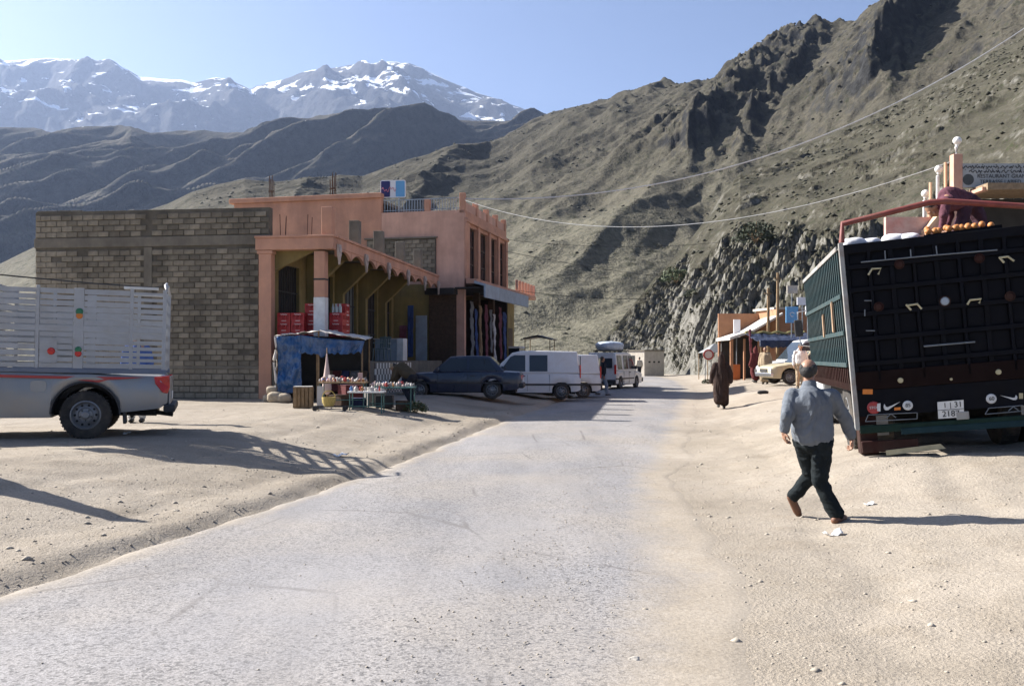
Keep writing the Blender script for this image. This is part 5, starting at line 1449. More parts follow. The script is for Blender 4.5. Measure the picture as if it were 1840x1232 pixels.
def person(label, loc, rz, J, wear, voxel=0.012, head_face=(0, 1, 0), hair=HAIR, hairstyle='short', hat=None, skin=SKIN, shoes=BLACKSHOE, group=None, size=1.0, foot_dirs=((0, 1, 0), (0, 1, 0)), foot_tilt=(0, 0), curl=.5, folds=.012, head_up=(0, 0, 1), handdir=None):
    """J: joints in local metres, person faces +y. wear: list of garments"""
    t = thing('person', label, 'person', loc, rz, group); t.scale = (size,) * 3
    g = {k: Vector(v) for k, v in J.items()}
    b = MB()
    P, E, q = head_shape(b, g['head'], head_face, 1.0, head_up)
    b.cap(g['neck'] + (g['head'] - g['neck']) * .45, g['neck'] - Vector((0, 0, .06)), .052, .062)
    b.cap(g['chest'] , g['pelvis'], .12, .115)
    b.cap(g['shL'], g['shR'], .055, .055)
    for s, sd in (('L', -1), ('R', 1)):
        b.cap(g['chest'] + Vector((0, 0, .06)), g['sh' + s], .07, .05)
        b.cap(g['sh' + s], g['el' + s], .047, .036); b.cap(g['el' + s], g['wr' + s], .036, .026)
        d = (g['wr' + s] - g['el' + s]) if handdir is None else Vector(handdir[0 if s == 'L' else 1])
        pn = Vector((-sd, 0.15, 0)); hand(b, g['wr' + s], d, 1 if s == 'L' else -1, pn, 1.0, curl)
        b.cap(g['hp' + s], g['kn' + s], .075, .052); b.cap(g['kn' + s], g['an' + s], .052, .036); b.cap(g['pelvis'], g['hp' + s], .10, .085)
        b.cap(g['an' + s], g['an' + s] + Vector((0, 0, -.03)), .036, .036)
    remesh(b, 'body', skin, t, min(voxel * .75, .012), 3)
    # shoes
    for s, fd, ft in (('L', foot_dirs[0], foot_tilt[0]), ('R', foot_dirs[1], foot_tilt[1])):
        m_ = MB(); foot(m_, g['an' + s], fd, 1.0, ft); remesh(m_, 'shoe', shoes, t, max(voxel, .01), 3)
    if hairstyle == 'short':
        m_ = MB(); E2 = lambda p, r: m_.ell(p, r, q, 16, 10)
        E2(P(0, -.026, .042), (.083, .092, .086)); E2(P(0, -.055, -.01), (.072, .06, .06)); remesh(m_, 'hair', hair, t, max(voxel * .8, .008), 3, .004, (60, 60))
    elif hairstyle == 'balding':
        m_ = MB(); E2 = lambda p, r: m_.ell(p, r, q, 16, 10)
        E2(P(0, -.048, .0), (.079, .072, .072))
        for sx in (-1, 1): E2(P(sx * .058, -.02, .015), (.030, .070, .056)); E2(P(sx * .05, -.06, .03), (.03, .04, .035))
        remesh(m_, 'hair', hair, t, .007, 3, .004, (60, 60))
    if hat is not None:
        hm, kind = hat
        m_ = MB()
        if kind == 'cap':
            m_.ell(P(0, -.012, .062), (.092, .108, .075), q, 16, 10); m_.ell(P(0, .10, .055), (.07, .07, .012), q, 14, 8)
        elif kind == 'hat':
            m_.ell(P(0, -.01, .075), (.09, .10, .075), q, 16, 10); m_.ell(P(0, -.005, .05), (.17, .18, .014), q, 18, 8)
        elif kind == 'hood':
            m_.ell(P(0, -.028, .022), (.105, .118, .128), q, 16, 12); m_.cap(P(0, -.06, .10), P(0, -.05, .22), .07, .012); m_.cap(P(0, -.05, -.03), g['neck'] + Vector((0, -.04, -.06)), .11, .12)
        remesh(m_, 'hood' if kind == 'hood' else 'cap', hm, t, max(voxel, .010), 4, folds * .6 if kind == 'hood' else 0)
    for kind, mt in wear:
        m_ = MB(); nm = kind; fs = (9, 3)
        if kind in ('jacket', 'shirt'):
            k = 1.0 if kind == 'jacket' else .88
            ch = g['chest']; pe = g['pelvis']
            m_.cap(ch + Vector((0, 0, .04)), pe + (ch - pe) * .18, .165 * k, .165 * k)
            m_.cap(g['shL'], g['shR'], .068 * k, .068 * k)
            for s in 'LR':
                mid = ch + (g['sh' + s] - ch) * .45 - Vector((0, 0, .03)); lo = pe + (g['hp' + s] - pe) * .75 + (ch - pe) * .22
                m_.cap(mid, lo, .135 * k, .14 * k)
                m_.cap(g['sh' + s], g['el' + s], .083 * k, .066 * k); e = g['el' + s] + (g['wr' + s] - g['el' + s]) * .92
                m_.cap(g['el' + s], e, .066 * k, .05 * k)
            m_.cap(g['neck'] + Vector((0, 0, -.06)), g['neck'] + Vector((0, 0, -.012)), .092 * k, .074 * k)
        elif kind == 'trousers':
            m_.cap(g['pelvis'] + (g['chest'] - g['pelvis']) * .18, g['pelvis'], .135, .14)
            for s in 'LR':
                m_.cap(g['pelvis'], g['hp' + s], .125, .115); m_.cap(g['hp' + s], g['kn' + s], .108, .082)
                e = g['kn' + s] + (g['an' + s] - g['kn' + s]) * .93; m_.cap(g['kn' + s], e, .080, .070)
            fs = (8, 5)
        elif kind == 'robe':
            ch = g['chest']; pe = g['pelvis']
            m_.cap(ch + Vector((0, 0, .05)), pe, .16, .19); m_.cap(g['shL'], g['shR'], .085, .085)
            hem = (g['anL'] + g['anR']) / 2 + Vector((0, 0, .09))
            for s in 'LR':
                m_.cap(ch + (g['sh' + s] - ch) * .5, pe + (g['hp' + s] - pe), .12, .16)
                m_.cap(g['hp' + s], g['kn' + s], .16, .16); m_.cap(g['kn' + s], g['an' + s] + Vector((0, 0, .14)), .16, .15)
                m_.cap(g['sh' + s], g['el' + s], .088, .078); m_.cap(g['el' + s], g['wr' + s], .078, .088)
            m_.cap(pe, hem + Vector((0, 0, .12)), .19, .19)
            m_.cap(g['neck'] + Vector((0, 0, -.06)), g['neck'], .09, .08)
            fs = (11, 1.1)
        remesh(m_, nm, mt, t, voxel, 5, folds, fs, seed=random.uniform(0, 40))
    return t

def stand(stride=0.0, arm=0.0, lean=0.0, spread=0.0):
    J = dict(pelvis=(0, 0, .92), chest=(0, lean * .3, 1.25), neck=(0, lean * .5, 1.45), head=(0, lean * .6 + .02, 1.60))
    for s, k in (('L', -1), ('R', 1)):
        J['sh' + s] = (k * .185, lean * .45, 1.39); J['el' + s] = (k * (.25 + spread), -.03 - arm * k * .12 + lean * .4, 1.12)
        J['wr' + s] = (k * (.25 + spread), .06 - arm * k * .26 + lean * .4, .88)
        J['hp' + s] = (k * .09, 0, .92); J['kn' + s] = (k * .095, .04 + stride * k * .18, .50); J['an' + s] = (k * .095, -.01 + stride * k * .34, .085 + (.05 if stride * k < 0 else 0))
    return J

# the man in the grey jacket, walking away to the right beside the lorry
GREYJ = cloth('grey_jacket', (0.135, 0.15, 0.172), .1); DARKT = cloth('charcoal_trousers', (0.012, 0.016, 0.018), .2)
sc_ = 9.35 / F
def mp(px, py, y): return ((px - 1480) * sc_, y, (938 - py) * sc_)
J = dict(pelvis=mp(1464, 790, .06), chest=mp(1458, 727, .03), neck=mp(1457, 689, .05), head=mp(1457, 664, .07),
         shL=mp(1427, 709, .06), elL=mp(1414, 743, -.02), wrL=mp(1410, 771, .02), shR=mp(1491, 708, -.02), elR=mp(1520, 748, .03), wrR=mp(1536, 783, .10),
         hpL=mp(1452, 792, .12), hpR=mp(1477, 792, 0), knR=mp(1474, 862, .02), anR=mp(1503, 922, -.02), knL=mp(1474, 858, .28), anL=mp(1447, 901, .42))
mx, my = (1480 - 920) / F * 9.35, 9.35
man = person('balding man in a grey jacket and dark trousers walking beside the lorry', (mx, my, H(mx, my)), 0, J,
             [('jacket', GREYJ), ('trousers', DARKT)], voxel=.0085, head_face=(.45, .89, 0), hairstyle='balding', skin=SKIN, shoes=LEATHER,
             foot_dirs=((.75, .35, 0), (.55, .6, 0)), foot_tilt=(1.05, 0.0), folds=.022, curl=.9, handdir=((.05, .1, -1), (.25, .2, -1)))

# man in a brown hooded robe walking down the road
ROBE = cloth('dark_brown_wool', (0.040, 0.026, 0.022), .25)
J = stand(.22, .25, 0, .03)
x, y = (1296 - 920) / F * 30.0, 30.0
person('man in a dark brown hooded robe walking away along the road', (x, y, H(x, y) + .01), R(-6), J, [('robe', ROBE)], voxel=.012, hat=(ROBE, 'hood'), hairstyle='none', folds=.02, size=1.0)

# porter bent over on the lorry load
PURP = cloth('plum_robe', (0.11, 0.045, 0.06), .15)
def lp(px, py, dy): 
    d = 13.3 + dy; p = at(px, py, d); return (p.x - 6.2, p.y - 13.3, p.z - 3.0)
J = dict(pelvis=lp(1738, 362, .15), chest=lp(1704, 358, .05), neck=lp(1686, 362, .02), head=lp(1676, 375, .02),
         shL=lp(1700, 362, -.14), elL=lp(1696, 388, -.18), wrL=lp(1692, 412, -.12), shR=lp(1694, 360, .22), elR=lp(1708, 388, .22), wrR=lp(1700, 411, .2),
         hpL=lp(1735, 366, .06), hpR=lp(1750, 366, .22), knL=lp(1724, 420, -.05), anL=lp(1722, 470, .05), knR=lp(1769, 420, .2), anR=lp(1772, 470, .25))
person('porter in a plum robe bent double on top of the lorry load', (6.2, 13.3, 3.0), 0, J, [('shirt', PURP), ('trousers', cloth('dark_plum_trousers', (0.06, 0.03, 0.042), .2))], voxel=.012, head_face=(-.4, 0, -.9), head_up=(-.9, 0, .4), hairstyle='short', folds=.022, handdir=((0, 0, -1), (0, 0, -1)), foot_dirs=((-1, 0, 0), (-1, 0, 0)))

# small figures further off
BLUESH = cloth('blue_shirt', (0.06, 0.11, 0.30)); WHITESH = cloth('white_shirt', (0.62, 0.62, 0.60)); JEANS = cloth('pale_jeans', (0.22, 0.28, 0.36)); DARKC = cloth('dark_jacket', (0.02, 0.022, 0.03))
TANC = cloth('tan_wool', (0.36, 0.28, 0.19)); MAROONC = cloth('maroon_wool', (0.10, 0.025, 0.025)); KHAKI = cloth('olive_brown_cloth', (0.075, 0.06, 0.04)); PALEC = cloth('cream_shirt', (0.5, 0.45, 0.36))
def walker(label, px, d, rz, J, wear, **kw):
    x = (px - 920) / F * d
    return person(label, (x, d, H(x, d)), R(rz), J, wear, voxel=kw.pop('voxel', .018), **kw)
walker('man in a blue shirt and tan cap standing behind the pickup cage', 246, 17.9, 190, stand(0, 0), [('shirt', BLUESH), ('trousers', WHITESH)], hat=(TANC, 'cap'), voxel=.014)
walker('person in dark jacket and pale jeans walking behind the white vans', 1082, 41.5, -60, stand(.6, .5), [('jacket', DARKC), ('trousers', JEANS)])
walker('man in a cream shirt standing on the road before the pale shed', 1149, 78, 20, stand(.1, .2), [('shirt', PALEC), ('trousers', DARKC)], voxel=.025)
walker('person in a long brown robe beside the far minibus', 1120, 56, 90, stand(.1, 0), [('robe', KHAKI)], hat=(KHAKI, 'hood'), hairstyle='none', voxel=.022)
walker('person in a maroon robe with a dark bag by the shops', 1357, 46.5, 30, stand(.15, .1), [('robe', MAROONC)], hat=(MAROONC, 'hood'), hairstyle='none', voxel=.02)
walker('person in a long tan robe next to the white van', 1375, 44, 150, stand(0, 0), [('robe', TANC)], hairstyle='short', voxel=.02)
walker('man in a white shirt and cap in front of the beige saloon', 1438, 36.5, 170, stand(0, .1), [('shirt', WHITESH), ('trousers', TANC)], hat=(BLACKSHOE, 'cap'), voxel=.018)
# shopper stooping at the stall
J = dict(pelvis=(0, 0, .72), chest=(0, .30, .95), neck=(0, .44, 1.02), head=(0, .54, .98), shL=(-.18, .40, 1.0), elL=(-.2, .48, .72), wrL=(-.14, .62, .52), shR=(.18, .40, 1.0), elR=(.2, .5, .72), wrR=(.12, .64, .52),
         hpL=(-.1, 0, .72), hpR=(.1, 0, .72), knL=(-.13, .2, .42), anL=(-.12, .02, .085), knR=(.13, .22, .42), anR=(.12, .03, .085))
x, y = (741 - 920) / F * 26.3, 26.3
person('shopper in dark clothes and pale cap stooping beside the stall table', (x, y, H(x, y)), R(75), J, [('jacket', KHAKI), ('trousers', DARKC)], hat=(TANC, 'cap'), voxel=.016, head_face=(0, .7, -.7), head_up=(0, .7, .7), handdir=((0, .3, -1), (0, .3, -1)))
# ------------------------------------------------------------------ market stall
def sheet(name, parent, c, nu, nv, mat, wr=0.03, sag=0.0, seed=0, fs=3.0, thick=0.006, hem=0.0):
    """wrinkled cloth between four corners c = (p00, p10, p11, p01)"""
    c = [Vector(p) for p in c]
    u = np.linspace(0, 1, nu)[None, :, None]; v = np.linspace(0, 1, nv)[:, None, None]
    A, B_, C_, D_ = [np.array(p)[None, None, :] for p in c]
    Pm = A * (1 - u) * (1 - v) + B_ * u * (1 - v) + C_ * u * v + D_ * (1 - u) * v
    nrm = (c[1] - c[0]).cross(c[3] - c[0]).normalized()
    lu = (c[1] - c[0]).length; lv = (c[3] - c[0]).length
    U = u[..., 0] * lu + 0 * v[..., 0]; Vv = v[..., 0] * lv + 0 * u[..., 0]
    d = wr * (fbm(U * fs + seed, Vv * fs * .6 + seed * 1.7, 4) * 2 + 0.8 * (ridged(U * fs * .9 + Vv * 1.1 + seed, Vv * fs * .35, 3) - .5))
    Pm = Pm + np.array(nrm)[None, None, :] * d[..., None]
    Pm[..., 2] -= sag * (4 * u[..., 0] * (1 - u[..., 0])) * (0.3 + 0.7 * 4 * v[..., 0] * (1 - v[..., 0])) + hem * v[..., 0] * (.5 + fbm(U * 4 + seed, 0 * U + 2, 2))
    o = link_mesh(name, grid_mesh(name, Pm, nv, nu, mat), parent)
    if thick:
        so = o.modifiers.new('solid', 'SOLIDIFY'); so.thickness = thick
    return o
TARP = M('blue_tarpaulin', (0.014, 0.07, 0.20), 0.28, 0.3, 3, 0.4, 14, dirt=(0.10, 0.16, 0.24), dirt_amt=0.5, dirt_scale=5)
PALETARP = M('pale_plastic_sheet', (0.58, 0.54, 0.49), 0.6, 0.12, 3, 0.3, 10, dirt=(0.4, 0.36, 0.3), dirt_amt=0.4)
WOOD = M('weathered_wood', (0.24, 0.16, 0.085), 0.85, 0.3, 9, 0.4, 40)
GREENM = M('green_metal', (0.05, 0.13, 0.12), 0.5, 0.2, 8)
tx0, tx1 = -6.5, -4.15; ty0, ty1 = 26.2, 27.5
def gp(x, y, dz=0): return Vector((x, y, H(x, y) + dz))
org = gp(-5.3, 26.8)
TENT = thing('market_tent', 'low stall tent of wrinkled blue tarpaulin with a pale sheet roof', 'tent', org)
rel = lambda p: Vector(p) - org
zt_ = org.z + 1.88
for (x, y, h) in ((tx0, ty0, 1.82), (tx1, ty0, 1.70), (tx0, ty1, 1.8), (tx1, ty1, 1.78), (-5.35, ty0 - .02, 1.95), (-5.42, ty0 + .1, 1.7)):
    q = MB(); q.tube([rel((x, y, H(x, y) - .05)), rel((x, y, org.z + h))], .025, 7); q.build('pole', WOOD, TENT)
sheet('roof_sheet', TENT, [rel((tx0 - .05, ty0 - .12, zt_ - .06)), rel((-5.3, ty0 - .16, zt_ + .10)), rel((-5.3, ty1, zt_ + .14)), rel((tx0 - .05, ty1, zt_ + .04))], 40, 24, PALETARP, .035, .02, 1)
sheet('roof_sheet', TENT, [rel((-5.3, ty0 - .16, zt_ + .10)), rel((tx1 + .12, ty0 - .14, zt_ - .16)), rel((tx1 + .1, ty1, zt_ - .06)), rel((-5.3, ty1, zt_ + .14))], 40, 24, PALETARP, .035, .03, 4)
sheet('front_flap', TENT, [rel((tx0 + .02, ty0 - .13, zt_ - .07)), rel((-5.82, ty0 - .13, zt_ - .03)), rel((-5.80, ty0 - .10, org.z + .28)), rel((tx0 + .05, ty0 - .1, org.z + .22))], 34, 60, TARP, .085, 0, 9, 3)
sheet('valance', TENT, [rel((-5.82, ty0 - .14, zt_ - .03)), rel((tx1 + .1, ty0 - .14, zt_ - .19)), rel((tx1 + .0, ty0 - .1, zt_ - .42)), rel((-5.82, ty0 - .1, zt_ - .44))], 60, 16, TARP, .08, .10, 14, 3, hem=.2)
sheet('side_flap', TENT, [rel((tx0, ty1, zt_ - .0)), rel((tx0, ty0 - .1, zt_ - .07)), rel((tx0 - .06, ty0 - .1, org.z + .05)), rel((tx0 - .03, ty1, org.z + .05))], 24, 50, PALETARP, .05, 0, 19, 4)
sheet('back_flap', TENT, [rel((tx0, ty1, zt_)), rel((tx1, ty1, zt_ - .08)), rel((tx1, ty1, org.z + .05)), rel((tx0, ty1, org.z + .05))], 30, 30, DARKIN, .04, 0, 23, 3)
q = MB()
pts = [rel((tx0 - .03 + .03 * math.sin(k * .45), ty0 - .14, zt_ - .08 - k * .07)) for k in range(25)]
q.tube(pts, [.03 + .008 * math.sin(k * .9) for k in range(25)], 7); q.build('rolled_edge', PALETARP, TENT, smooth=50)
# sacks holding the tent down
for i, (x, y, s) in enumerate(((-6.72, 26.3, (.2, .17, .12)), (-6.5, 26.0, (.22, .18, .16)), (-6.25, 25.95, (.2, .16, .14)), (-6.62, 26.15, (.17, .15, .13)))):
    p = gp(x, y, s[2] * .85 + (.22 if i == 3 else 0)); o_ = lump('sack', None, p, s, M('jute_sack', (.36, .30, .22), .9, .2, 6, .4, 18), 7 + i)
    tag(o_, ('leftmost grey sack at the foot of the blue tent', 'grey sack in front of the blue tent flap corner', 'grey sack nearest the wooden crate by the tent', 'grey sack lying on top of the others by the tent')[i], 'sack', 'sacks at the tent')
# goods in the tent
SH = thing('display_rack', 'sloped rack of dark rugs and goods under the blue tent', 'rack', gp(-4.75, 26.7))
q = MB(); q.box((-.1, .25, .42), (1.0, .5, .05), (R(28), 0, 0)); q.build('shelf', WOOD, SH)
q = MB(); q.box((-.1, .5, .75), (1.0, .4, .05), (R(28), 0, 0)); q.build('shelf', WOOD, SH)
for x in (-.58, .38):
    q = MB(); q.bb((x - .03, .0, 0), (x + .03, .06, .4)); q.build('leg', WOOD, SH); q = MB(); q.bb((x - .03, .62, 0), (x + .03, .68, .85)); q.build('leg', WOOD, SH)
rs_ = random.Random(4)
RUGS = [M('dark_red_rug', (.10, .02, .02), .95, .3, 20), M('navy_rug', (.02, .03, .08), .95, .3, 20), M('black_white_rug', (.14, .13, .12), .95, .8, 40), M('brown_rug', (.10, .06, .03), .95, .3, 20)]
rugname = ('dark red', 'navy', 'grey speckled', 'brown')
for i in range(4):
    o_ = sheet('folded_rug', None, [gp(-5.15 + i * .26, 26.62, .30), gp(-4.93 + i * .26, 26.62, .30), gp(-4.93 + i * .26, 27.2, .86), gp(-5.15 + i * .26, 27.2, .86)], 10, 16, RUGS[i], .02, 0, i, 5, .03)
    tag(o_, rugname[i] + ' folded rug on the rack under the blue tent', 'rug', 'rugs in the tent')
# closed pale parasol
UM = thing('parasol', 'closed pale pink parasol standing at the tent mouth', 'parasol', gp(-4.95, 25.3))
q = MB(); q.lathe([(.02, 0.25), (.10, .30), (.13, .42), (.09, .75), (.04, 1.1), (.015, 1.35)], 12); q.build('canopy', M('pale_pink_cloth', (.55, .42, .38), .9, .12, 6), UM, smooth=60)
q = MB(); q.tube([(0, 0, 0), (0, 0, 1.5)], .015, 6); q.build('pole', WOOD, UM)
# tables
def table(label, x, y, w, d, h, rz, mat, slat=False):
    t = thing('stall_table', label, 'table', gp(x, y), R(rz), 'stall tables')
    q = MB(); q.box((0, 0, h - .02), (w, d, .035)); q.build('tabletop', mat, t, bevel=.006)
    for sx in (-1, 1):
        for sy in (-1, 1):
            q = MB(); q.tube([(sx * (w / 2 - .05), sy * (d / 2 - .05), -.03), (sx * (w / 2 - .05), sy * (d / 2 - .05), h - .03)], .016, 6); q.build('leg', GREENM, t)
        q = MB(); q.tube([(sx * (w / 2 - .05), -(d / 2 - .05), h * .3), (sx * (w / 2 - .05), d / 2 - .05, h * .3)], .012, 6); q.build('stretcher', GREENM, t)
    q = MB(); q.tube([(-(w / 2 - .05), -(d / 2 - .05), h * .3), (w / 2 - .05, -(d / 2 - .05), h * .3)], .012, 6); q.build('stretcher', GREENM, t)
    return t
table('left stall table crowded with pale minerals and trinkets', -4.15, 23.3, 1.15, .75, .62, 3, WOOD)
table('right stall table with blue green frame and white goods', -3.0, 23.6, 1.15, .75, .58, -2, GREENM)
table('low front stall table carrying white boxes', -3.45, 22.5, .85, .5, .5, 0, WHITEP)
gcols = [M('pale_pink_stone', (.5, .36, .33), .7, .25, 20), M('white_mineral', (.46, .43, .40), .6, .15, 20), M('grey_fossil', (.25, .24, .23), .8, .3, 20), M('amber_geode', (.42, .2, .08), .5, .3, 20), M('blue_ceramic', (.08, .16, .34), .35, .3, 20), M('red_glaze', (.4, .05, .04), .4, .2, 20)]
gname = ('pale pink stone', 'white mineral lump', 'grey fossil slab', 'amber geode', 'blue glazed pot', 'red glazed pot')
gm = []
for i in range(6):
    q = MB()
    if i < 4:
        q.ell((0, 0, .045), (.055, .045, .05), None, 9, 6); v = np.array(q.v); v *= (1 + .25 * pnoise(v[:, 0] * 30 + i * 9, v[:, 1] * 30 + v[:, 2] * 25))[:, None]; q.v = [tuple(p) for p in v]
    else: q.lathe([(.03, 0), (.055, .03), (.06, .07), (.03, .11), (.035, .13), (.0, .13)], 12)
    gm.append(q.mesh('trinket', gcols[i], 50))
tabs = [(-4.15, 23.3, 1.15, .75, .62), (-3.0, 23.6, 1.15, .75, .58), (-3.45, 22.5, .85, .5, .5)]
tname = ('left stall table', 'right stall table', 'low front table')
for ti, (x, y, w, d, h) in enumerate(tabs):
    zt2 = H(x, y) + h
    n1, n2 = (13, 4) if ti < 2 else (7, 3)
    for i in range(n1):
        for j in range(n2):
            k = rs_.choices(range(6), (4, 4, 4, 3, 1, 1) if ti < 2 else (1, 8, 1, 1, 1, 1))[0]
            o_ = link_mesh('trinket', gm[k], None, (x - w / 2 + .07 + (w - .14) * i / (n1 - 1) + rs_.uniform(-.03, .03), y - d / 2 + .1 + (d - .2) * j / max(1, n2 - 1) + rs_.uniform(-.04, .04), zt2 + .001), (0, 0, rs_.uniform(0, 6)))
            o_.scale = (rs_.uniform(.4, .95),) * 2 + (rs_.uniform(.45, 1.3),)
            tag(o_, gname[k] + ' among the goods on the ' + tname[ti], 'stall goods', gname[k] + 's on the ' + tname[ti])
for i, (x, y, s, c) in enumerate(((-3.75, 23.4, (.10, .08, .22), 'pale pink box standing among the minerals on the left table'), (-3.35, 22.5, (.16, .12, .09), 'white box on the low front table, left of two'), (-3.15, 22.55, (.15, .12, .08), 'white box on the low front table, right of two'), (-4.45, 23.3, (.12, .1, .16), 'cream box at the left end of the stall table'))):
    hh = H(x, y) + (.62 if i in (0, 3) else .5); q = MB(); q.box((0, 0, s[2] / 2 + .002), s); q.box((0, 0, s[2] + .008), (s[0] * 1.04, s[1] * 1.04, .012)); o_ = q.build('carton', gcols[0] if i == 0 else gcols[1], None, bevel=.004, loc=(x, y, hh), rot=(0, 0, .3 * i)); tag(o_, c, 'box')
for i, (x, y, s, m_, lb) in enumerate(((-4.3, 23.5, (.4, .3, .28), BROWNW, 'dark brown box under the left end of the stall table'), (-3.85, 23.6, (.34, .3, .22), RUGS[1], 'navy bundle box under the middle of the left table'), (-3.2, 23.8, (.42, .3, .3), IRON, 'black box under the right stall table'), (-2.75, 23.7, (.3, .26, .24), BROWNW, 'small brown box under the right end of the stall table'), (-3.55, 24.6, (.5, .35, .4), RUGS[2], 'grey speckled bale behind the stall tables'), (-4.3, 25.2, (.55, .4, .5), RUGS[0], 'dark red bale between the tables and the tent'))):
    q = MB(); q.box((0, 0, s[2] / 2), s); q.box((0, 0, s[2] + .008), (s[0] * 1.03, s[1] * 1.03, .016)); o_ = q.build('storage_box', m_, None, bevel=.02, loc=gp(x, y), rot=(0, 0, .25 * i - .5)); tag(o_, lb, 'box', 'boxes at the stall')
# wooden crate
CR = thing('wooden_crate', 'slatted brown wooden crate standing in the sun by the tent', 'crate', gp(-5.05, 22.9), R(8))
for s in (-1, 1):
    for k in range(5):
        q = MB(); q.box((-.18 + k * .09, s * .17, .27), (.07, .015, .50)); q.build('slat', WOOD, CR)
    for k in range(4):
        q = MB(); q.box((s * .225, -.13 + k * .088, .27), (.015, .07, .50)); q.build('slat', WOOD, CR)
for z in (.04, .27, .5):
    q = MB(); q.bb((-.21, -.155, z - .02), (.21, -.14, z + .02)); q.build('batten', WOOD, CR); q = MB(); q.bb((-.21, .14, z - .02), (.21, .155, z + .02)); q.build('batten', WOOD, CR)
q = MB(); q.bb((-.22, -.165, .525), (.22, .165, .54)); q.build('lid', PALETARP, CR)
# yellow basket on a low trolley
BK = thing('hand_trolley', 'yellow basket on a low wheeled trolley in front of the stall', 'trolley', gp(-4.28, 22.1), R(5))
q = MB(); q.tube([(-.35, -.18, .1), (.45, -.18, .1), (.45, .18, .1), (-.35, .18, .1)], .014, 6, closed=True); q.build('frame', IRON, BK)
for (x, y) in ((-.3, -.18), (.38, -.18), (-.3, .18), (.38, .18)):
    q = MB(); q.lathe([(.012, -.02), (.055, -.02), (.055, .02), (.012, .02)], 14, 'y', (x, y, .055), caps=False); q.build('castor', IRON, BK)
q = MB(); q.lathe([(.11, .11), (.155, .2), (.165, .32), (.15, .32), (.14, .2), (.0, .13)], 18); bk = q.build('basket', M('yellow_wicker', (.42, .32, .10), .8, .35, 40, .5, 60), BK, smooth=50)
q = MB(); q.tube([(.15 * math.cos(a), 0, .3 + .17 * math.sin(a)) for a in np.linspace(0, math.pi, 12)], .012, 6); q.build('handle', M('yellow_wicker'), bk)
# plank leaning and a pale board beside the table
q = MB(); q.box((0, 0, .27), (.14, .04, .54)); q.box((0, .05, .02), (.2, .14, .04)); o_ = q.build('board', PALETARP, None, loc=gp(-4.62, 22.75), rot=(R(-6), 0, .1)); tag(o_, 'pale upright board beside the wooden crate at the stall', 'board')

# plants ------------------------------------------------------------
LEAF = M('dusty_leaf', (0.055, 0.075, 0.028), 0.7, 0.4, 9); LEAF2 = M('dark_scrub_leaf', (0.032, 0.042, 0.02), 0.8, 0.4, 9)
def bush(name, label, p, r, mat, n=420, seed=0, leaf=.05, squash=.8, cat='bush', group=None):
    rb = np.random.default_rng(seed)
    t = thing(name, label, cat, p, 0, group)
    st = MB()
    for k in range(7):
        a = k * .9; st.tube([(0, 0, -.05), (r * .4 * math.cos(a), r * .4 * math.sin(a), r * .5), (r * .75 * math.cos(a), r * .75 * math.sin(a), r * (.7 + .1 * (k % 3)))], [.03 * r, .02 * r, .008 * r], 5)
    st.build('stem', WOOD, t)
    d = rb.normal(size=(n, 3)); d /= np.linalg.norm(d, axis=1)[:, None]
    rad = r * (0.55 + .45 * rb.random(n) ** .5) * (1 + .45 * fbm(d[:, 0] * 2.2 + seed, d[:, 1] * 2.2 + d[:, 2] * 1.7, 3))
    c = d * rad[:, None]; c[:, 2] = np.abs(c[:, 2]) * squash + r * .1
    ax = rb.normal(size=(n, 3)); ax /= np.linalg.norm(ax, axis=1)[:, None]
    bx = np.cross(ax, rb.normal(size=(n, 3))); bx /= np.linalg.norm(bx, axis=1)[:, None]
    l = leaf * (0.6 + .9 * rb.random(n))[:, None]
    V = np.stack([c - ax * l, c + bx * l * .4, c + ax * l, c - bx * l * .4], 1).reshape(-1, 3)
    q = MB(); q.v = [tuple(p_) for p_ in V]; q.f = [(4 * i, 4 * i + 1, 4 * i + 2, 4 * i + 3) for i in range(n)]; q.mi = [0] * n
    me = bpy.data.meshes.new('foliage'); me.from_pydata(q.v, [], q.f); me.materials.append(mat)
    tag(link_mesh('foliage', me, t), kind='stuff')
    return t
bush('leafy_bundle', 'bundle of green leaves lying at the end of the stall table', gp(-2.42, 23.7), .34, LEAF, 300, 3, .05, .7, 'plants')

# ------------------------------------------------------------------ red bottle crates on the terrace
def b1(p, q, z):
    a = R(-8.05); return Vector((-7.2 + p * math.cos(a) - q * math.sin(a), 28 + p * math.sin(a) + q * math.cos(a), z))
REDC = M('red_crate_plastic', (0.42, 0.018, 0.018), 0.5, 0.15, 4, dirt=(.25, .05, .04), dirt_amt=.4)
q = MB()
q.bb((-.195, -.15, 0), (.195, .15, .02))
for s in (-1, 1):
    for (z0, z1) in ((.02, .09), (.21, .285)):
        q.bb((-.2, s * .152 - .008, z0), (.2, s * .152 + .008, z1)); q.bb((s * .195 - .008, -.15, z0), (s * .195 + .008, .15, z1))
    for x in (-.18, -.06, .06, .18): q.bb((x - .022, s * .151 - .007, .09), (x + .022, s * .151 + .007, .21))
    for y in (-.12, 0, .12): q.bb((s * .194 - .007, y - .025, .09), (s * .194 + .007, y + .025, .21))
q.bb((-.19, -.004, .02), (.19, .004, .24)); q.bb((-.004, -.145, .02), (.004, .145, .24)); q.bb((-.18, -.13, .03), (.18, .13, .18))
crm = q.mesh('bottle_crate', REDC)
q = MB()
q.tube([(-.1 + .2 * k / 24, -.163, .24 + .016 * math.sin(k * 1.1)) for k in range(25)], .006, 5); q.bb((-.07, -.166, .045), (.07, -.161, .06))
mk = q.mesh('lettering', WHITEP)
ordn = ('lowest', 'second', 'third', 'fourth', 'fifth', 'topmost')
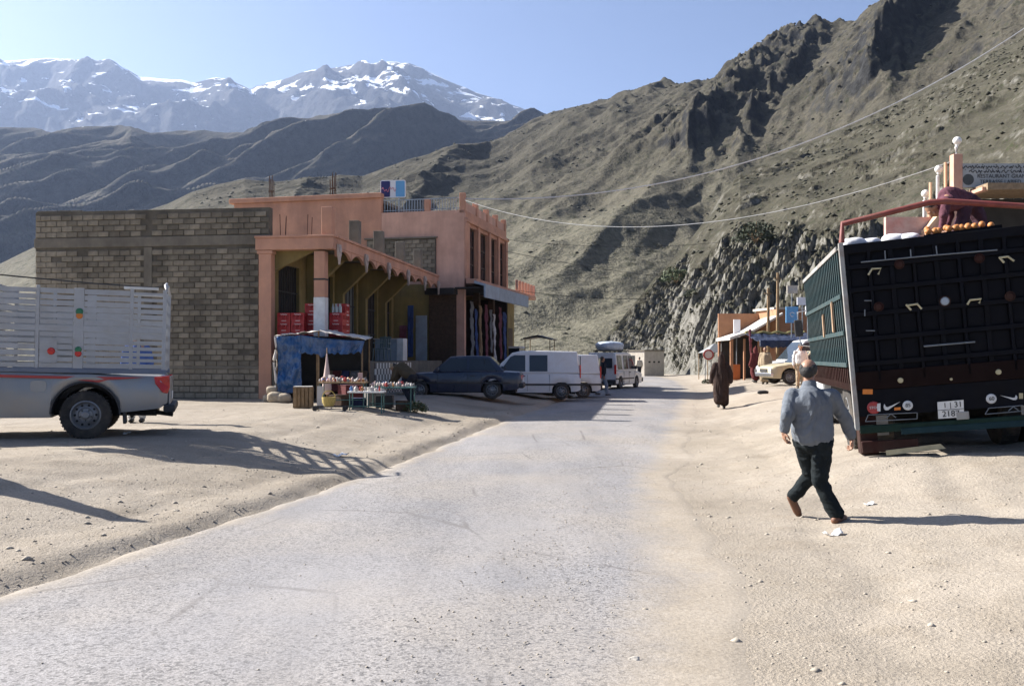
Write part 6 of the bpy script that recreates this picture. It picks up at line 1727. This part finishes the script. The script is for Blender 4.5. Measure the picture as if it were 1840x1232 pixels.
for si, (p, qq, n_) in enumerate(((.36, .42, 5), (.80, .40, 5), (1.14, .62, 6), (1.95, .5, 5), (1.95, .95, 6))):
    for k in range(n_):
        o_ = link_mesh('bottle_crate', crm, None, b1(p, qq, 1.56 + k * .29), (0, 0, R(-8 + rs_.uniform(-3, 3) + (90 if si == 4 else 0))))
        where = ('stack beside the pink corner column', 'second stack from the corner column', 'stack just left of the white based column', 'stack just right of the white based column', 'stack behind the one right of the column')[si]
        tag(o_, 'red bottle crate, ' + (ordn[k] if k < n_ - 1 else 'topmost') + ' in the ' + where, 'crate', 'red bottle crates')
        tag(link_mesh('lettering', mk, o_), kind='stuff')
# bottles standing on the right-hand crates
BOT = M('clear_bottle', (.45, .48, .46), .2, .15, 8)
q = MB(); q.lathe([(.03, 0), (.034, .02), (.034, .15), (.014, .22), (.013, .27), (0, .27)], 10); btm = q.mesh('bottle', BOT, 50)
for i in range(5):
    o_ = link_mesh('bottle', btm, None, b1(1.83 + .06 * i, .42 + .05 * (i % 2), 1.56 + 5 * .29)); tag(o_, 'clear bottle standing on the crates right of the column', 'bottle', 'bottles on the crates')

# chairs and counter on the terrace
CHAIRM = M('green_grey_chair_plastic', (.12, .17, .16), .5, .1, 6)
def chair(label, p, rz):
    t = thing('terrace_chair', label, 'chair', p, R(rz), 'terrace chairs')
    q = MB(); q.box((0, 0, .44), (.44, .42, .03)); q.build('seat', CHAIRM, t, bevel=.01)
    for x in (-.17, -.085, 0, .085, .17):
        q = MB(); q.box((x, -.215, .67), (.05, .02, .36), (R(8), 0, 0)); q.build('back_slat', CHAIRM, t)
    q = MB(); q.box((0, -.24, .86), (.46, .03, .08)); q.build('top_rail', CHAIRM, t, bevel=.01)
    for x in (-.2, .2):
        for y in (-.19, .19):
            q = MB(); q.tube([(x * 1.08, y * 1.1, 0), (x, y, .44)], .018, 6); q.build('leg', CHAIRM, t)
        q = MB(); q.box((x * 1.1, 0, .65), (.04, .4, .025)); q.build('arm', CHAIRM, t)
    return t
for i, (p, q_, rz, lb) in enumerate(((1.2, 5.2, 60, 'leftmost grey green plastic chair on the arcade terrace'), (1.5, 6.4, 100, 'middle grey green plastic chair on the arcade terrace'), (1.35, 7.6, 170, 'grey green plastic chair on the terrace nearest the white counter'))):
    chair(lb, b1(p, q_, 1.555), rz)
CT = thing('counter', 'pale blue counter with white end panel on the arcade terrace', 'counter', b1(1.2, 9.0, 1.555), R(-8))
q = MB(); q.bb((-.5, -.3, 0), (.36, .3, .82)); q.build('cabinet', BLUEGREY, CT, bevel=.01)
q = MB(); q.bb((.362, -.32, 0), (.62, .32, .86)); q.build('end_panel', WHITEP, CT, bevel=.01)
q = MB(); q.bb((-.55, -.34, .821), (.36, .34, .86)); q.build('worktop', PALETARP, CT)
# goods hung on the ochre end wall and in the shop front
def b2(p, q, z):
    a = R(-13.5); return Vector((-2.1 + p * math.cos(a) - q * math.sin(a), 41.9 + p * math.sin(a) + q * math.cos(a), z))
def hung(label, p, q, z0, z1, w, mat, seed, along='p', cat='cloth', group='goods hung at the shops'):
    if along == 'p': c = [b2(p, q, z1), b2(p + w, q, z1), b2(p + w * .95, q - .05, z0), b2(p + .04, q - .05, z0)]
    else: c = [b2(p, q, z1), b2(p, q + w, z1), b2(p + .05, q + w * .95, z0), b2(p + .05, q + .03, z0)]
    o_ = sheet('hanging_cloth', None, c, 12, 20, mat, .05, 0, seed, 4, .02); return tag(o_, label, cat, group)
RC = [M('cloth_blue', (.03, .06, .18), .9, .25, 6), M('cloth_white', (.5, .5, .5), .9, .12, 6), M('cloth_plum', (.14, .04, .06), .9, .25, 6), M('cloth_grey', (.14, .15, .16), .9, .25, 6), M('cloth_tan', (.24, .17, .10), .9, .25, 6)]
hung('dark blue cloth hanging on the ochre wall by the grey door', -2.62, -.12, 1.7, 4.0, .28, RC[0], 1)
hung('red and white patterned rug hanging left of the blue cloth', -3.0, -.14, 1.5, 3.1, .34, RC[2], 2)
hung('white sheet under the patterned rug by the ochre wall', -2.95, -.3, 1.3, 1.9, .3, RC[1], 3)
for i, (q0, w, z0, z1, m_, nm) in enumerate(((.5, .5, 1.7, 4.2, 3, 'grey blanket'), (1.3, .35, 1.2, 3.9, 0, 'blue blanket'), (2.0, .4, 1.6, 4.1, 4, 'tan blanket'), (3.0, .5, 1.4, 4.2, 2, 'plum blanket'), (3.9, .4, 1.9, 4.0, 3, 'charcoal shawl'), (4.6, .35, 1.3, 3.8, 1, 'white shawl'), (5.7, .5, 1.6, 4.2, 2, 'maroon shawl'), (6.6, .5, 1.5, 4.0, 0, 'navy shawl'))):
    hung(nm + ' hanging in the dark shop front of the pink building', .1, q0, z0, z1, w, RC[m_], 10 + i, 'q')
for i, (q0, z, m_) in enumerate(((.6, .5, 4), (1.5, .5, 0), (2.2, .5, 3), (3.2, .5, 4), (4.2, .5, 2), (5.0, .5, 3), (6.1, .5, 4), (6.9, .5, 0))):
    o_ = lump('goods_sack', None, b2(.15, q0, z + .28), (.3, .32, .34), RC[m_], 40 + i); tag(o_, ('first', 'second', 'third', 'fourth', 'fifth', 'sixth', 'seventh', 'eighth')[i] + ' bulging sack along the shop front of the pink building', 'sack', 'sacks at the shop front')
FZ = thing('display_cabinet', 'glass fronted white display cabinet beyond the dark shop front', 'cabinet', b2(.25, 8.9, .42), R(-13.5))
q = MB(); q.bb((-.35, -.6, 0), (.33, .6, .5)); q.bb((-.35, -.6, 1.75), (.33, .6, 1.85)); q.bb((-.35, -.6, .5), (-.3, .6, 1.75)); q.build('body', WHITEP, FZ)
q = MB(); q.bb((.30, -.58, .52), (.32, .58, 1.74)); q.bb((-.28, -.6, .52), (.3, -.585, 1.74)); q.build('pane', GLASSD, FZ)
AW = thing('market_umbrella', 'small dark canopy on thin posts at the far end of the pink building', 'canopy', b2(1.0, 11.5, .3), R(-13))
q = MB(); q.prism([(-.8, 2.45), (0, 2.62), (.8, 2.4), (.8, 2.34), (0, 2.5), (-.8, 2.38)], 'y', -.8, .8); q.build('canopy', IRON, AW)
for x in (-.7, .7):
    for y in (-.7, .7):
        q = MB(); q.tube([(x, y, 0), (x, y, 2.42)], .025, 6); q.build('post', WOOD, AW)
o_ = lump('roof_load', None, van3.matrix_basis @ Vector((.7, 0, 2.28)), (1.35, .55, .26), M('pale_blue_sheet', (.42, .48, .55), .8, .15, 4, .3, 10), 3); o_.rotation_euler = (0, 0, R(64))
tag(o_, 'bulky load under a pale blue sheet on the minibus roof', 'load')
# ------------------------------------------------------------------ right side of the road
PALEW = M('pale_plaster', (0.50, 0.45, 0.38), 0.9, 0.12, 2, 0.3, 20, dirt=(.3, .26, .2), dirt_amt=.4)
ORANGEW = M('orange_brown_plaster', (0.38, 0.19, 0.10), 0.9, 0.15, 2, 0.3, 20, dirt=(.25, .14, .09), dirt_amt=.4)
x, y = 11.75, 84.0
SHED = thing('shed', 'small flat roofed pale block shed at the bend of the road', 'shed', (x, y, H(x, y) - .1), R(45))
# local +x runs along the shaded face, +y along the sunny face
q = MB(); q.bb((0, 0, 0), (2.95, 1.9, 2.35)); q.build('wall', PALEW, SHED)
q = MB(); q.bb((-.08, -.08, 2.352), (3.03, 1.98, 2.47)); q.build('roof', CONC, SHED)
q = MB(); q.bb((-.012, 1.05, .1), (-.002, 1.6, 1.95)); q.build('door', DARKIN, SHED)
for k in range(3):
    q = MB(); q.bb((.6 + k * .7, -.012, 1.3), (.9 + k * .7, -.002, 1.45)); q.build('vent', DARKIN, SHED)
# road sign
x, y = (1273 - 920) / F * 57, 57.0
RS = thing('road_sign', 'round red rimmed road sign on two short posts beside the road', 'sign', (x, y, H(x, y)), 0)
zc = CAMZ + 5 / F * 57 - H(x, y)
q = MB(); q.lathe([(0, -.02), (.235, -.02), (.235, 0), (0, 0)], 26, 'y', (0, 0, zc)); q.build('face', M('pale_sign_face', (.5, .5, .5), .6, .1, 5), RS)
q = MB(); q.lathe([(.232, -.032), (.315, -.032), (.32, 0), (.232, 0)], 26, 'y', (0, 0, zc), caps=False); q.build('rim', REDDISC, RS)
for s in (-1, 1):
    q = MB(); q.tube([(s * .2, .03, 0), (s * .16, .03, zc)], .025, 6); q.build('post', STEEL, RS)
o_ = bush('roadside_tuft', 'dark tuft of weeds at the foot of the round road sign', (x - .1, y - .3, H(x, y)), .4, LEAF2, 160, 8, .07, .6)
# grey pointed awning by the cliff
x, y = (1286 - 920) / F * 64, 64.0
PG = thing('grey_awning', 'grey pointed cloth awning on posts by the cliff foot', 'awning', (x, y, H(x, y)), .2)
q = MB()
q.add([(-.95, -.8, 1.75), (.95, -.8, 1.7), (.95, .8, 1.75), (-.95, .8, 1.7), (-.1, 0, 2.35)], [(0, 1, 4), (1, 2, 4), (2, 3, 4), (3, 0, 4)])
o_ = q.build('canopy', M('grey_cloth', (.22, .23, .23), .9, .15, 5), PG); o_.modifiers.new('s', 'SOLIDIFY').thickness = .02
for (a, b) in ((-.9, -.75), (.9, -.75), (.9, .75), (-.9, .75)):
    q = MB(); q.tube([(a, b, -.1), (a, b, 1.75)], .03, 6); q.build('post', WOOD, PG)
# row of shacks
def X_(px, d): return (px - 920) / F * d
def Z_(py, d): return CAMZ - (py - HZ) / F * d
d0 = 53.0; zg = H(X_(1330, d0), d0) - .05
SA = thing('shop_shack', 'low shop shack with dark open front and orange posts under a sloping roof', 'shack', (X_(1312, d0), d0, zg), 0)
wA = X_(1400, d0) - X_(1312, d0)
q = MB(); q.bb((0, 3.0, 0), (wA, 3.15, 3.9)); q.bb((wA - .15, 0, 0), (wA, 3.0, 4.0)); q.build('wall', ORANGEW, SA)
q = MB(); q.bb((.1, 2.6, 0), (wA - .2, 2.9, 2.5)); q.build('shelves', DARKIN, SA)
for (px, w) in ((1312, .16), (1336, .10), (1362, .10)):
    q = MB(); q.bb((X_(px, d0) - X_(1312, d0), -.05, 0), (X_(px, d0) - X_(1312, d0) + w, .08, 2.35)); q.build('post', ORANGEW, SA)
q = MB(); q.prism([(-.1, Z_(606, d0) - zg), (wA * .45, Z_(592, d0) - zg), (wA + .1, Z_(562, d0) - zg), (wA + .1, Z_(566, d0) - zg), (wA * .45, Z_(596, d0) - zg), (-.1, Z_(611, d0) - zg)], 'y', -.4, 3.2); q.build('roof', PALETARP, SA)
q = MB(); q.bb((.1, 1.2, .0), (.85, 1.5, .9)); q.build('orange_counter', M('bright_orange_paint', (.5, .13, .03), .6, .15, 5), SA)
SB = thing('orange_house', 'orange plastered shop house with white lit edge above the awning', 'building', (X_(1393, 54), 54, zg), R(12))
wB = 2.2
q = MB(); q.bb((0, 0, 0), (wB, 2.4, Z_(556, 54) - zg)); q.build('wall', ORANGEW, SB, bevel=.02)
q = MB(); q.bb((-.03, .3, 1.8), (-.005, .9, 3.3)); q.build('door', PALEW, SB)
q = MB(); q.bb((-.15, -.1, Z_(556, 54) - zg), (wB, 2.5, Z_(552, 54) - zg)); q.build('parapet', PALEW, SB)
for (px, y1) in ((1380, 517), (1397, 490)):
    x = X_(px, 52); P_ = thing('wooden_pole', 'thin wooden utility pole, %s of the pair by the orange house' % ('shorter' if px == 1380 else 'taller'), 'pole', (x, 52, zg), 0, 'poles by the shops')
    q = MB(); q.tube([(0, 0, 0), (.02, 0, Z_(y1, 52) - zg)], [.10, .075], 8); q.build('shaft', WOOD, P_)
    q = MB(); q.bb((-.18, -.03, Z_(y1, 52) - zg - .35), (.18, .03, Z_(y1, 52) - zg - .28)); q.build('crossarm', WOOD, P_)
def board(label, px0, py0, px1, py1, d, mat, txt=None, tcol=None, post=True):
    x0, x1 = X_(px0, d), X_(px1, d); z0, z1 = Z_(py1, d), Z_(py0, d); cx = (x0 + x1) / 2
    g0 = H(cx, d)
    t = thing('sign_board', label, 'sign', (cx, d, g0), 0, 'signs over the right hand shops')
    q = MB(); q.bb((x0 - cx, -.05, z0 - g0), (x1 - cx, .03, z1 - g0)); q.build('panel', mat, t, bevel=.01)
    if post:
        q = MB(); q.tube([(0, .06, 0), (0, .06, z1 - g0)], .035, 7); q.build('post', STEEL, t)
    if txt: text_mesh('lettering', txt, (z1 - z0) * .5, tcol, t, (0, -.056, (z0 + z1) / 2 - g0), (R(90), 0, 0))
    return t
board('small pale sign with grey letters above the shops', 1414, 513, 1433, 527, 51, PALEW, 'TAXI', BLUEGREY)
board('white sign board next to the blue sign above the shops', 1432, 534, 1453, 548, 50.5, WSIGN)
bs = board('square blue sign with a pale curl emblem over the shops', 1412, 551, 1434, 580, 50, SKYB)
q = MB(); q.tube([(.11 * math.cos(a) * (1 + .2 * math.sin(3 * a)), -.06, (Z_(565, 50) - H(X_(1423, 50), 50)) + .11 * math.sin(a)) for a in np.linspace(.5, 5.2, 18)], .02, 5); q.build('emblem', WSIGN, bs)
board('narrow white panel at the lorry side of the blue sign', 1447, 550, 1457, 565, 49, WSIGN)
board('white box sign at the left end of the shack roof', 1318, 574, 1330, 606, 54.5, WSIGN)
# tarp awning over the van
AWN = thing('tarp_awning', 'dark blue tarpaulin awning with a yellow rolled edge above the white van', 'awning', (X_(1405, 49.5), 49.5, zg), 0)
xa, xb = X_(1352, 49.5) - X_(1405, 49.5), X_(1462, 49.5) - X_(1405, 49.5)
za, zb_ = Z_(614, 49.5) - zg, Z_(598, 49.5) - zg
sheet('canopy', AWN, [(xa, -1.4, za), (xb, -1.4, za + .05), (xb, 1.6, zb_), (xa, 1.6, zb_)], 50, 24, M('navy_tarp', (.012, .02, .05), .6, .4, 4, .3, 12), .08, .10, 31, 2, .02)
sheet('valance', AWN, [(xa, -1.42, za + .05), (xb, -1.42, za + .1), (xb, -1.45, za - .28), (xa, -1.45, za - .2)], 50, 8, M('navy_tarp'), .06, .04, 35, 3, .02, .15)
q = MB(); q.tube([(xa + (xb - xa) * k / 20, 1.55, zb_ + .06 + .05 * math.sin(k * 1.3)) for k in range(21)], .07, 6); q.build('rolled_edge', M('yellow_cloth', (.45, .38, .15), .9, .2, 5), AWN, smooth=50)
for x in (xa + .1, (xa + xb) / 2, xb - .1):
    q = MB(); q.tube([(x, -1.3, 0), (x, -1.35, za)], .035, 6); q.build('post', WOOD, AWN)
o_ = sheet('striped_cloth', None, [(X_(1346, 50), 50, Z_(592, 50)), (X_(1351, 50), 50.2, Z_(590, 50)), (X_(1352, 50), 50.1, Z_(640, 50)), (X_(1347, 50), 49.9, Z_(642, 50))], 10, 20, M('red_white_stripe', (.34, .10, .12), .9, .6, 14), .04, 0, 3, 4, .02)
tag(o_, 'red and white striped cloth hanging at the corner of the shack', 'cloth')
x, y = (1371 - 920) / F * 33.5, 33.5
o_ = lump('rag', None, (x, y, H(x, y) + .05), (.20, .12, .07), M('dark_rag', (.02, .02, .022), .9, .2, 6), 55); tag(o_, 'dark rag lying on the dirt right of the robed man', 'rag')

# ------------------------------------------------------------------ terrace restaurant behind the lorry
dR = 27.0
xs0 = X_(1718, dR); gR = H(13, 27) - .1
RE = thing('terrace_restaurant', 'pink terrace restaurant on the slope with a long white name board', 'building', (xs0, dR, gR), 0)
zt1 = Z_(345, dR) - gR
PINKR = M('peach_plaster', (0.50, 0.27, 0.19), 0.9, 0.12, 2, 0.2, 20, dirt=(.55, .4, .32), dirt_amt=.5)
q = MB(); q.bb((-.1, .6, 0), (7.5, 9.0, Z_(420, dR) - gR)); q.build('wall', PINKR, RE)
q = MB(); q.bb((-.13, -.13, 0), (.13, .13, Z_(278, dR) - gR)); q.build('pillar', PINKR, RE, bevel=.015)
q = MB(); q.bb((7.2, -.13, 0), (7.46, .13, Z_(278, dR) - gR)); q.build('pillar', PINKR, RE, bevel=.015)
q = MB(); q.bb((.14, -.10, Z_(338, dR) - gR), (7.15, .0, Z_(295, dR) - gR)); sb = q.build('name_board', M('grey_white_board', (.34, .36, .36), .7, .1, 3), RE)
bz = lambda py: Z_(py, dR) - gR
text_mesh('lettering', 'RESTAURANT GRAND', .15, BLACKT, sb, (.55, -.106, bz(318)), (R(90), 0, 0), align='LEFT')
text_mesh('lettering', 'TERRASSE LABIED', .15, BLACKT, sb, (.62, -.106, bz(328)), (R(90), 0, 0), align='LEFT')
ra = random.Random(12)
q = MB()
for (py, x0, x1) in ((301.5, .25, 3.0), (309.5, .35, 3.0)):
    x = x1
    while x > x0:     # cursive strokes read from the right
        w = ra.uniform(.10, .24); n_ = 9
        pts = [(x - w * k / (n_ - 1), -.105, bz(py) + .028 * math.sin(k * 1.4 + x * 9) * (1 if k % 3 else 1.8)) for k in range(n_)]
        q.tube(pts, .011, 4)
        if ra.random() < .7: q.box((x - w * .5, -.106, bz(py) + ra.choice((-.07, .065))), (.025, .006, .022), (0, R(45), 0))
        x -= w + ra.uniform(.01, .05)
tag(q.build('lettering', BLACKT, sb), kind='stuff')
q = MB(); q.lathe([(0, -.104), (.16, -.104), (.16, -.101), (0, -.101)], 16, 'y', (.3, 0, bz(324))); q.build('emblem', M('dark_emblem', (.06, .07, .07), .7, .2, 8), sb)
q = MB(); q.prism([(.4, bz(340)), (7.4, bz(340)), (7.4, bz(346)), (.4, bz(352))], 'y', -1.0, .55); q.build('canopy', WOODP, RE)
q = MB(); q.bb((.5, .56, bz(418)), (7.3, .62, bz(352))); q.build('shaded_front', DARKIN, RE)
q = MB(); q.bb((.3, -.9, bz(352)), (.48, .5, bz(346))); q.build('beam_end', PINKR, RE)
# stair going down to the left with a low wall, posts and globe lamps
GLOBE = M('opal_globe', (.72, .70, .66), .3, .05, 4)
zs0, zs1 = bz(345), bz(470)
xl = X_(1600, dR) - xs0
q = MB(); q.prism([(.0, 0), (.0, bz(352)), (-.9, bz(422)), (xl, bz(428)), (xl, 0)], 'y', -.12, .12); q.build('stair_wall', PINKR, RE)
q = MB(); q.prism([(.0, bz(352)), (.0, bz(345)), (-.93, bz(414)), (-.93, bz(423))], 'y', -.16, .16); q.build('stair_handrail', M('pale_orange_rail', (.58, .38, .24), .8, .1, 4), RE)
q = MB(); q.bb((xl - .05, .2, 0), (-.35, .35, bz(388))); q.build('stair_back_wall', M('mottled_pink_wall', (.50, .27, .23), .9, .2, 2.5, .3, 10, dirt=(.6, .48, .43), dirt_amt=.7, dirt_scale=2), RE)
for i in range(12):
    q = MB(); q.bb((-.08 - .075 * i - .075, .121, 0), (-.08 - .075 * i, 1.2, bz(352) - .1 - .088 * i)); q.build('step', CONC, RE)
def lamp(px, py, pb, dy):
    d = dR + dy; x = X_(px, d) - xs0; z = Z_(py, d) - gR; zb2 = Z_(pb, d) - gR
    q = MB(); q.tube([(x, dy, zb2), (x, dy, z - .2), (x + .03, dy, z - .12)], [.05, .05, .035], 8); pp = q.build('lamp_post', WHITEP, RE)
    q = MB(); q.ell((x + .03, dy, z), (.12, .12, .115), None, 16, 10); q.lathe([(.05, z - .15), (.06, z - .1), (.0, z - .1)], 10, 'z', (x + .03, dy, 0)); q.build('globe', GLOBE, pp, smooth=60)
lamp(1718, 253, 280, 0.0); lamp(1685, 304, 360, 0.4); lamp(1661, 348, 400, .8)
for (px, py, pb, dy) in ((1699, 292, 360, .2), (1672, 328, 380, .6), (1670, 385, 425, .3), (1682, 385, 420, .2)):
    d = dR + dy; q = MB(); q.tube([(X_(px, d) - xs0, dy, Z_(pb, d) - gR), (X_(px, d) - xs0, dy, Z_(py, d) - gR)], .045, 7); q.build('rail_post', M('pale_orange_rail'), RE)

# ------------------------------------------------------------------ cables
def cable(label, a, b, sag, r=.012, mat=None, mid=None):
    a = Vector(a); b = Vector(b); n_ = 60
    pts = []
    for k in range(n_ + 1):
        t = k / n_; p = a.lerp(b, t); p.z -= sag * 4 * t * (1 - t); pts.append(p)
    q = MB(); q.tube(pts, r, 5); o_ = q.build('power_cable', mat or STEEL, None, smooth=60)
    return tag(o_, label, 'cable', 'overhead cables')
PALECAB = M('pale_cable', (.30, .30, .30), .5, .1, 3)
c0 = at(831, 357, 42.0)
cable('upper pale cable rising from the pink building to the upper right', c0, at(1900, 10, 46), 2.6, .028, M('bright_cable', (.5, .5, .5), .5, .1, 3))
cable('pale cable sagging from the pink building to the restaurant pillar', c0 + Vector((0, 0, -.03)), at(1716, 288, 27.0), 1.55, .013, PALECAB)
cable('thin dark cable from the pink facade towards the cliff', at(911, 452, 49), at(1330, 505, 70), .35, .014, IRON)
cable('lowest thin dark cable near the balcony end', at(915, 520, 50), at(1380, 521, 52), .5, .013, IRON)
cable('thin dark cable hanging level behind the balcony', at(905, 430, 49), at(1400, 420, 62), .6, .011, IRON)
# ------------------------------------------------------------------ scrub, stones, litter
def surf_at(V, px, py, frac=1.0):
    Xp = 920 + F * V[..., 0] / V[..., 1]; Yp = HZ - F * (V[..., 2] - CAMZ) / V[..., 1]
    e = (Xp - px) ** 2 + (Yp - py) ** 2 + V[..., 1] * 0.02
    i = np.unravel_index(np.argmin(e), e.shape); return Vector(V[i])
for (px, py, r, lb, m_) in ((1215, 508, 2.0, 'large round green bush growing on the rock face', LEAF), (1358, 436, 2.4, 'green bush on the ledge above the rock face', LEAF2), (1245, 535, 1.0, 'small bush below the large round bush on the rock face', LEAF2)):
    bush('cliff_bush', lb, surf_at(VD, px, py), r, m_, 900, int(px), r * .09, .85)
x, y = (1040 - 920) / F * 110, 110
bush('roadside_bush', 'dark green bush beyond the parked minibus', (x, y, H(x, y)), 1.9, LEAF2, 700, 21, .16, .8)
bush('roadside_bush', 'low pale green bush left of the dark one beyond the vans', ((1010 - 920) / F * 118, 118, H(6, 118)), 1.6, LEAF, 600, 22, .16, .5)

def scatter(name, pts, sizes, mat, flat=.55, seed=0, kind='tuft', label=None, cat=None):
    """thousands of small low-poly lumps joined into one object"""
    rg = np.random.default_rng(seed); n = len(pts)
    base = np.array([(1, 0, 0), (.31, .95, 0), (-.81, .59, 0), (-.81, -.59, 0), (.31, -.95, 0), (0, 0, 1), (.3, .2, -.6)], float)
    fc = np.array([(0, 1, 5), (1, 2, 5), (2, 3, 5), (3, 4, 5), (4, 0, 5), (1, 0, 6), (2, 1, 6), (3, 2, 6), (4, 3, 6), (0, 4, 6)])
    a = rg.uniform(0, 6.28, n); ca, sa = np.cos(a), np.sin(a)
    j = base[None] * (1 + rg.uniform(-.35, .35, (n, 7, 1)))
    j[:, :, 2] *= flat
    x = j[..., 0] * ca[:, None] - j[..., 1] * sa[:, None]; y = j[..., 0] * sa[:, None] + j[..., 1] * ca[:, None]
    V = np.stack([x, y, j[..., 2]], -1) * sizes[:, None, None] + pts[:, None, :]
    Fc = (fc[None] + (np.arange(n) * 7)[:, None, None]).reshape(-1, 3)
    me = bpy.data.meshes.new(name); V = V.reshape(-1, 3)
    me.vertices.add(len(V)); me.vertices.foreach_set('co', V.astype(np.float32).ravel())
    me.loops.add(Fc.size); me.loops.foreach_set('vertex_index', Fc.astype(np.int32).ravel())
    me.polygons.add(len(Fc)); me.polygons.foreach_set('loop_start', np.arange(0, Fc.size, 3, dtype=np.int32))
    me.update(calc_edges=True); me.materials.append(mat)
    o = link_mesh(name, me); tag(o, label, cat, kind='stuff'); return o
def on_surface(V, n, seed, sel):
    rg = np.random.default_rng(seed); W = V.reshape(-1, 3); m = sel(V).reshape(-1); ii = np.nonzero(m)[0]
    ar = (V[..., 1] * np.gradient(V[..., 1], axis=0)).reshape(-1)[ii]; ar = np.clip(ar, 0, None); idx = rg.choice(ii, n, p=ar / ar.sum())
    return W[idx] + np.stack([rg.uniform(-.3, .3, n), rg.uniform(-.3, .3, n), np.zeros(n)], -1)
SCRUB = M('dry_scrub', (0.048, 0.046, 0.028), 0.9, 0.45, .5)
def selD(V):
    s = np.linspace(0, 1.35, V.shape[0])[:, None]; px = 920 + F * V[..., 0] / V[..., 1]
    return (fbm(V[..., 0] / 14, V[..., 1] / 20, 3) > -.05) & (px < 1900) & (s < 1.0)
p = on_surface(VD, 1500, 2, selD); rg = np.random.default_rng(1)
scatter('hillside_scrub', p, rg.uniform(.12, .5, len(p)) * (p[:, 1] / 130) ** .5, SCRUB, .7, 3, label='low dry scrub dotted over the near slope', cat='scrub')
def selC(V):
    px = 920 + F * V[..., 0] / V[..., 1]
    return (fbm(V[..., 0] / 60, V[..., 1] / 60, 3) > .0) & (px < 1900) & (px > 350)
p = on_surface(VC, 2600, 5, selC)
scatter('far_scrub', p, rg.uniform(.35, 1.3, len(p)) * (p[:, 1] / 450) ** .5, SCRUB, .7, 6, label='dark scrub dotted over the big hillside', cat='scrub')

# stones on the verges and on the road
STONE = M('verge_stone', (0.33, 0.29, 0.235), 0.95, 0.35, 3)
n = 15000
Y_ = 3.6 + (rg.random(n) ** 1.8) * 26
side = rg.random(n)
edge = np.where(side < .5, -1, 1)
off = np.where(side < .5, np.abs(rg.normal(0.0, 1.6, n)) , rg.exponential(2.2, n) - 1.4)
X_s = road_c(Y_) + edge * (road_hw(Y_) + off)
rnd_all = rg.random(n) < .25
X_s = np.where(rnd_all, road_c(Y_) + rg.uniform(-9, 9, n), X_s)
Z_s = Hs(X_s, Y_)
sz = .004 + .013 * rg.random(n) ** 3 + (rg.random(n) < .03) * rg.uniform(.01, .03, n)
onroad = np.abs(X_s - road_c(Y_)) < road_hw(Y_) - .1
keep = ~onroad | (rg.random(n) < .5)
Z_s = np.where(onroad, .03, Z_s)
sz = np.where(onroad, np.minimum(sz, .010), sz)
pts = np.stack([X_s, Y_, Z_s], -1)[keep]
scatter('gravel', pts, sz[keep], STONE, .6, 9, label='loose stones and gravel on the dirt verges', cat='gravel')
# litter
PAPER = M('crumpled_paper', (.68, .68, .68), .85, .08, 9)
def litter(label, px, py, w, d_, seed, mat=PAPER):
    dg_ = F * (CAMZ - .1) / (py - HZ)
    x = (px - 920) / F * dg_; z = H(x, dg_); dg_ = F * (CAMZ - z) / (py - HZ); x = (px - 920) / F * dg_; z = max(H(x, dg_), .03 if abs(x - float(road_c(dg_))) < 2.2 else -9)
    c = [Vector((x - w / 2, dg_ - d_ / 2, z + .02)), Vector((x + w / 2, dg_ - d_ / 2, z + .02)), Vector((x + w / 2, dg_ + d_ / 2, z + .035)), Vector((x - w / 2, dg_ + d_ / 2, z + .03))]
    o_ = sheet('litter', None, c, 10, 8, mat, .035, 0, seed, 8, .003); tag(o_, label, 'litter', 'litter on the ground')
litter('crumpled white paper on the dirt beside the pickup shadow', 612, 820, .22, .16, 3)
litter('torn white paper scrap just below the walking man', 1497, 965, .16, .10, 5)
litter('pale scrap of paper at the bottom of the road', 1140, 1190, .06, .025, 7, M('tan_paper', (.5, .46, .4), .9, .1, 9))
litter('small white scrap on the dirt between lorry and man', 1562, 881, .09, .06, 9)
litter('tiny pale scrap in the pickup shadow', 228, 783, .10, .07, 11)
# unseen tapered post left of the view, added as a guessed source for the wedge shadow
p = (-7.35, 10.65); PO = thing('shadow_post', 'unseen tapered post added to cast the wedge shadow on the left verge', 'post', (p[0], p[1], H(*p) - .05), .2)
q = MB(); q.lathe([(.30, 0), (.28, .6), (.22, 1.5), (.12, 2.2), (.05, 2.45), (0, 2.47)], 14); q.build('shaft', CONC, PO, smooth=60)
q = MB(); q.box((0, 0, .08), (.75, .75, .2)); q.build('base', CONC, PO, bevel=.03)
bpy.data.scenes.remove(_tmp_scene)
# ------------------------------------------------------------------ haze: the air between here and the far mountains
hz = MB(); hz.bb((-9000, -600, -30), (9000, 9800, 2700))
n = NT('mountain_air')
n.n.remove(n.bsdf)
pv = n.node('ShaderNodeVolumePrincipled')
pv.inputs['Color'].default_value = (0.49, 0.63, 0.95, 1)
pv.inputs['Density'].default_value = 0.000056
pv.inputs['Anisotropy'].default_value = 0.33
n.ln(pv.outputs[0], n.n['Material Output'].inputs['Volume'])
ho = hz.build('haze', n.m)
tag(ho, 'thin blue mountain air over the valley', 'haze', kind='stuff')
